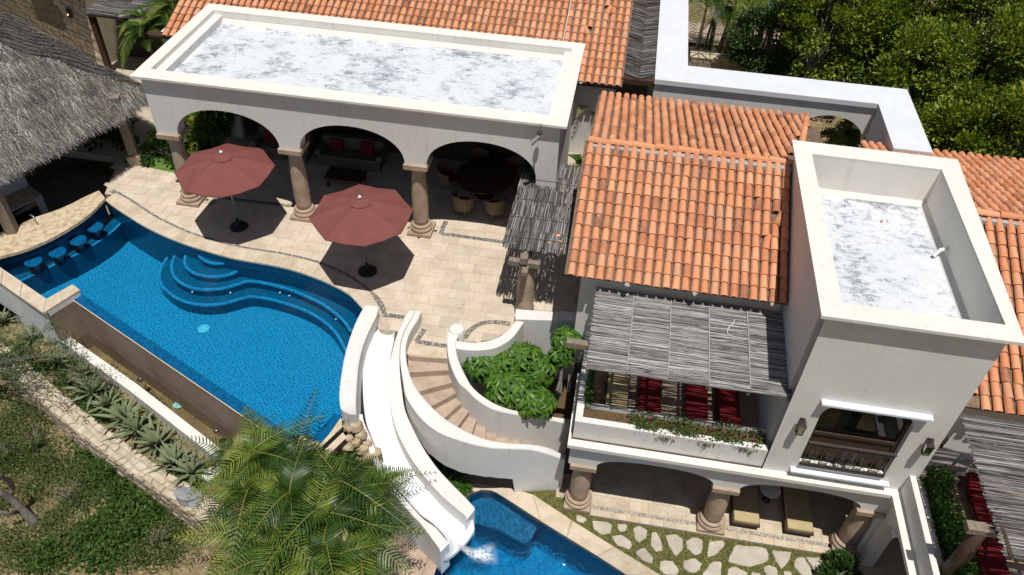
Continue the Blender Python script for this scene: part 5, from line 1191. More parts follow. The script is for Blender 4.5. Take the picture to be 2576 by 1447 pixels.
def facestone(s, z, w, h):
    P = [(s-w/2,z-h/2),(s-w*.1,z-h/2-.01),(s+w/2,z-h/2+.01),(s+w/2-.01,z+h*.1),(s+w/2-.02,z+h/2),(s,z+h/2+.01),(s-w/2+.02,z+h/2-.01)]
    P = [(x+random.uniform(-.02,.02), y+random.uniform(-.012,.012)) for x, y in P]; dpt = random.uniform(.02,.06); n = len(P); cs, cz = s, z
    A = [W2(x, WW/2-.05, y) for x, y in P]; B = [W2(x, WW/2+dpt*.5, y) for x, y in P]; Cc_ = [W2(cs+(x-cs)*.8, WW/2+dpt, cz+(y-cz)*.8) for x, y in P]; m_ = MB(); m_.add(A+B+Cc_, [(i,(i+1)%n,(i+1)%n+n,i+n) for i in range(n)]+[(n+i,n+(i+1)%n,(i+1)%n+2*n,i+2*n) for i in range(n)]+[tuple(range(2*n,3*n))]); return m_
k = 0
for r in range(7):
    z = -1.72-.17*r; s = s0+random.uniform(0,.2)
    while s < s0+Lw:
        w = random.uniform(.2,.42); q = facestone(s+w/2, z, w*.94, .155)
        if r < 4 and k < 150: q.build('face_stone', M['wallstone_dark'], gw); k += 1
        else: fm.add(q.v, q.f)
        s += w
tag(fm.build('lower_face_stones', stone_mat('darker_wall_stone_far', ['#857a66','#a39782','#bab09c'], island=True, scale=4), gw), kind='stuff')
def rock(name, p, s, label, cat, mat, group=None, seed=0, parent=None):
    rnd = random.Random(seed); m = MB(); n = 10; kk = 7; vs = []
    for i in range(kk+1):
        th = PI*i/kk
        for j in range(n):
            a = 2*PI*j/n; v = Vector((math.sin(th)*math.cos(a), math.sin(th)*math.sin(a), math.cos(th)))
            from mathutils import noise as nz
            f = 1+.42*nz.noise(v*1.3+Vector((seed*3.1,0,0)))+.22*nz.noise(v*3.1+Vector((seed,2,0))); q = max(-.78, min(.78, v.z)); v = Vector((max(-.85,min(.85,v.x)), max(-.85,min(.85,v.y)), q))*f
            vs.append((p[0]+v.x*s[0], p[1]+v.y*s[1], p[2]+v.z*s[2]))
    m.add(vs, [(i*n+j, (i+1)*n+j, (i+1)*n+(j+1)%n, i*n+(j+1)%n) for i in range(kk) for j in range(n)])
    o = m.build(name, mat, parent, 22)
    if label: tag(o, label, cat, group)
    return o
p = U(7,1420,855,-1.5); rock('boulder', p, (.42,.26,.22), 'large smooth grey boulder lying on the rough stone garden wall', 'boulder', M['greyrock'], seed=4)
RK = [(8,110,560,-1.55,.24,'pale tan rock in the middle, under the dark brown one'),(8,40,640,-1.6,.26,'mottled rock left of the shaded grey one behind the palms'),(8,190,720,-1.8,.22,'small rock near the pale half hidden one'),(8,150,650,-1.75,.26,'tan rock left of the lowest orange-brown rock'),(8,40,720,-1.9,.3,'broad shaded rock low in the rockwork under the palms'),(7,2450,600,-.9,.26,'grey rock under the cream pool ledge'),(7,2520,700,-1.4,.3,'brown rock between the pool ledge and the palms'),(8,60,262,-.25,.17,'topmost tan rock beside the pool corner and slide'),(8,105,320,-.4,.2,'big tan rock right under the topmost one by the slide'),(8,50,345,-.4,.15,'tan rock left of the big one beside the blue pool corner'),(8,150,385,-.6,.17,'grey rock against the left edge of the slide'),(8,60,420,-.6,.12,'small grey rock in the middle of the rockwork'),(8,110,450,-.7,.14,'rounded tan rock in the middle of the rockwork'),(8,200,450,-.85,.15,'grey angular rock touching the white slide'),(8,35,480,-.7,.2,'brown rock at the left side of the rockwork'),(8,225,545,-1.1,.28,'largest ochre rock pressed against the slide'),(8,160,500,-.9,.17,'flat tan rock above the largest ochre one'),(8,150,560,-1.2,.14,'small grey rock left of the largest ochre one'),(8,215,610,-1.4,.2,'long grey rock under the largest ochre one'),(8,285,665,-1.6,.22,'orange-brown rock lowest beside the slide'),(8,275,575,-1.3,.13,'narrow pale rock between two ochre rocks and the slide'),(8,235,720,-1.9,.2,'pale rock half hidden in palm leaves below the rockwork'),(7,2290,440,-.1,.17,'pale rock behind palm leaves left of the pool corner'),(7,2370,480,-.15,.16,'pale rock at the tip of the blue pool corner'),(7,2330,520,-.4,.2,'grey rock among palm leaves under the pool corner'),(8,5,560,-1.1,.24,'dark brown rock between palm and pool corner'),(8,90,640,-1.7,.28,'shaded grey rock behind the palm crown by the slide')]
for i, (k, a, b, z, s, lb) in enumerate(RK):
    rock('rock', U(k,a,b,z), (s*random.uniform(.95,1.15), s*random.uniform(.75,1), s*random.uniform(.7,.95)), lb, 'rock', M['rock'], 'rocks stacked beside the slide', seed=i+11)
m = MB(); m.prism([U(7,2420,540,-.7)[:2], U(8,20,330,-.7)[:2], U(8,115,290,-.7)[:2], U(8,175,430,-.8)[:2], U(8,40,450,-.8)[:2]], -3.4, -.72); m.prism([U(8,-30,420,-1.8)[:2], U(8,230,420,-1.8)[:2], U(8,330,720,-1.8)[:2], U(8,60,760,-1.8)[:2]], -3.41, -1.75); structure('rock_mound', m, M['bedsoil'])
m = MB(); m.add([U(7,2400,548,-.2),U(8,12,372,-.2),U(8,40,410,-.24),U(7,2440,580,-.24)], [(0,1,2,3)]); m.add([U(8,-4,260,-.1),U(8,8,330,-.14),U(7,2405,500,-.14),U(7,2402,520,-.6),U(8,14,352,-.6)], [(0,1,2),(1,2,3,4)]); tag(m.build('corner_ledge', M['coping']), 'small cream ledge outside the pool corner near the slide', 'ledge')

# ------------------------------------------------------------------ parasols
def parasol(bx, by, zr, za, r, rot, label, lean=(0,0)):
    t = thing('parasol', label, 'parasol', (bx,by,0), 'burgundy parasols on the terrace')
    ax, ay = bx+lean[0], by+lean[1]; m = MB(); N8 = 8; rings = 7; vs = []
    def surf(f, a):   # f 0..1 out, a angle; panels sag between the ribs
        k = a/(2*PI)*8; fr = abs(k-round(k))*2; cs = math.cos(PI/8)/math.cos((k-math.floor(k)-.5)*PI/4); rr = r*f*cs
        z = za-(za-zr)*(f**1.25)-.045*fr*f
        return (ax+rr*math.cos(a+rot), ay+rr*math.sin(a+rot), z)
    nseg = 48
    def sheet(f0, f1, rings, dz=0, mat=M['fabric'], name='canopy', par=t):
        m = MB(); vs = []
        for i in range(rings+1):
            for j in range(nseg): x, y, z = surf(f0+(f1-f0)*i/rings, 2*PI*j/nseg); vs.append((x,y,z+dz))
        m.add(vs, [(i*nseg+j, (i+1)*nseg+j, (i+1)*nseg+(j+1)%nseg, i*nseg+(j+1)%nseg) for i in range(rings) for j in range(nseg)])
        b = len(m.v); m.add([(p[0],p[1],p[2]-.012) for p in vs], [(i*nseg+j, i*nseg+(j+1)%nseg, (i+1)*nseg+(j+1)%nseg, (i+1)*nseg+j) for i in range(rings) for j in range(nseg)])
        vl = [vs[rings*nseg+j] for j in range(nseg)]; m.strip(vl+vl[:1], [(p[0],p[1],p[2]-.03) for p in vl+vl[:1]])
        return m.build(name, mat, par, 12)
    can = sheet(.07, 1, 9)
    v = MB(); vs = []
    for i, f in enumerate((.03,.10,.18,.225)):
        for j in range(nseg):
            x, y, z = surf(f, 2*PI*j/nseg); flap = .04+.010*math.sin(j*PI/3*1.0+1)*(i == 3); vs.append((x,y,z+flap-(.015 if i == 3 else 0)))
    v.add(vs, [(i*nseg+j, (i+1)*nseg+j, (i+1)*nseg+(j+1)%nseg, i*nseg+(j+1)%nseg) for i in range(3) for j in range(nseg)]); v.add([(ax,ay,za+.045)]+vs[:nseg], [(0,1+j,1+(j+1)%nseg) for j in range(nseg)])
    v.build('vent_cap', M['fabric'], can)
    sm = MB()
    for q in range(8):
        a = 2*PI*q/8; sm.tube([tuple(np.add(surf(f, a), (0,0,.004))) for f in (.24,.5,.75,.995)], .006, 4)
    sm.build('seams', M['fabric'], can)
    for q in range(8):
        a = 2*PI*q/8; m = MB(); P = [tuple(np.add(surf(f, a), (0,0,-.03))) for f in (.05,.5,.98)]; m.tube(P, .011, 5); rb = m.build('rib', M['alu'], t)
        m = MB(); m.tube([tuple(np.add(surf(.5, a), (0,0,-.035))), (ax+.03*math.cos(a+rot), ay+.03*math.sin(a+rot), za-.62)], .008, 5); m.build('strut', M['alu'], rb)
    m = MB(); m.tube([(bx,by,.05),(ax,ay,za+.03)], .021, 12); m.build('pole', M['alu'], t, True)
    m = MB(); m.lathe([(.05,.0),(.05,.10),(.04,.12)], (ax,ay,za-.7), 12); m.build('hub', M['white_plastic'], t)
    m = MB(); m.lathe([(.02,0),(.028,.02),(.045,.05),(.05,.08),(.035,.11),(.01,.125)], (ax,ay,za+.03), 16); m.build('finial', M['white_plastic'], t, True)
    m = MB(); m.lathe([(.285,0),(.285,.025),(.25,.055),(.06,.075),(.045,.09),(.045,.33),(.035,.35)], (bx,by,.006), 36); bs_ = m.build('base', M['black'], t, 40)
    m = MB(); m.tube([(bx+.04,by,.28),(bx+.10,by-.01,.28)], .012, 6); m.lathe([(.02,-.02),(.02,.02)], (bx+.11,by-.01,.28), 8); m.build('clamp_knob', M['black'], bs_)
parasol(-11.28, 18.35, 2.28, 2.76, 1.44, math.radians(20), 'burgundy parasol on the left, in front of the first arch', (.08,-.10))
parasol(-6.69, 17.12, 2.24, 2.71, 1.44, math.radians(20), 'burgundy parasol on the right, in front of the middle arch', (.05,-.08))
# ------------------------------------------------------------------ reed pergola by the arcade
pg = thing('reed_pergola', 'small pergola with a grey reed roof and stone post beside the tiled house', 'pergola', (-1.6, 17.5, 0))
m = MB(); reeds(m, (-2.50,16.28,2.42), (0,1,0), (1,0,0), (0,0,1), 4.0, 1.88, sp=.0195, r=.0135, panels=6, layers=3, end=.16, jit=.03, wave=.02, seg=2); tag(m.build('reed_mat', M['reed_brown'], pg), kind='stuff')
for y in (16.5,17.1,17.75,18.4,19.05,19.7): m = MB(); m.obox((-1.55,y,2.36),(1.9,.09,.09)); m.build('rafter', M['darkwood'], pg)
for y in (16.62,17.5,18.35,19.3): m = MB(); m.tube([(-2.5,y,2.485),(-1.6,y+.02,2.49),(-.66,y,2.485)], .009, 5); m.build('binding_cane', M['reed_brown'], pg)
m = MB(); m.obox((-1.87,17.9,2.22),(.20,3.9,.20)); m.build('long_beam', M['greywood'], pg)
q1, q2 = U(5,1285,520,2.05), U(5,1480,545,2.05); m = MB(); m.obox(((q1[0]+q2[0])/2, (q1[1]+q2[1])/2, 2.02),(.86,.17,.15)); m.build('cross_beam', M['greywood'], pg)
px_, py_ = U(5,1375,930,0)[:2]
m = MB(); m.lathe([(.27,0),(.27,.25),(.24,.3),(.25,.8),(.235,1.4),(.19,1.75),(.18,1.92)], (px_,py_+.1,0), 24); m.build('post', M['cantera'], pg, 40)
m = MB(); m.obox((px_,py_+.02,1.955),(.16,1.0,.13)); m.build('post_bracket', M['greywood'], pg)
m = MB(); m.box(-.75,-.66,16.2,19.8,2.2,2.36); m.build('wall_plate', M['darkwood'], pg)
# broken tile bits fallen on the reeds
for i, (k, a, b, z, lb) in enumerate(((5,1635,335,2.46,'terracotta shard highest on the reed pergola roof'),(5,1567,387,2.46,'small terracotta shard left on the reed pergola roof'),(5,1648,380,2.46,'terracotta shard in the middle of the reed pergola roof'),(5,1655,440,2.46,'tiny terracotta shard near the front edge of the reed pergola'),(6,170,990,2.34,'small terracotta shard on the balcony reed awning'),(6,742,1200,2.24,'square terracotta shard at the right edge of the balcony reed awning'),(6,1500,225,4.03,'round terracotta fragment on the tower roof floor'))):
    p = U(k,a,b,z); s = (.07,.04,.055,.03,.05,.085,.035)[i]; m = MB(); m.prism([(p[0]-s,p[1]-s*.8),(p[0]+s,p[1]-s*.5),(p[0]+s*.6,p[1]+s),(p[0]-s*.5,p[1]+s*.7)], z, z+.02); tag(m.build('tile_shard', M['tile']), lb, 'tile fragment')
# ------------------------------------------------------------------ balcony awning, post, loungers, hedge
aw = thing('balcony_awning', 'pale grey reed awning shading the planted balcony', 'awning', (2.5, 13.9, -.3))
m = MB(); sl2 = Vector((0,-2.62,-.20)); reeds(m, (.13,15.12,2.42), (1,0,0), sl2, (0,-.07,1), 4.66, 2.63, sp=.0255, r=.012, panels=5, layers=2, end=.035, jit=.03, wave=.02, seg=3); tag(m.build('reed_mat', M['reed_light'], aw), kind='stuff')
for i in range(6):
    x = .16+i*.918; m = MB(); m.obox((x,13.82,2.24),(.07,2.6,.09), 0, 0, Matrix.Rotation(.075,3,'X')); m.build('rafter', M['greywood'], aw)
for i in range(1,5):
    x = .13+i*.932; m = MB(); m.tube([(x,15.1,2.465),(x+.01,14,2.385),(x,12.6,2.27)], .014, 5); m.build('binding_wire', M['mortar_grey'], aw)
m = MB(); m.box(-.42,4.68,13.35,13.52,1.94,2.10); m.build('front_beam', M['greywood'], aw)
m = MB(); m.tube([(3.55,14.62,2.42),(3.5,14.45,2.42),(3.38,14.3,2.41),(3.36,14.15,2.40),(3.45,14.05,2.40)], .010, 5); m.build('loose_cable', M['white_plastic'], aw)
m = MB(); m.tube([(.52,13.35,-.3),(.52,13.33,.3),(.50,13.36,1.2),(.52,13.42,2.0)], [.20,.17,.13,.14], 12); m.build('log_post', M['darkwood'], aw, True)
def cushion_lounger(name, x, y, z, L, Wd, rot, label, mat, group, back=True):
    t = thing(name, label, 'lounger', (0,0,0), group)
    R = Matrix.Rotation(rot, 4, 'Z')
    m = MB(); m.box(-Wd/2,Wd/2,0,L,.20,.26); fr = m.build('frame', M['darkwood'], t)
    for sx in (-1,1):
        for yy in (.12, L-.12): m = MB(); m.box(sx*(Wd/2-.05)-.03,sx*(Wd/2-.05)+.03,yy-.03,yy+.03,0,.20); m.build('leg', M['darkwood'], t)
    def pad(x0,x1,y0,y1,z0,z1,name,tilt=0,piv=None):
        m = MB(); b = .03; pts = [(x0,y0+b),(x0+b,y0),(x1-b,y0),(x1,y0+b),(x1,y1-b),(x1-b,y1),(x0+b,y1),(x0,y1-b)]
        m.bevprism(pts, z0, z1, .025)
        if tilt: Q = Matrix.Rotation(tilt,3,'X'); m.v = [tuple(Q @ (Vector(v)-Vector((0,y0,z0))) + Vector((0,y0,z0))) for v in m.v]
        m.build(name, mat, t)
    pad(-Wd/2+.03,Wd/2-.03,.04,L*.62,.262,.37,'seat_cushion'); pad(-Wd/2+.03,Wd/2-.03,L*.625,L-.02,.262,.37,'back_cushion',.45 if back else 0)
    t.location = (x,y,z); t.rotation_euler = (0,0,rot); return t
gl_ = 'red cushioned loungers under the balcony awning'
for k, a, b, lb in ((8,2080,110,'balcony lounger with a pale cushion, nearest the log post'),(8,2330,105,'red lounger under the balcony awning, leftmost of the three'),(9,105,110,'red lounger under the balcony awning, middle of the three'),(9,345,140,'red lounger under the balcony awning, nearest the tower')):
    p = U(k,a,b,.07); cushion_lounger('sun_lounger', p[0], 13.25, -.3, 1.75, .62, 0, lb, M['redcushion'] if 'red' in lb else M['beige_cushion'], gl_)
p = U(9,475,1030,-2.95); cushion_lounger('sun_lounger', p[0]+.03, p[1]-.1, -3.3, 1.9, .74, 0, 'beige cushioned lounger in the lower gallery next to the middle column', M['beige_cushion'], 'beige loungers in the lower gallery', False)
p = U(9,880,1090,-2.95); cushion_lounger('sun_lounger', p[0]+.03, p[1]-.1, -3.3, 1.9, .74, 0, 'beige cushioned lounger in the lower gallery, the one farther right', M['beige_cushion'], 'beige loungers in the lower gallery', False)
p = U(9,665,800,-2.75); ur = thing('round_side_table', 'round pale side table between the two beige loungers', 'side table', (p[0],p[1],-3.3))
m = MB(); m.lathe([(.24,0),(.28,.03),(.28,.05),(.22,.06)], (p[0],p[1],-2.8), 24); m.build('table_top', M['cream_cap'], ur, 40)
m = MB(); m.lathe([(.14,0),(.05,.06),(.04,.4),(.08,.5)], (p[0],p[1],-3.3), 16); m.build('pedestal', M['iron'], ur)
# ------------------------------------------------------------------ right terrace awning, post, lounger
ra = thing('right_awning', 'grey reed awning at the right edge over the lower right terrace', 'awning', (10, 11, -.3))
m = MB(); reeds(m, (8.42,12.72,2.30), (1,0,0), (0.02,-1,-.03), (0,0,1), 4.6, 3.45, sp=.026, r=.0125, panels=3, layers=2, end=.05, jit=.03, wave=.03, seg=4); tag(m.build('reed_mat', M['reed'], ra), kind='stuff')
for i in range(5): x = 8.6+i*.95; m = MB(); m.box(x-.04,x+.04,9.3,12.7,2.14,2.25); m.build('rafter', M['darkwood'], ra)
m = MB(); m.tube([(9.9,12.6,2.36),(9.93,11,2.35),(9.95,9.4,2.34)], .014, 5); m.build('binding_wire', M['mortar_grey'], ra)
p = U(9,2215,1100,1.95); m = MB(); m.box(p[0]-.2,p[0]+2,p[1]-.1,p[1]+.12,1.88,2.04); m.build('beam', M['greywood'], ra)
m = MB(); m.tube([(p[0]+.1,p[1]+.02,1.9),(p[0]+.14,p[1],1.0),(p[0]+.1,p[1],-.3)], [.15,.15,.2], 12); m.build('log_post', M['darkwood'], ra, True)
cushion_lounger('sun_lounger', 9.8, 11.2, -.3, 1.7, .66, .05, 'red lounger on the right terrace under the grey awning', M['redcushion'], 'red loungers on the right terrace')
cushion_lounger('sun_lounger', 9.55, 9.6, -.3, 1.5, .66, .05, 'lower red lounger on the right terrace beside the log post', M['redcushion'], 'red loungers on the right terrace')
# ------------------------------------------------------------------ furniture inside the arcade building
dt = thing('dining_table', 'round dark dining table inside the third arch', 'dining table', (-4.0, 21.9, 0))
m = MB(); m.lathe([(.95,.70),(1.0,.72),(1.0,.755),(.97,.765)], (-4.0,21.7,0), 40); m.build('table_top', M['darkwood'], dt, 40)
m = MB(); m.lathe([(.35,0),(.3,.05),(.12,.12),(.1,.6),(.3,.69)], (-4.0,21.7,0), 20); m.build('pedestal', M['darkwood'], dt)
ctr = (-4.0, 21.7); nm = ['nearest the right, facing away in the sunlit edge','far right','far side','far left','left side','nearest the left, facing away in the sunlit edge']
for i, a in enumerate((-63,-5,50,110,175,-112)):
    x, y = ctr[0]+1.28*math.cos(math.radians(a)), ctr[1]+1.28*math.sin(math.radians(a)); rz = math.radians(a)-PI/2
    t = thing('dining_chair', 'tub dining chair at the round table, '+nm[i], 'chair', (0,0,0), 'dining chairs around the round table')
    m = MB(); m.lathe([(.25,.40),(.29,.42),(.29,.47),(.26,.50)], (0,0,0), 20); m.build('seat', M['redcushion'], t)
    m = MB(); A = []; B = []
    for j in range(15):
        q = math.radians(-20+220*j/14) ; h = .86-.14*abs(j-7)/7; A.append((.33*math.cos(q),.33*math.sin(q),.30)); B.append((.37*math.cos(q),.37*math.sin(q),h))
    m.strip(A, B); m.strip([(p[0]*.88,p[1]*.88,p[2]) for p in B], [(p[0]*.88,p[1]*.88,p[2]) for p in A]); m.strip(B, [(p[0]*.88,p[1]*.88,p[2]) for p in B]); m.build('back_shell', M['shaded_wicker'], t)
    for q in (45,135,225,315): m = MB(); m.tube([(.26*math.cos(math.radians(q)),.26*math.sin(math.radians(q)),0),(.27*math.cos(math.radians(q)),.27*math.sin(math.radians(q)),.42)], .022, 6); m.build('leg', M['shaded_wicker'], t)
    t.location = (x,y,0); t.rotation_euler = (0,0,rz)
for x, y, w, lb, rot in ((-8.9,22.6,2.2,'beige sofa against the back wall behind the middle arch',PI),(-11.4,22.6,1.9,'beige sofa at the back behind the first arch',PI)):
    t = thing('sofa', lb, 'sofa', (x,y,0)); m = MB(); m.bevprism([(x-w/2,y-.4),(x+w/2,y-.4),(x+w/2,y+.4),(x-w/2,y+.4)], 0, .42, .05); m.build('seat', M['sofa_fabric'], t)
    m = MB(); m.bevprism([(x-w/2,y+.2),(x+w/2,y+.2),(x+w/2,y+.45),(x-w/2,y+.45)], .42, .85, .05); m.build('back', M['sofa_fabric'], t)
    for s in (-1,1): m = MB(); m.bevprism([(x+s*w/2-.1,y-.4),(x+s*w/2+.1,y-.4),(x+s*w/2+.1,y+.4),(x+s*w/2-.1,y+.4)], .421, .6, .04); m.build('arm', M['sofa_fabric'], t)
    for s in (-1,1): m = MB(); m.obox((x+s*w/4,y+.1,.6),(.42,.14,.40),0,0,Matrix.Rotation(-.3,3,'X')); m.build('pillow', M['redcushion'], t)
t = thing('coffee_table', 'low wooden coffee table in front of the sofas inside the arcade', 'coffee table', (-8.6,21.3,0)); m = MB(); m.obox((-8.7,21.3,.36),(1.3,.7,.07)); m.build('table_top', M['darkwood'], t)
for sx in (-1,1):
    for sy in (-1,1): m = MB(); m.obox((-8.7+sx*.55,21.3+sy*.27,.16),(.08,.08,.32)); m.build('leg', M['darkwood'], t)
# ------------------------------------------------------------------ palapa
pa = thing('thatched_palapa', 'large palm thatch roof on posts over the swim-up bar', 'palapa', (-19.7, 19.4, 0))
P0 = Vector((-15.62,21.95,2.25)); dA = Vector((-.36,-.93,0)).normalized(); dB = Vector((-.885,.465,0)).normalized(); SZ = 9.0
P1 = P0+dA*SZ; P2 = P0+dB*SZ; P3 = P1+dB*SZ; AP = (P0+P3)*.5; AP.z = 5.1
m = MB()
for a, b in ((P1,P0),(P0,P2),(P2,P3),(P3,P1)): m.poly([a+Vector((0,0,-.1)), b+Vector((0,0,-.1)), AP+Vector((0,0,-.12))]); m.poly([b+Vector((0,0,-.22)), a+Vector((0,0,-.22)), AP+Vector((0,0,-.3))])
m.build('thatch_base', M['thatch_core'], pa)
rg = np.random.RandomState(3)
def thatch(a, b, n, name):
    a, b, ap = (np.array(v) for v in (a, b, AP)); V = []; Fq = []
    nrm = np.cross(b-a, ap-a); nrm /= np.linalg.norm(nrm)
    if nrm[2] < 0: nrm = -nrm
    mid = (a+b)/2; dn = mid-ap; dn /= np.linalg.norm(dn); ed = (b-a)/np.linalg.norm(b-a)
    t = 1-np.sqrt(rg.rand(n)); s = rg.rand(n)                     # t 0 eave .. 1 apex
    P = (a+(b-a)*s[:,None])*(1-t)[:,None]+ap*t[:,None]
    wav = .05*np.sin(P[:,0]*3+P[:,1]*2.3)+.035*np.sin(P[:,0]*7.1-P[:,1]*5.2)
    P = P+nrm*(.02+rg.rand(n)*.07+wav)[:,None]
    ln = .28+rg.rand(n)*.30; sk = rg.randn(n)*.28; D = dn[None]+ed[None]*sk[:,None]; D /= np.linalg.norm(D,axis=1)[:,None]
    D2 = D+np.array([0,0,-.10]); w = (.006+rg.rand(n)*.007)[:,None]; sd = ed[None]+dn[None]*(-sk[:,None])
    Q0 = P-D*.1; Q1 = P+D2*ln[:,None]+nrm*(rg.randn(n)*.018)[:,None]
    V = np.stack([Q0-sd*w, Q0+sd*w, Q1+sd*w*.35, Q1-sd*w*.35], 1).reshape(-1,3); return V
Vs = [thatch(P1,P0,62000,'e'), thatch(P0,P2,40000,'n'), thatch(P2,P3,1500,'w'), thatch(P3,P1,1500,'s')]
for a, b, n in ((P1,P0,9000),(P0,P2,6000)):                        # shaggy fringe at the eaves
    a_, b_ = np.array(a), np.array(b); s = rg.rand(n); ed = (b_-a_)/SZ; P = a_+(b_-a_)*s[:,None]; out = np.cross(ed,[0,0,1]); 
    if np.dot(out, (a_+b_)/2-np.array(AP)) < 0: out = -out
    tuft = .5+.5*np.sin(s*SZ*7+np.sin(s*SZ*3.1)*2); P = P-out*(rg.rand(n)*.35)[:,None]+np.array([0,0,.12])*rg.rand(n)[:,None]
    D = out*.75+np.array([0,0,-.72]); D = D+ed*(rg.randn(n)*.3)[:,None]+np.array([0,0,1])*(rg.randn(n)*.22)[:,None]; ln = .18+.30*rg.rand(n)*(.4+tuft)
    Q1 = P+D*ln[:,None]; w = .009; Vs.append(np.stack([P-ed*w,P+ed*w,Q1+ed*w*.3,Q1-ed*w*.3],1).reshape(-1,3))
V = np.concatenate(Vs); tag(npmesh('thatch', V, np.arange(len(V)).reshape(-1,4), M['thatch'], pa), kind='stuff')
# coarse net that holds the thatch down
V = []; Fq = []
a, b, ap = P1, P0, AP; nrm = (b-a).cross(ap-a).normalized(); nrm = nrm if nrm.z > 0 else -nrm
m = MB()
def net(a, b, ap, nl, nm_):
    nrm = (b-a).cross(ap-a).normalized(); nrm = nrm if nrm.z > 0 else -nrm
    for k in range(nl):
        t = k/nl*.8; p, q = a+(ap-a)*t+nrm*.13, b+(ap-b)*t+nrm*.13; w = Vector((0,0,.006)); m.add([p-w,q-w,q+w,p+w],[(0,1,2,3)])
    ed = (b-a).normalized(); mid = (a+b)/2; h = (ap-mid)
    for k in range(nm_):
        s = k/nm_; f = 1-abs(2*s-1); p = a+(b-a)*s+nrm*.13; q = p+h*f; w = ed*.005; m.add([p-w,p+w,q+w,q-w],[(0,1,2,3)])
net(P1,P0,AP,60,90)
m.build('net', simple('net_cord', '#6d665c', .9), pa)
q = U(1,1020,1235,0); m = MB(); m.obox((q[0],q[1]+.1,.17),(.44,.44,.34), .37); pl = m.build('post_base', M['step'], pa)
m = MB(); m.obox((q[0],q[1]+.1,1.4),(.30,.30,2.3), .37); m.build('post', M['greywood'], pa)
m = MB(); m.obox((-17.6,16.4,.9),(.3,.3,3.0), .37); m.build('post', M['greywood'], pa)
# ------------------------------------------------------------------ stone-clad house and reed awning top left
sh = thing('stone_house', 'stone-clad house with an arched window behind the thatched roof', 'house', (-24, 29, 0))
A0 = Vector(U(1,800,490,0)); A1 = Vector(U(1,200,220,0)); dw = (A1-A0); dw.z = 0; dw.normalize(); nw = Vector((-dw.y, dw.x, 0)); nw = nw if nw.y > 0 else -nw; HW = 4.2; LWl = 10
m = MB(); m.prism([tuple(A0.xy), tuple((A0+dw*LWl).xy), tuple((A0+dw*LWl+nw*4).xy), tuple((A0+nw*4).xy)], -.2, HW); m.build('wall', M['mortar'], sh)
aW = (1.9, 4.1)      # arch span along the wall
cnt = 0
z = .0
while z < HW:
    h = random.uniform(.17,.26); s = random.uniform(0,.1)
    while s < LWl-1:
        w = random.uniform(.22,.5); mid = s+w/2; u = (mid-3.0)/1.15; top = .9+1.55*math.sqrt(max(0,1-u*u)) if abs(u) < 1 else 0
        if not (abs(u) < 1 and .75 < z+h/2 < top+.1):
            P = [(s+.012,z+.01),(s+w-.012,z+.012),(s+w-.01,z+h-.012),(s+.015,z+h-.01)]; P = [(x+random.uniform(-.012,.012), y+random.uniform(-.01,.01)) for x, y in P]; dp = random.uniform(.02,.06)
            f3 = lambda x, y, d: tuple(A0+dw*x-nw*d+Vector((0,0,y))); mm = MB(); cs, cz = mid, z+h/2
            mm.add([f3(x,y,-.02) for x,y in P]+[f3(cs+(x-cs)*.94,cz+(y-cz)*.93,dp) for x,y in P], [(i,(i+1)%4,(i+1)%4+4,i+4) for i in range(4)]+[(4,5,6,7)]); mm.build('cladding_stone', M['wallstone'], sh); cnt += 1
        s += w
    z += h
f3 = lambda x, y, d: tuple(A0+dw*x-nw*d+Vector((0,0,y)))
m = MB(); R0 = A0-nw*1.15-dw*.3; m.prism([tuple(R0.xy), tuple((R0+dw*11).xy), tuple((R0+dw*11+nw*5.5).xy), tuple((R0+nw*5.5).xy)], HW+.0, HW+.25); m.build('roof_slab', M['stucco'], sh)
m = MB(); P = [f3(3.0+1.12*math.cos(a), .9+1.5*math.sin(a), .012) for a in [PI*i/20 for i in range(21)]]; m.poly(P+[]); m.add([f3(1.88,.62,.012),f3(4.12,.62,.012),f3(4.12,.9,.012),f3(1.88,.9,.012)],[(0,1,2,3)]); m.build('arched_window', M['glass'], sh)
m = MB(); q = [Vector(f3(a,2.62,.0)) for a in (1.75,4.35)]; 
m.add([f3(1.75,2.62,.0),f3(4.35,2.62,.0),f3(4.35,2.62,.16),f3(1.75,2.62,.16),f3(1.75,2.7,.0),f3(4.35,2.7,.0),f3(4.35,2.7,.16),f3(1.75,2.7,.16)],[(0,3,2,1),(4,5,6,7),(0,1,5,4),(1,2,6,5),(2,3,7,6),(3,0,4,7)]); m.build('window_hood', M['hood'], sh)
lq = Vector(f3(1.15,1.95,.16)); m = MB(); m.lathe([(.06,-.22),(.09,-.18),(.10,.1),(.05,.18),(.01,.26)], lq, 8); L = m.build('wall_lantern', M['iron'], sh); m = MB(); m.ball(lq+Vector((0,-.11,-.03)), .022, 6); m.build('bulb', M['glow'], L)
ta = thing('rear_reed_awning', 'dark grey reed awning attached to the stone house behind the palms', 'awning', (-19, 28, 0))
B0 = Vector(U(1,640,100,2.6)); B1 = Vector(U(1,1090,155,2.6)); be = (B1-B0).normalized(); bu = Vector((-be.y,be.x,.12)); bu = bu if bu.y > 0 else -bu
m = MB(); reeds(m, B0, be, bu, (0,0,1), 6.8, 5.5, sp=.032, r=.014, panels=5, layers=2, end=.05, jit=.04, wave=.03, seg=3); tag(m.build('reed_mat', M['reed'], ta), kind='stuff')
m = MB(); m.add([B0+Vector((0,0,-.1)), B0+be*6.8+Vector((0,0,-.1)), B0+be*6.8+bu*5.5+Vector((0,0,-.1)), B0+bu*5.5+Vector((0,0,-.1))], [(0,1,2,3)]); m.build('underlay', M['darkwood'], ta)
for t_ in (.1, 3.4, 6.6): q = B0+be*t_; m = MB(); m.box(q.x-.1,q.x+.1,q.y+.1,q.y+.3,-.2,2.5); m.build('post', M['darkwood'], ta)
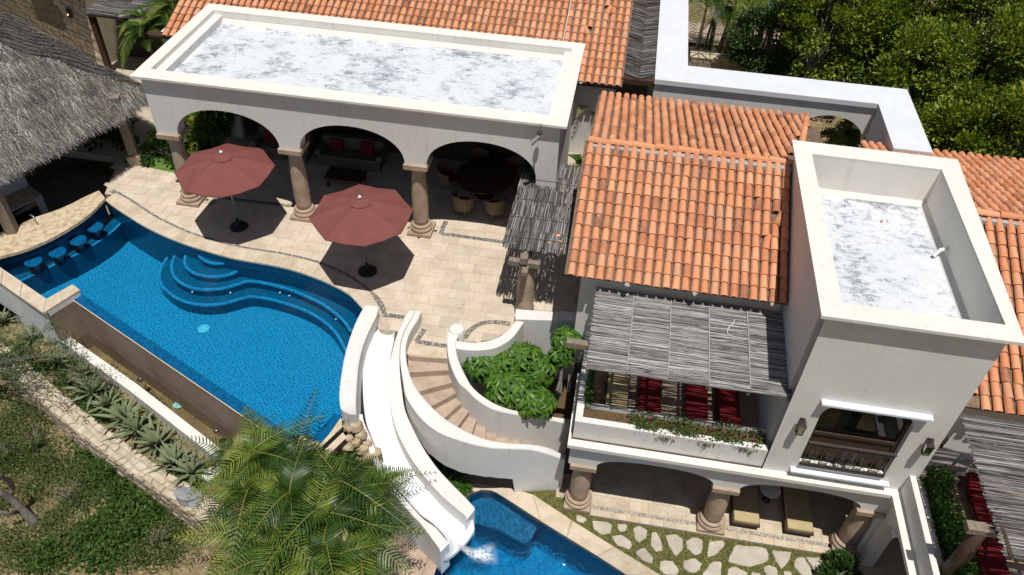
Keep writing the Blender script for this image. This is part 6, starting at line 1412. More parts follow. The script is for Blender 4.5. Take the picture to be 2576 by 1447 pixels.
m = MB(); m.add([B0+Vector((0,1.8,-2.8)), B0+be*6+Vector((0,1.8,-2.8)), B0+be*6+Vector((0,1.8,-.15)), B0+Vector((0,1.8,-.15))], [(0,1,2,3)]); m.build('back_wall', M['interior'], ta)
m = MB(); m.flat([(-16.6,20.9),(-13.8,20.6),(-13.8,25.2),(-16.4,25.2)], .004); structure('side_lawn', m, M['turf'])
# ------------------------------------------------------------------ vegetation helpers
rg = np.random.RandomState(11)
def unit(v): return v/np.maximum(1e-9, np.linalg.norm(v, axis=1))[:, None]
def leaves(P, N, size, aspect=.45, fold=.25, droop=0.0):
    # one folded leaf (2 quads sharing the midrib) per point; N = direction the leaf points
    n = len(P); D = unit(N); up = np.tile(np.array([[0,0,1.]]), (n,1)); Sd = unit(np.cross(D, up)+rg.randn(n,3)*.35); Nn = unit(np.cross(Sd, D))
    L = size*(.7+.6*rg.rand(n))[:, None]; W_ = L*aspect*.5
    a = P; b = P+D*L*.5+Nn*L*.04; e = P+D*L-np.array([0,0,1.])*L*droop
    l = b+Sd*W_-Nn*W_*fold; r = b-Sd*W_-Nn*W_*fold
    V = np.stack([a, l, e, b, r], 1).reshape(-1, 3); k = np.arange(n)[:, None]*5
    Fq = np.concatenate([k+np.array([[0,1,2,3]]), k+np.array([[0,3,2,4]])], 0); return V, Fq
def leaf_obj(name, P, N, size, mat, parent=None, kind=None, **kw):
    V, Fq = leaves(P, N, size, **kw); return npmesh(name, V, Fq, mat, parent, kind=kind)
def blob_points(ctr, rad, n, clumps=26, cs=.34, seed=0, hollow=.55, zmin=None):
    r = np.random.RandomState(seed); d = unit(r.randn(clumps, 3)); rr = (hollow+(1-hollow)*r.rand(clumps)**.6)[:, None]
    C_ = np.array(ctr)+d*rr*np.array(rad); w = r.rand(clumps)+.4; idx = r.choice(clumps, n, p=w/w.sum())
    q = unit(r.randn(n, 3))*(r.rand(n)**.45)[:, None]; s = cs*np.mean(rad)*(.6+.8*r.rand(clumps))
    P = C_[idx]+q*s[idx][:, None]*np.array([1,1,.75]); N = unit(P-np.array(ctr))*.6+q*.7+r.randn(n,3)*.35+np.array([0,0,.15])
    if zmin is not None: k = P[:,2] > zmin; P, N = P[k], N[k]
    return P, N
def tree(name, label, cat, ctr, rad, ground, n, size, mat, group=None, seed=0, trunks=2, clumps=30, hollow=.55, aspect=.5, tr=.09):
    t = thing(name, label, cat, (ctr[0], ctr[1], ground), group); P, N = blob_points(ctr, rad, n, clumps, .36, seed, hollow, ground+.05)
    leaf_obj('crown', P, N, size, mat, t, aspect=aspect); r = random.Random(seed); m = MB()
    for k in range(trunks):
        x, y = ctr[0]+r.uniform(-.3,.3)*rad[0]*.5, ctr[1]+r.uniform(-.3,.3)*rad[1]*.5
        m.tube([(x,y,ground),(x+r.uniform(-.1,.1),y+r.uniform(-.1,.1),(ground+ctr[2])/2),(ctr[0]+r.uniform(-.4,.4)*rad[0],ctr[1]+r.uniform(-.4,.4)*rad[1],ctr[2]+rad[2]*.2)], [tr,tr*.8,tr*.35], 7)
        for b in range(5):
            a = r.uniform(0, 6.28); m.tube([(x,y,(ground+ctr[2])/2),(ctr[0]+math.cos(a)*rad[0]*.55,ctr[1]+math.sin(a)*rad[1]*.55,ctr[2]+r.uniform(-.3,.5)*rad[2])], [tr*.45,tr*.15], 5)
    m.build('trunk', M['bark'], t); return t
# palms -------------------------------------------------------------
def frond_mesh(L, nl, lw, ll, arch, seed, dry=False, droopy=.20, v_up=.35):
    r = np.random.RandomState(seed); V = []; Fq = []; ts = np.linspace(0, 1, 13)
    def spine(t): return np.array([0, L*(t-.18*t**3*arch), L*(.55*arch*t*(1-t)*1.2-.42*arch*t**2.6)])
    mb = MB(); mb.tube([tuple(spine(t)) for t in ts], [.018*(1-.8*t)+.003 for t in ts], 5, 1)
    for i in range(nl):
        t = .16+.83*(i/(nl-1))**.95; p = spine(t); tg = spine(min(1,t+.02))-spine(t-.02); tg /= np.linalg.norm(tg)
        lf = ll*(math.sin(PI*min(1,.12+t*.86))**.7)*(.9+.2*r.rand())
        for s in (-1, 1):
            side = np.array([s, 0, 0.]); ang = .50+.58*t+r.randn()*.03
            d = side*math.cos(ang*.75)+tg*math.sin(ang*.75)+np.array([0,0,v_up])*(1-t*.4); d /= np.linalg.norm(d)
            w = lw*(.8+.4*r.rand()); wv = np.cross(d, np.cross(tg, side)); wv = tg*.85+np.array([0,0,.25]); wv /= np.linalg.norm(wv)
            p1 = p+d*lf*.5+np.array([0,0,-lf*.04]); p2 = p+d*lf*.92+np.array([0,0,-lf*droopy*(.7+.6*r.rand())]) 
            b = len(mb.v); mb.v += [tuple(p-wv*w*.35), tuple(p+wv*w*.35), tuple(p1-wv*w*.5), tuple(p1+wv*w*.5), tuple(p2)]
            mb.f += [(b,b+2,b+3,b+1), (b+2,b+4,b+3)]; mb.m += [0,0]
    return mb.mesh('frond', [M['palm_dry' if dry else 'palm'], M['rachis']])
FR = {}
def fronds(kind):
    if kind not in FR:
        L, nl, lw, ll, ar, up = {'areca': (1.85, 34, .044, .56, 1.75, .34), 'small': (1.0, 34, .034, .32, 1.0, .4), 'plume': (1.35, 60, .028, .34, 1.1, .5), 'big': (2.5, 46, .06, .62, 1.0, .3)}[kind]
        FR[kind] = [frond_mesh(L*(.85+.1*k), nl, lw, ll, ar*(.8+.15*k), 40+k, v_up=up) for k in range(4)]
    return FR[kind]
def palm(x, y, z0, zc, label, kind='areca', n=12, group=None, seed=0, cat='palm tree', lean=(0,0), el=(.15,1.25), bias=None, sc=1.0, shafts=1):
    r = random.Random(seed); t = thing('palm_tree', label, cat, (x,y,z0), group); F_ = fronds(kind)
    cx, cy = x+lean[0], y+lean[1]; m = MB()
    if zc-z0 > .3:
        for k in range(shafts):
            a = r.uniform(0,6.28); o = .12*(k > 0); m.tube([(x+math.cos(a)*o*2,y+math.sin(a)*o*2,z0),(x+lean[0]*.4+math.cos(a)*o,y+lean[1]*.4+math.sin(a)*o,(z0+zc)/2),(cx,cy,zc)], [.065,.05,.045], 8)
        m.build('trunk', M['palmbark'], t, True)
    a0 = r.uniform(0, 6.28)
    for i in range(n):
        az = a0+i*2.399+r.uniform(-.2,.2); e = el[0]+(el[1]-el[0])*((i+.5)/n)**.8*1.0
        o = bpy.data.objects.new('frond', F_[r.randrange(4)]); COL.objects.link(o); o.parent = t; s = sc*r.uniform(.82,1.12)
        o.matrix_local = Matrix.Translation((cx-x, cy-y, zc-z0)) @ Matrix.Rotation(az, 4, 'Z') @ Matrix.Rotation(e, 4, 'X') @ Matrix.Rotation(r.uniform(-.35,.35), 4, 'Y') @ Matrix.Scale(s, 4)
    return t
# ------------------------------------------------------------------ the palm clump by the slide
PC = [(7,1780,640,-.75,'left edge of the clump, over the end of the agave bed'),(7,2010,640,-.4,'standing against the brown pool wall'),(7,2270,680,-.7,'right of the brown wall below the pool corner'),(7,1900,930,-.8,'in the left half, low over the garden wall'),(7,2210,930,-.3,'in the middle of the clump'),(7,1880,1240,-1.1,'lower left, hanging over the bare slope'),(7,2150,1230,-.6,'bottom, left of centre'),(7,2440,1130,-.5,'bottom, right of centre'),(8,40,790,-1.3,'small, tucked under the rocks'),(8,20,930,-.8,'right side, under the rockwork'),(8,170,1190,-1.0,'nearest the lower end of the slide'),(8,150,1400,-1.0,'bottom right beside the slide end'),(8,230,930,-1.5,'against the slide wall below the rocks'),(7,2020,1460,-1.0,'at the bottom frame edge, left'),(8,-60,1420,-.6,'at the bottom frame edge, middle')]
for i, (k, a, b, z, lb) in enumerate(PC):
    p = U(k,a,b,z); palm(p[0], p[1]-.05, -3.3 if i not in (0,3,5) else -3.0, z, 'feathery green palm '+lb, 'areca', 8, 'palm clump beside the slide', seed=i*7+3, sc=.88 if i else .68, el=(.45,1.4), shafts=3)
# palms elsewhere
for i, (k, a, b, z, lb, kd, n_, sc) in enumerate(((1,1130,330,2.2,'bushy palm left of the arcade roof, lower plume','plume',22,1.0),(1,1320,160,2.6,'bushy palm left of the arcade roof, upper plume','plume',22,1.0),(1,1100,230,2.1,'bushy palm nearest the reed awning of the stone house','plume',18,.9),(1,1430,90,2.6,'bushy palm touching the corner of the main tile roof','plume',16,.8))):
    p = U(k,a,b,z); palm(p[0],p[1],-.1,z,lb,kd,n_,'bushy palms beside the arcade building',seed=70+i,sc=sc,el=(.1,1.3))
p = U(2,1870,800,1.5); palm(p[0],p[1],0,1.5,'slender palm in the gap between arcade building and tiled house','small',10,None,91,sc=1.25,el=(.0,1.1))
p = U(2,1800,1290,.3); palm(p[0],p[1],0,.4,'low dark palm at the bottom of the gap beside the pergola','small',9,None,92,sc=.7)
for i, (k, a, b, z, lb) in enumerate(((3,180,60,2.4,'courtyard palm nearest the white wall corner'),(3,400,30,2.6,'second courtyard palm from the white wall'),(3,500,130,2.2,'courtyard palm in the middle of the row'),(3,700,90,2.4,'courtyard palm next to the leafy trees'),(3,280,-30,2.6,'courtyard palm at the top edge near the white wall'),(3,650,-40,2.6,'courtyard palm at the top edge near the trees'),(3,330,200,1.6,'shortest courtyard palm, in front of the others'),(3,760,250,1.8,'courtyard palm leaning over the stone wall end'))):
    p = U(k,a,b,z); palm(p[0],p[1],-.2,z,lb,'areca',10,'courtyard palms behind the white wall',seed=50+i,sc=.85,el=(.0,1.0),shafts=3)
# ------------------------------------------------------------------ agaves
def agave_leaf(L, W_, bend, seed):
    m = MB(); A = []; B = []; Cc2 = []
    for i in range(9):
        t = i/8; w = W_*(math.sin(PI*(.12+.88*t)**.8)*.9+.12*(1-t))*(1-t**6); y = L*t; z = L*(.12*t-bend*t*t)
        A.append((-w/2, y, z+w*.22)); Cc2.append((0, y, z)); B.append((w/2, y, z+w*.22))
    m.strip(A, Cc2); m.strip(Cc2, B); return m.mesh('leaf', M['agave'], True)
AG = [agave_leaf(.62+.07*k, .105, -.10+.16*k, k) for k in range(4)]
AGP = [(7,705,95,1.0,'agave highest in the row beside the white basin wall'),(7,640,60,.8,'smaller agave tucked behind the highest one'),(7,815,185,.95,'agave second along the row, its leaves over the ground cover'),(7,945,285,1.15,'agave with a dead upright leaf, middle of the row'),(7,1045,370,1.35,'largest agave with spreading leaves over the stone wall'),(7,1190,480,1.25,'grey-green agave below the largest one'),(7,1320,620,1.15,'agave beside the palm leaves'),(7,1460,690,1.15,'agave lowest in the row next to the cross wall'),(4,660,1395,.9,'agave near the low end of the leafy branches'),(4,440,1300,.9,'agave half hidden under thin branches'),(4,250,1130,.95,'agave below the white end wall of the pool'),(4,90,1290,.9,'agave by the garden wall near the left frame edge'),(4,30,1000,.95,'agave at the left frame edge under the white wall')]
for i, (k, a, b, s, lb) in enumerate(AGP):
    p = U(k,a,b,-1.68); t = thing('agave', lb, 'agave', p, 'agaves in the planting bed'); r = random.Random(i); n = 26
    for q in range(n):
        az = q*2.399+r.uniform(-.2,.2); e = .12+1.15*(q/n)**.9+r.uniform(-.08,.08); o = bpy.data.objects.new('leaf', AG[r.randrange(4)]); COL.objects.link(o); o.parent = t; sc = s*r.uniform(.8,1.1)*.92
        o.matrix_local = Matrix.Translation((0,0,.02)) @ Matrix.Rotation(az, 4, 'Z') @ Matrix.Rotation(e, 4, 'X') @ Matrix.Rotation(r.uniform(-.2,.2), 4, 'Y') @ Matrix.Scale(sc, 4)
# ------------------------------------------------------------------ glossy shrubs in the stair planter
def rosette(k_):
    m = MB(); r = random.Random(k_); n = 9
    for i in range(n):
        a = 2*PI*i/n+r.uniform(-.12,.12); L = .235*r.uniform(.85,1.15); W_ = .085; A = []; B = []; Cn = []
        for s in range(6):
            t = s/5; w = W_*math.sin(PI*min(1,.10+.9*t**1.1))**.8*.5*(1 if t < 1 else .1); rad = .03+L*t*.93; z = .03*t-L*.42*t*t
            ca, sa = math.cos(a), math.sin(a); Cn.append((ca*rad, sa*rad, z)); A.append((ca*rad-sa*w, sa*rad+ca*w, z+w*.35)); B.append((ca*rad+sa*w, sa*rad-ca*w, z+w*.35))
        m.strip(A, Cn); m.strip(Cn, B)
    return m.mesh('leaf_rosette', M['leaf_umbrella'], True)
ROS = [rosette(i) for i in range(4)]
def umbrella_shrub(name, lobes, ground, label, n, seed, trunkpts):
    c0 = lobes[0][0]; t = thing(name, label, 'shrub', (c0[0], c0[1], ground)); r = random.Random(seed); cnt = 0; placed = []
    while cnt < n:
        (cx, cy, cz), (rx, ry, rz) = r.choice(lobes); th = r.uniform(0, 2*PI); v = Vector((r.gauss(0,1), r.gauss(0,1), r.gauss(0,1))).normalized()
        if v.z < -.45: continue
        p = Vector((cx+v.x*rx, cy+v.y*ry, cz+v.z*rz)); 
        if any((p-q).length < .15 for q in placed): cnt += .12; continue
        placed.append(p); nrm = (Vector((v.x/rx, v.y/ry, v.z/rz)).normalized()+Vector((0,0,.7))+Vector((r.gauss(0,.18),r.gauss(0,.18),0))).normalized()
        o = bpy.data.objects.new('leaf_rosette', ROS[r.randrange(4)]); COL.objects.link(o); o.parent = t; s = r.uniform(.95,1.35)
        o.matrix_local = Matrix.Translation(p-t.location) @ (nrm.to_track_quat('Z','Y').to_matrix() @ Matrix.Rotation(r.uniform(0,6.28),3,'Z')).to_4x4() @ Matrix.Scale(s, 4); cnt += 1
    m = MB()
    for tp in trunkpts: m.tube(tp, [.05,.045,.03], 7)
    m.build('stem', M['bark'], t)
    P, N = [], []
    for (cx,cy,cz),(rx,ry,rz) in lobes:
        q = unit(rg.randn(500,3))*(rg.rand(500)**.5)[:,None]*.85; P.append(np.array([cx,cy,cz])+q*np.array([rx,ry,rz])); N.append(q+rg.randn(500,3)*.4)
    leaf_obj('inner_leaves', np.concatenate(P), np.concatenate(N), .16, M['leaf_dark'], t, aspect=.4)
a = U(5,1060,1290,-.25); b = U(5,1370,1270,-.25); d = U(8,1280,40,-.5); e = U(8,1420,130,-.7); h_ = U(5,1480,1340,-.4)
umbrella_shrub('glossy_shrub', [(a,(.52,.42,.42)),(b,(.55,.42,.48)),(d,(.62,.42,.45)),(e,(.60,.36,.38)),(h_,(.45,.4,.42)),(((a[0]+b[0])/2,(a[1]+b[1])/2,-.3),(.5,.42,.42))], -1.9, 'big glossy green umbrella-leaved shrub filling the planter beside the stairs', 190, 5, [[(-2.0,13.9,-1.9),(-2.1,14.0,-1.2),a],[(-1.8,13.9,-1.9),(-1.5,13.9,-1.2),b],[(-1.5,13.7,-1.9),(-1.2,13.5,-1.3),e]])
f = U(5,1700,1110,.45); g = U(5,1660,1220,.1); umbrella_shrub('small_glossy_tree', [(f,(.30,.26,.24)),(g,(.22,.2,.2))], -1.9, 'thin-stemmed glossy tree leaning against the balcony house, right of the big shrub', 42, 8, [[(-.75,13.7,-1.9),(-.45,14.4,-.9),g],[(-.75,13.7,-1.9),(-.5,14.5,-.6),f]])
# ------------------------------------------------------------------ hedges, flowers, small plants
def hedge(name, label, cat, boxes, n, size, mat, ground, seed=0, extra=None, aspect=.5):
    t = thing(name, label, cat, ((boxes[0][0]+boxes[0][1])/2, (boxes[0][2]+boxes[0][3])/2, ground)); r = np.random.RandomState(seed); P = []
    for x0,x1,y0,y1,z0,z1 in boxes: q = r.rand(n//len(boxes),3); w = .07*np.sin(q[:,0:1]*19)+.05*np.sin(q[:,1:2]*23); P.append(np.array([x0,y0,z0])+q*np.array([x1-x0,y1-y0,z1-z0])+np.concatenate([w*0,w*.5,w],1))
    P = np.concatenate(P); N = r.randn(len(P),3)+np.array([0,0,.9]); leaf_obj('foliage', P, N, size, mat, t, aspect=aspect)
    m = MB()
    for i in range(14):
        x0,x1,y0,y1,z0,z1 = boxes[i%len(boxes)]; x, y = random.uniform(x0,x1), random.uniform(y0,y1); m.tube([(x,y,ground),(x+.03,y,z0+.6*(z1-z0))], [.01,.006], 4)
    m.build('stems', M['bark'], t)
    if extra:
        q = P[r.choice(len(P), extra[0])]+np.array([0,0,.03]); leaf_obj('flowers', np.repeat(q,5,0)+r.randn(len(q)*5,3)*.012, r.randn(len(q)*5,3), extra[1], extra[2], t, aspect=.8)
    return t
hedge('balcony_flowers', 'green flowering plants with magenta blooms trailing over the balcony planter', 'flower bed', [(1.35,4.6,12.52,13.05,.2,.38),(1.5,4.5,12.45,12.6,.22,.37)], 4200, .075, M['leaf_scrub'], .2, 1, (26,.05,M['leaf_flower']))
hedge('corner_hedge', 'small dark green hedge at the balcony corner behind the log post', 'hedge', [(.22,.42,13.0,14.6,.0,.55)], 1600, .08, M['leaf_umbrella'], -.3, 2)
hedge('terrace_hedge', 'glossy green hedge in the planter along the right terrace wall', 'hedge', [(8.38,8.85,8.4,12.55,.0,.62)], 7500, .10, M['leaf_umbrella'], -.3, 3)
t_ = tree('round_bush', 'dark green round bush at the foot of the rightmost gallery column', 'bush', (7.35,11.6,-2.95), (.42,.42,.38), -3.35, 3600, .10, M['leaf_dark'], seed=9, trunks=1, clumps=16, tr=.03)
tree('croton', 'yellow and orange croton bush glowing behind the left arch column', 'bush', U(1,1520,1010,.55), (.5,.4,.42), 0, 900, .26, M['leaf_croton'], seed=21, trunks=1, clumps=10, aspect=.32, tr=.03)
tree('green_garden_plant', 'tall strap-leaved green plant behind the yellow croton', 'bush', U(1,1570,900,1.0), (.7,.5,.7), 0, 1500, .42, M['leaf_umbrella'], seed=22, trunks=1, clumps=12, aspect=.14, tr=.03)
tree('low_garden_plant', 'low dark plant in front of the yellow croton', 'bush', U(1,1480,1110,.15), (.5,.3,.22), 0, 900, .16, M['leaf_dark'], seed=23, trunks=1, clumps=10, aspect=.3, tr=.02)
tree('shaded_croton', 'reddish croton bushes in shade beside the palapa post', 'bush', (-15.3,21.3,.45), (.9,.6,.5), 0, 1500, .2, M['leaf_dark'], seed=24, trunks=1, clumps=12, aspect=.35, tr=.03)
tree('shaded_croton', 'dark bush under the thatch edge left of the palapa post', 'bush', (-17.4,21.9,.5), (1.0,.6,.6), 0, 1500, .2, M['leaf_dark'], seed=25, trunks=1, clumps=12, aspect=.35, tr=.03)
tree('oleander', 'pink flowering oleander in the courtyard arch beyond the tile roof', 'bush', U(3,1080,1060,1.2), (.5,.4,.35), -.2, 1300, .13, M['leaf_tree'], seed=26, trunks=1, clumps=10, aspect=.25, tr=.03)
q = rg.randn(60,3)*np.array([.2,.15,.15])+np.array(U(3,1075,1035,1.45)); leaf_obj('oleander_blossoms', q, rg.randn(60,3), .08, M['leaf_flower'], bpy.data.objects.get('oleander'), aspect=.8)
tree('courtyard_fern', 'green plants under the courtyard arch beside the tower', 'bush', U(3,1290,1080,1.0), (.7,.4,.35), -.2, 1500, .16, M['leaf_umbrella'], seed=27, trunks=1, clumps=12, aspect=.25, tr=.03)
tree('fern', 'green fern between slide wall and hanging staircase wall', 'fern', U(8,840,745,-3.0), (.45,.25,.25), -3.36, 500, .28, M['leaf_umbrella'], seed=28, trunks=1, clumps=7, aspect=.16, tr=.02)
tree('dark_plant', 'dark shaded plants under the staircase near the lower pool', 'bush', U(8,700,600,-2.8), (.5,.6,.4), -3.36, 1200, .2, M['leaf_dark'], seed=29, trunks=1, clumps=9, aspect=.25, tr=.02)
# ------------------------------------------------------------------ trees beyond the white wall
TR = [(5.6,31.2,2.2,(1.3,1.1,1.3),'dark tree beside the courtyard palms'),(7.3,30.6,3.0,(1.6,1.5,2.0),'leafy tree behind the white wall, left of the bare branches'),(9.3,31.5,3.3,(1.7,1.6,2.2),'leafy tree above the middle of the white wall'),(11.2,30.5,3.4,(1.8,1.7,2.4),'bright leafy tree above the right part of the white wall'),(13.2,30.5,3.6,(1.9,1.8,2.6),'leafy tree at the top right frame edge'),(10.4,27.9,2.6,(1.4,1.2,2.0),'leafy tree just behind the corner of the white wall'),(12.3,27.6,3.0,(1.7,1.5,2.4),'big leafy tree right of the white wall corner'),(14.4,28.2,3.2,(1.8,1.6,2.6),'leafy tree at the right frame edge, upper'),(11.2,25.2,1.8,(1.2,1.1,1.5),'leafy tree right beside the side of the white wall'),(13.0,25.0,2.2,(1.5,1.3,1.9),'leafy tree at the right frame edge above the tile roof'),(15.0,25.2,2.4,(1.6,1.5,2.2),'leafy tree at the far right edge of the grove'),(8.3,33.6,3.0,(1.8,1.5,2.0),'leafy tree at the top edge over the pale path'),(11.5,34.0,3.2,(2.0,1.7,2.2),'leafy tree at the top edge in the middle of the grove'),(15,33,3.4,(2,1.8,2.4),'leafy tree in the top right corner')]
for i, (x, y, z, rd, lb) in enumerate(TR):
    tree('leafy_tree', lb, 'tree', (x,y,z), rd, -.2, int(15000*rd[0]*rd[1]/2.6), .155, M['leaf_tree'] if i else M['leaf_dark'], 'dense trees behind the white wall', seed=100+i, trunks=2, clumps=38, hollow=.78, aspect=.55, tr=.09)
bt = thing('bare_tree', 'leafless pale grey tree between the leafy trees and the white wall', 'tree', (*U(3,1150,520,.5)[:2], -.2)); m = MB(); b0_ = Vector(U(3,1150,520,.5)); top = Vector(U(3,1130,130,3.4))
m.tube([(b0_.x,b0_.y,-.2), b0_, b0_.lerp(top,.5), top], [.06,.05,.035,.012], 6)
for i in range(16):
    q = b0_.lerp(top, random.uniform(.25,.95)); a = random.uniform(0,6.28); l = random.uniform(.4,1.0); m.tube([q, q+Vector((math.cos(a)*l*.5,math.sin(a)*l*.5,l*.35)), q+Vector((math.cos(a+.3)*l,math.sin(a+.3)*l,l*.55))], [.02,.013,.005], 4)
m.build('trunk', M['bark'], bt)
# courtyard: pale path, stone wall, iron railing
m = MB(); m.flat([(1.5,35.2),(9.5,35.0),(9.5,37.2),(1.5,37.4)], -.03); structure('courtyard_path', m, M['step'])
cw = thing('courtyard_stone_wall', 'low ochre stone wall in the courtyard behind the white arcade', 'wall', (5, 31.5, -.2))
wa0, wa1 = Vector(U(3,30,560,.0)), Vector(U(3,860,640,.0)); d = (wa1-wa0); d.z = 0; Lc = d.length; d.normalize(); nn = Vector((-d.y,d.x,0))
m = MB(); m.prism([tuple(wa0.xy), tuple(wa1.xy), tuple((wa1+nn*.45).xy), tuple((wa0+nn*.45).xy)], -.3, .78); m.build('core', M['mortar'], cw)
for r_ in range(4):
    s = random.uniform(0,.1)
    while s < Lc-.2:
        w = random.uniform(.25,.5); P = [(s+.015,r_*.25+.01-.2),(s+w-.015,r_*.25-.19),(s+w-.02,r_*.25+.04),(s+.02,r_*.25+.035)]; m = MB(); dp = random.uniform(.02,.05)
        m.add([tuple(wa0+d*x-nn*(-.02)+Vector((0,0,z))) for x, z in P]+[tuple(wa0+d*x-nn*dp+Vector((0,0,z))) for x, z in P], [(i,(i+1)%4,(i+1)%4+4,i+4) for i in range(4)]+[(4,5,6,7)]); m.build('face_stone', M['wallstone_dark'], cw); s += w
s = 0
while s < Lc-.2:
    w = random.uniform(.3,.5); m = MB(); m.bevprism([tuple((wa0+d*(s+.01)-nn*.06).xy), tuple((wa0+d*(s+w-.01)-nn*.05).xy), tuple((wa0+d*(s+w-.01)+nn*.5).xy), tuple((wa0+d*(s+.01)+nn*.5).xy)], .781, .84, .02); m.build('cap_stone', M['wallstone'], cw); s += w
cr = thing('courtyard_railing', 'curly black iron railing on the courtyard stone wall', 'railing', tuple(wa0+nn*.25)); m = MB()
for z in (1.0,1.75): m.tube([wa0+nn*.25+Vector((0,0,z)), wa1+nn*.25+Vector((0,0,z))], .018, 5)
m.build('rail', M['iron'], cr)
for i in range(int(Lc/.16)): p = wa0+nn*.25+d*(i*.16+.05); m = MB(); m.tube([p+Vector((0,0,.85)), p+Vector((0,0,1.75))], .010, 4); m.build('baluster', M['iron'], cr)
m = MB(); gp = Vector(U(3,130,400,1.6)); 
for s in (-1,1): m.tube([gp, gp+Vector((s*.3,0,-.18)), gp+Vector((s*.75,0,-.62)), gp+Vector((s*1.0,0,-.85))], .022, 6)
for i in range(9): x = -.8+i*.2; m.tube([gp+Vector((x,0,-.08-abs(x)*.85)), gp+Vector((x,0,-1.3))], .012, 4)
gt = thing('iron_gate', 'small black iron gate with a peaked top beside the courtyard stone wall', 'gate', tuple(gp-Vector((0,0,1.7)))); m.build('gate_leaf', M['iron'], gt)
# ------------------------------------------------------------------ lawn blades, ground cover and scrub
def scatter_poly(poly, n, z, holes=(), seed=0):
    r = np.random.RandomState(seed); xs_ = [p[0] for p in poly]; ys_ = [p[1] for p in poly]; out = []
    while len(out) < n:
        x, y = r.uniform(min(xs_),max(xs_)), r.uniform(min(ys_),max(ys_))
        if inside((x,y), poly) and not any(inside((x,y), h) for h in holes): out.append((x,y,z))
    return np.array(out)
P = scatter_poly(lawn, 42000, -3.335, flags, 4); P = P[[not (p[0] > 7.3 and p[1] > 12.1) for p in P]]
tag(leaf_obj('lawn_grass', P, rg.randn(len(P),3)*.55+np.array([0,0,1]), .055, M['blade'], None, 'stuff', aspect=.22), 'short patchy grass between the stepping stones', 'grass')
# ground cover in the agave bed
GB = []
for (k,a,b,rr,n) in ((7,620,130,.55,1500),(7,880,110,.6,1800),(7,1050,200,.6,1700),(7,1110,290,.35,900),(4,60,900,.5,1300),(4,120,1330,.6,1500),(4,330,1340,.5,1200),(7,1300,430,.4,900),(7,1440,760,.35,800),(4,560,1330,.5,1200),(4,760,1440,.6,1900),(7,720,240,.45,1300),(7,960,180,.6,2000),(7,1180,330,.35,900),(4,200,1200,.5,1200),(7,1360,660,.3,600),(7,480,-10,.5,1100)):
    p = np.array(U(k,a,b,-1.68)); q = rg.randn(n,3)*np.array([rr*.5,rr*.4,.05])+p; GB.append(q)
GB = np.concatenate(GB); tag(leaf_obj('bed_ground_cover', GB, rg.randn(len(GB),3)*.8+np.array([0,0,.8]), .075, M['leaf_ground'], None, 'stuff', aspect=.5), 'low green ground cover around the agaves', 'ground cover')
# slope below the garden wall: patches of scrub
SC = []; SD_ = []
def gz(x, y): return terrain(x, y)
patches = [(7,600,760,.6,1500,1),(7,300,900,.6,1300,1),(7,560,1300,.6,1300,0),(7,200,1380,.6,1300,0),(7,1120,1420,.5,1200,0),(7,740,900,.4,900,0),(7,420,720,.5,1200,0),(7,1350,1230,.5,1000,1),(7,150,120,.9,3600,0),(7,330,330,.7,2600,0),(7,60,480,.7,2600,0),(7,250,600,.8,3000,1),(7,120,700,.6,2000,1),(7,520,380,.5,1500,0),(7,850,620,.6,2600,2),(7,930,780,.7,3600,2),(7,1050,930,.7,3600,2),(7,1150,1060,.6,3000,2),(7,1000,1150,.6,2600,2),(7,1250,1000,.5,2200,2),(7,760,1250,.5,1800,2),(7,860,1380,.6,2200,2),(7,450,1130,.5,1300,1),(7,90,1250,.6,1200,1),(7,420,1400,.5,1500,2),(7,640,1000,.4,900,1),(7,1450,1180,.5,1500,1),(7,1330,1400,.4,900,1),(7,60,950,.5,900,0),(7,720,500,.4,1000,2),(7,1040,1280,.4,1200,2)]
for k,a,b,rr,n,ty in patches:
    n = int(n*(.6 if ty == 2 else .7))
    p = U(k,a,b,-3.2); r = rr*.62; q = rg.randn(n,2)*r*np.array([1,.8])+np.array(p[:2]); q = q[((q[:,0]-GW0[0])*gwn.x+(q[:,1]-GW0[1])*gwn.y) > .38]
    zz = np.array([gz(x,y) for x, y in q]); h = rg.rand(len(q))**1.5*(.35 if ty != 1 else .22)*np.exp(-((q-np.array(p[:2]))**2).sum(1)/(2*r*r)); P = np.column_stack([q, zz+.02+h]); (SC if ty == 2 else SD_).append(P)
SC = np.concatenate(SC); SD_ = np.concatenate(SD_)
tag(leaf_obj('slope_ground_cover', SC, rg.randn(len(SC),3)*.8+np.array([0,0,.7]), .11, M['leaf_ground'], None, 'stuff', aspect=.55), 'dense green creeping plants on the slope below the garden wall', 'ground cover')
tag(leaf_obj('dry_scrub', SD_, rg.randn(len(SD_),3)*.9+np.array([0,0,.5]), .085, M['leaf_scrub'], None, 'stuff', aspect=.4), 'sparse olive scrub on the dry slope', 'scrub')
q = rg.rand(9000,2)*np.array([14,9])+np.array([-17,4.5]); q = q[((q[:,0]-GW0[0])*gwn.x+(q[:,1]-GW0[1])*gwn.y) > .4]; zz = np.array([gz(x,y) for x, y in q])
tag(leaf_obj('dry_litter', np.column_stack([q, zz+.01]), rg.randn(len(q),3)+np.array([0,0,.2]), .07, M['palm_dry'], None, 'stuff', aspect=.25), 'scattered dry leaves and grass on the bare soil', 'leaf litter')
# pebbles on the slope
V = []; PV.clear(); PF.clear()
for i in range(1500):
    x, y = random.uniform(-17,-4), random.uniform(4.5,12)
    if (x-GW0[0])*gwn.x+(y-GW0[1])*gwn.y > .4: pebble(x, y, gz(x,y), random.uniform(.012,.05))
tag(npmesh('slope_pebbles', PV, PF, stone_mat('soil_pebble', ['#8a7458','#ab9473','#cbb896'], island=True)), 'small stones lying on the dry slope', 'stones', kind='stuff')
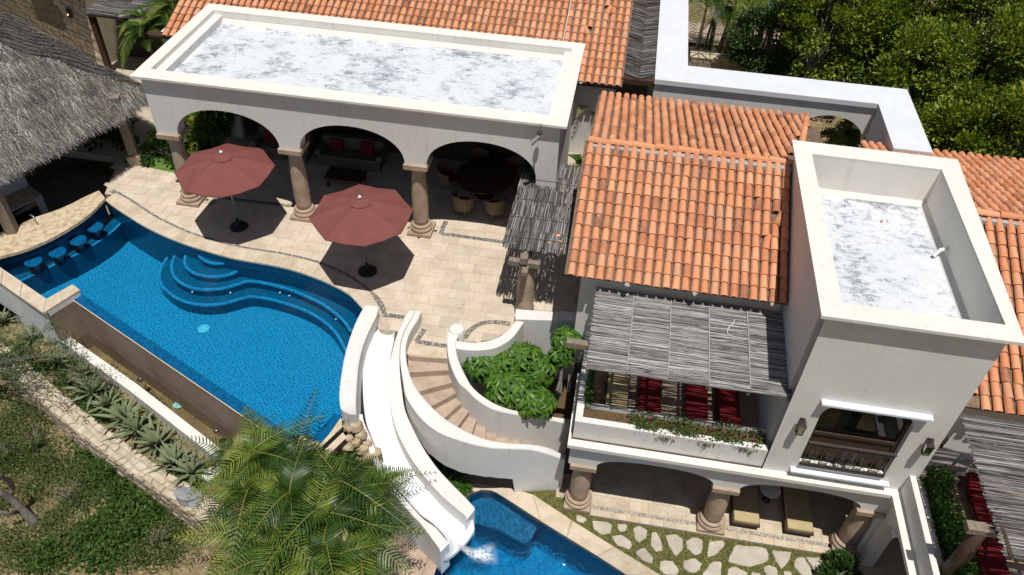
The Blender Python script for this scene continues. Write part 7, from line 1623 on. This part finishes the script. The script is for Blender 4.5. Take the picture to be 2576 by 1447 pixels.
# bare leaning tree bottom left
lt = thing('leaning_tree', 'grey leaning tree trunk with bare branches at the lower left', 'tree', (*U(7,390,1130,-3.3)[:2], -3.4))
m = MB(); pts = [U(7,390,1130,-3.35), U(7,270,1060,-2.9), U(7,170,960,-2.4), U(7,90,880,-2.0), U(7,30,840,-1.7), U(7,-90,800,-1.2)]; m.tube(pts, [.17,.13,.11,.09,.08,.06], 10); m.build('trunk', M['bark'], lt, True)
m = MB(); m.tube([U(7,70,860,-1.95),U(7,95,800,-1.7),U(7,70,740,-1.4),U(7,10,705,-1.0),U(7,-60,690,-.6)], [.08,.07,.06,.05,.04], 8); m.build('branch', M['bark'], lt, True)
m = MB(); m.tube([U(7,130,975,-2.3),U(7,60,985,-2.1),U(7,-60,960,-1.7)], [.05,.045,.04], 8); m.build('branch', M['bark'], lt, True)
# thin leafy branches reach in at the left edge
def twigtree(name, label, root, tips, n, size, seed, zsp=.25):
    t = thing(name, label, 'tree', root); r = random.Random(seed); m = MB(); P = []
    for tip in tips:
        a, b = Vector(root), Vector(tip); mid = a.lerp(b,.5)+Vector((r.uniform(-.2,.2),r.uniform(-.2,.2),.3)); m.tube([a, mid, b], [.035,.02,.008], 5)
        for q in range(9):
            s = mid.lerp(b, r.uniform(.1,1)); e = s+Vector((r.uniform(-.45,.45),r.uniform(-.4,.4),r.uniform(-.05,.3))); m.tube([s, s.lerp(e,.5)+Vector((0,0,.04)), e], [.008,.005,.003], 4)
            for w in range(n): f_ = r.random(); p = s.lerp(e, .25+.85*f_); P.append((p.x+r.gauss(0,.075),p.y+r.gauss(0,.075),p.z+r.gauss(0,.05)))
    m.build('branches', M['bark'], t); P = np.array(P); leaf_obj('foliage', P, rg.randn(len(P),3)*.9+np.array([0,0,.3]), size, M['leaf_ground'], t, aspect=.35)
twigtree('thorn_tree', 'airy thin-branched tree with tiny leaves reaching in at the left edge over the agaves', U(4,-250,1400,-1.6), [U(4,80,1060,-.4),U(4,230,1130,-.3),U(4,420,1010,-.2),U(4,500,1120,-.3),U(4,330,1240,-.4),U(4,60,1290,-.5),U(4,200,1400,-.5),U(4,400,1420,-.6),U(4,640,1180,-.5),U(4,700,1250,-.6),U(4,-40,1150,-.3),U(7,380,40,-.6)], 42, .065, 5)
twigtree('thorn_tree', 'thin twiggy shrub over the lower end of the white basin wall', U(4,500,1447,-1.7), [U(4,840,1400,-.8),U(4,760,1440,-.9),U(4,560,1350,-1.0)], 20, .06, 6)
for i, (k,a,b,s,lb) in enumerate(((7,330,560,.55,'wiry grey-green shrub on the upper slope'),(7,560,950,.6,'dry twiggy bush in the middle of the slope'),(7,1270,1290,.5,'dry twiggy bush near the palm clump on bare soil'),(7,80,650,.55,'greyish leafy shrub at the left edge of the slope'))):
    p = U(k,a,b,-3.2); gz_ = gz(p[0],p[1]); t = thing('dry_bush', lb, 'bush', (p[0],p[1],gz_)); r = random.Random(i); m = MB(); P = []
    for q in range(26):
        az = r.uniform(0,6.28); l = s*r.uniform(.5,1.1); e = Vector((p[0]+math.cos(az)*l*.7,p[1]+math.sin(az)*l*.7,gz_+l*.8)); b_ = Vector((p[0],p[1],gz_)); m.tube([b_, b_.lerp(e,.5)+Vector((0,0,.05)), e], [.010,.007,.003], 4)
        for w in range(14 if i in (0,3) else 3): v = b_.lerp(e, r.uniform(.4,1.05)); P.append((v.x+r.gauss(0,.05),v.y+r.gauss(0,.05),v.z+r.gauss(0,.04)))
    m.build('twigs', M['bark'], t); P = np.array(P); leaf_obj('foliage', P, rg.randn(len(P),3)+np.array([0,0,.3]), .07, M['leaf_scrub'], t, aspect=.5)
# ------------------------------------------------------------------ water: splash and falling sheet at the slide end
m = MB(); p0 = Vector(U(8,880,1225,-2.78)); p1 = Vector(U(8,1010,1300,ZL+.03)); rr = random.Random(4)
for i in range(70):
    t = rr.random()**.7; q = p0.lerp(p1, t)+Vector((rr.gauss(0,.03+.07*t),rr.gauss(0,.03+.06*t),rr.random()*.08*(1-t)+.01)); m.ball(q, rr.uniform(.004,.010), 5, 0, .7)
ax_ = Vector((p1.x-p0.x, p1.y-p0.y, 0)).normalized(); sd_ = Vector((-ax_.y, ax_.x, 0)); A_ = []; B_ = []
NR, NS = 22, 12; vs_ = []; fo_ = []; nb_ = len(m.v)
for i in range(NR+1):
    t = i/NR; fo_.append(t); c_ = p0.lerp(p1, min(1, t*2.2)) if t < .45 else Vector((p1.x,p1.y,ZL+.01))+ax_*(t-.45)*1.1; wd = .09+.30*t
    for j in range(NS+1): u = j/NS*2-1; vs_.append(c_+sd_*u*wd+Vector((0,0,.03*(1-u*u)*(1-t)+rr.uniform(0,.012))))
m.add(vs_, [(i*(NS+1)+j,i*(NS+1)+j+1,(i+1)*(NS+1)+j+1,(i+1)*(NS+1)+j) for i in range(NR) for j in range(NS)], 1)
o = m.build('water_splash', [M['water_foam'], M['foam_sheet']], None, True); fa = o.data.color_attributes.new('foam', 'FLOAT_COLOR', 'POINT'); fv = [1.0]*(4*len(o.data.vertices))
for i in range(NR+1):
    for j in range(NS+1):
        u = abs(j/NS*2-1); q = max(0, 1-u**1.6)*min(1, (1-i/NR)*2.4)*1.5; k_ = (nb_+i*(NS+1)+j)*4; fv[k_:k_+3] = [q,q,q]
fa.data.foreach_set('color', fv)
tag(o, 'white foaming splash where the slide runs into the lower pool', 'splash', kind='stuff')
# small fittings
for i, (k,a,b,z,lb) in enumerate(((9,150,700,-1.36,''),)): pass
p = AX(9,1612,1135,7.97); t = thing('wall_bracket', 'small white junction box on the wall below the right terrace', 'wall fitting', p); m = MB(); m.obox((p[0]-.03,p[1],p[2]),(.08,.16,.12)); m.build('box', M['white_plastic'], t); m = MB(); m.tube([(p[0]-.03,p[1],p[2]-.05),(p[0]-.03,p[1]-.02,p[2]-.2)], .02, 6); m.build('pipe', M['white_plastic'], t)
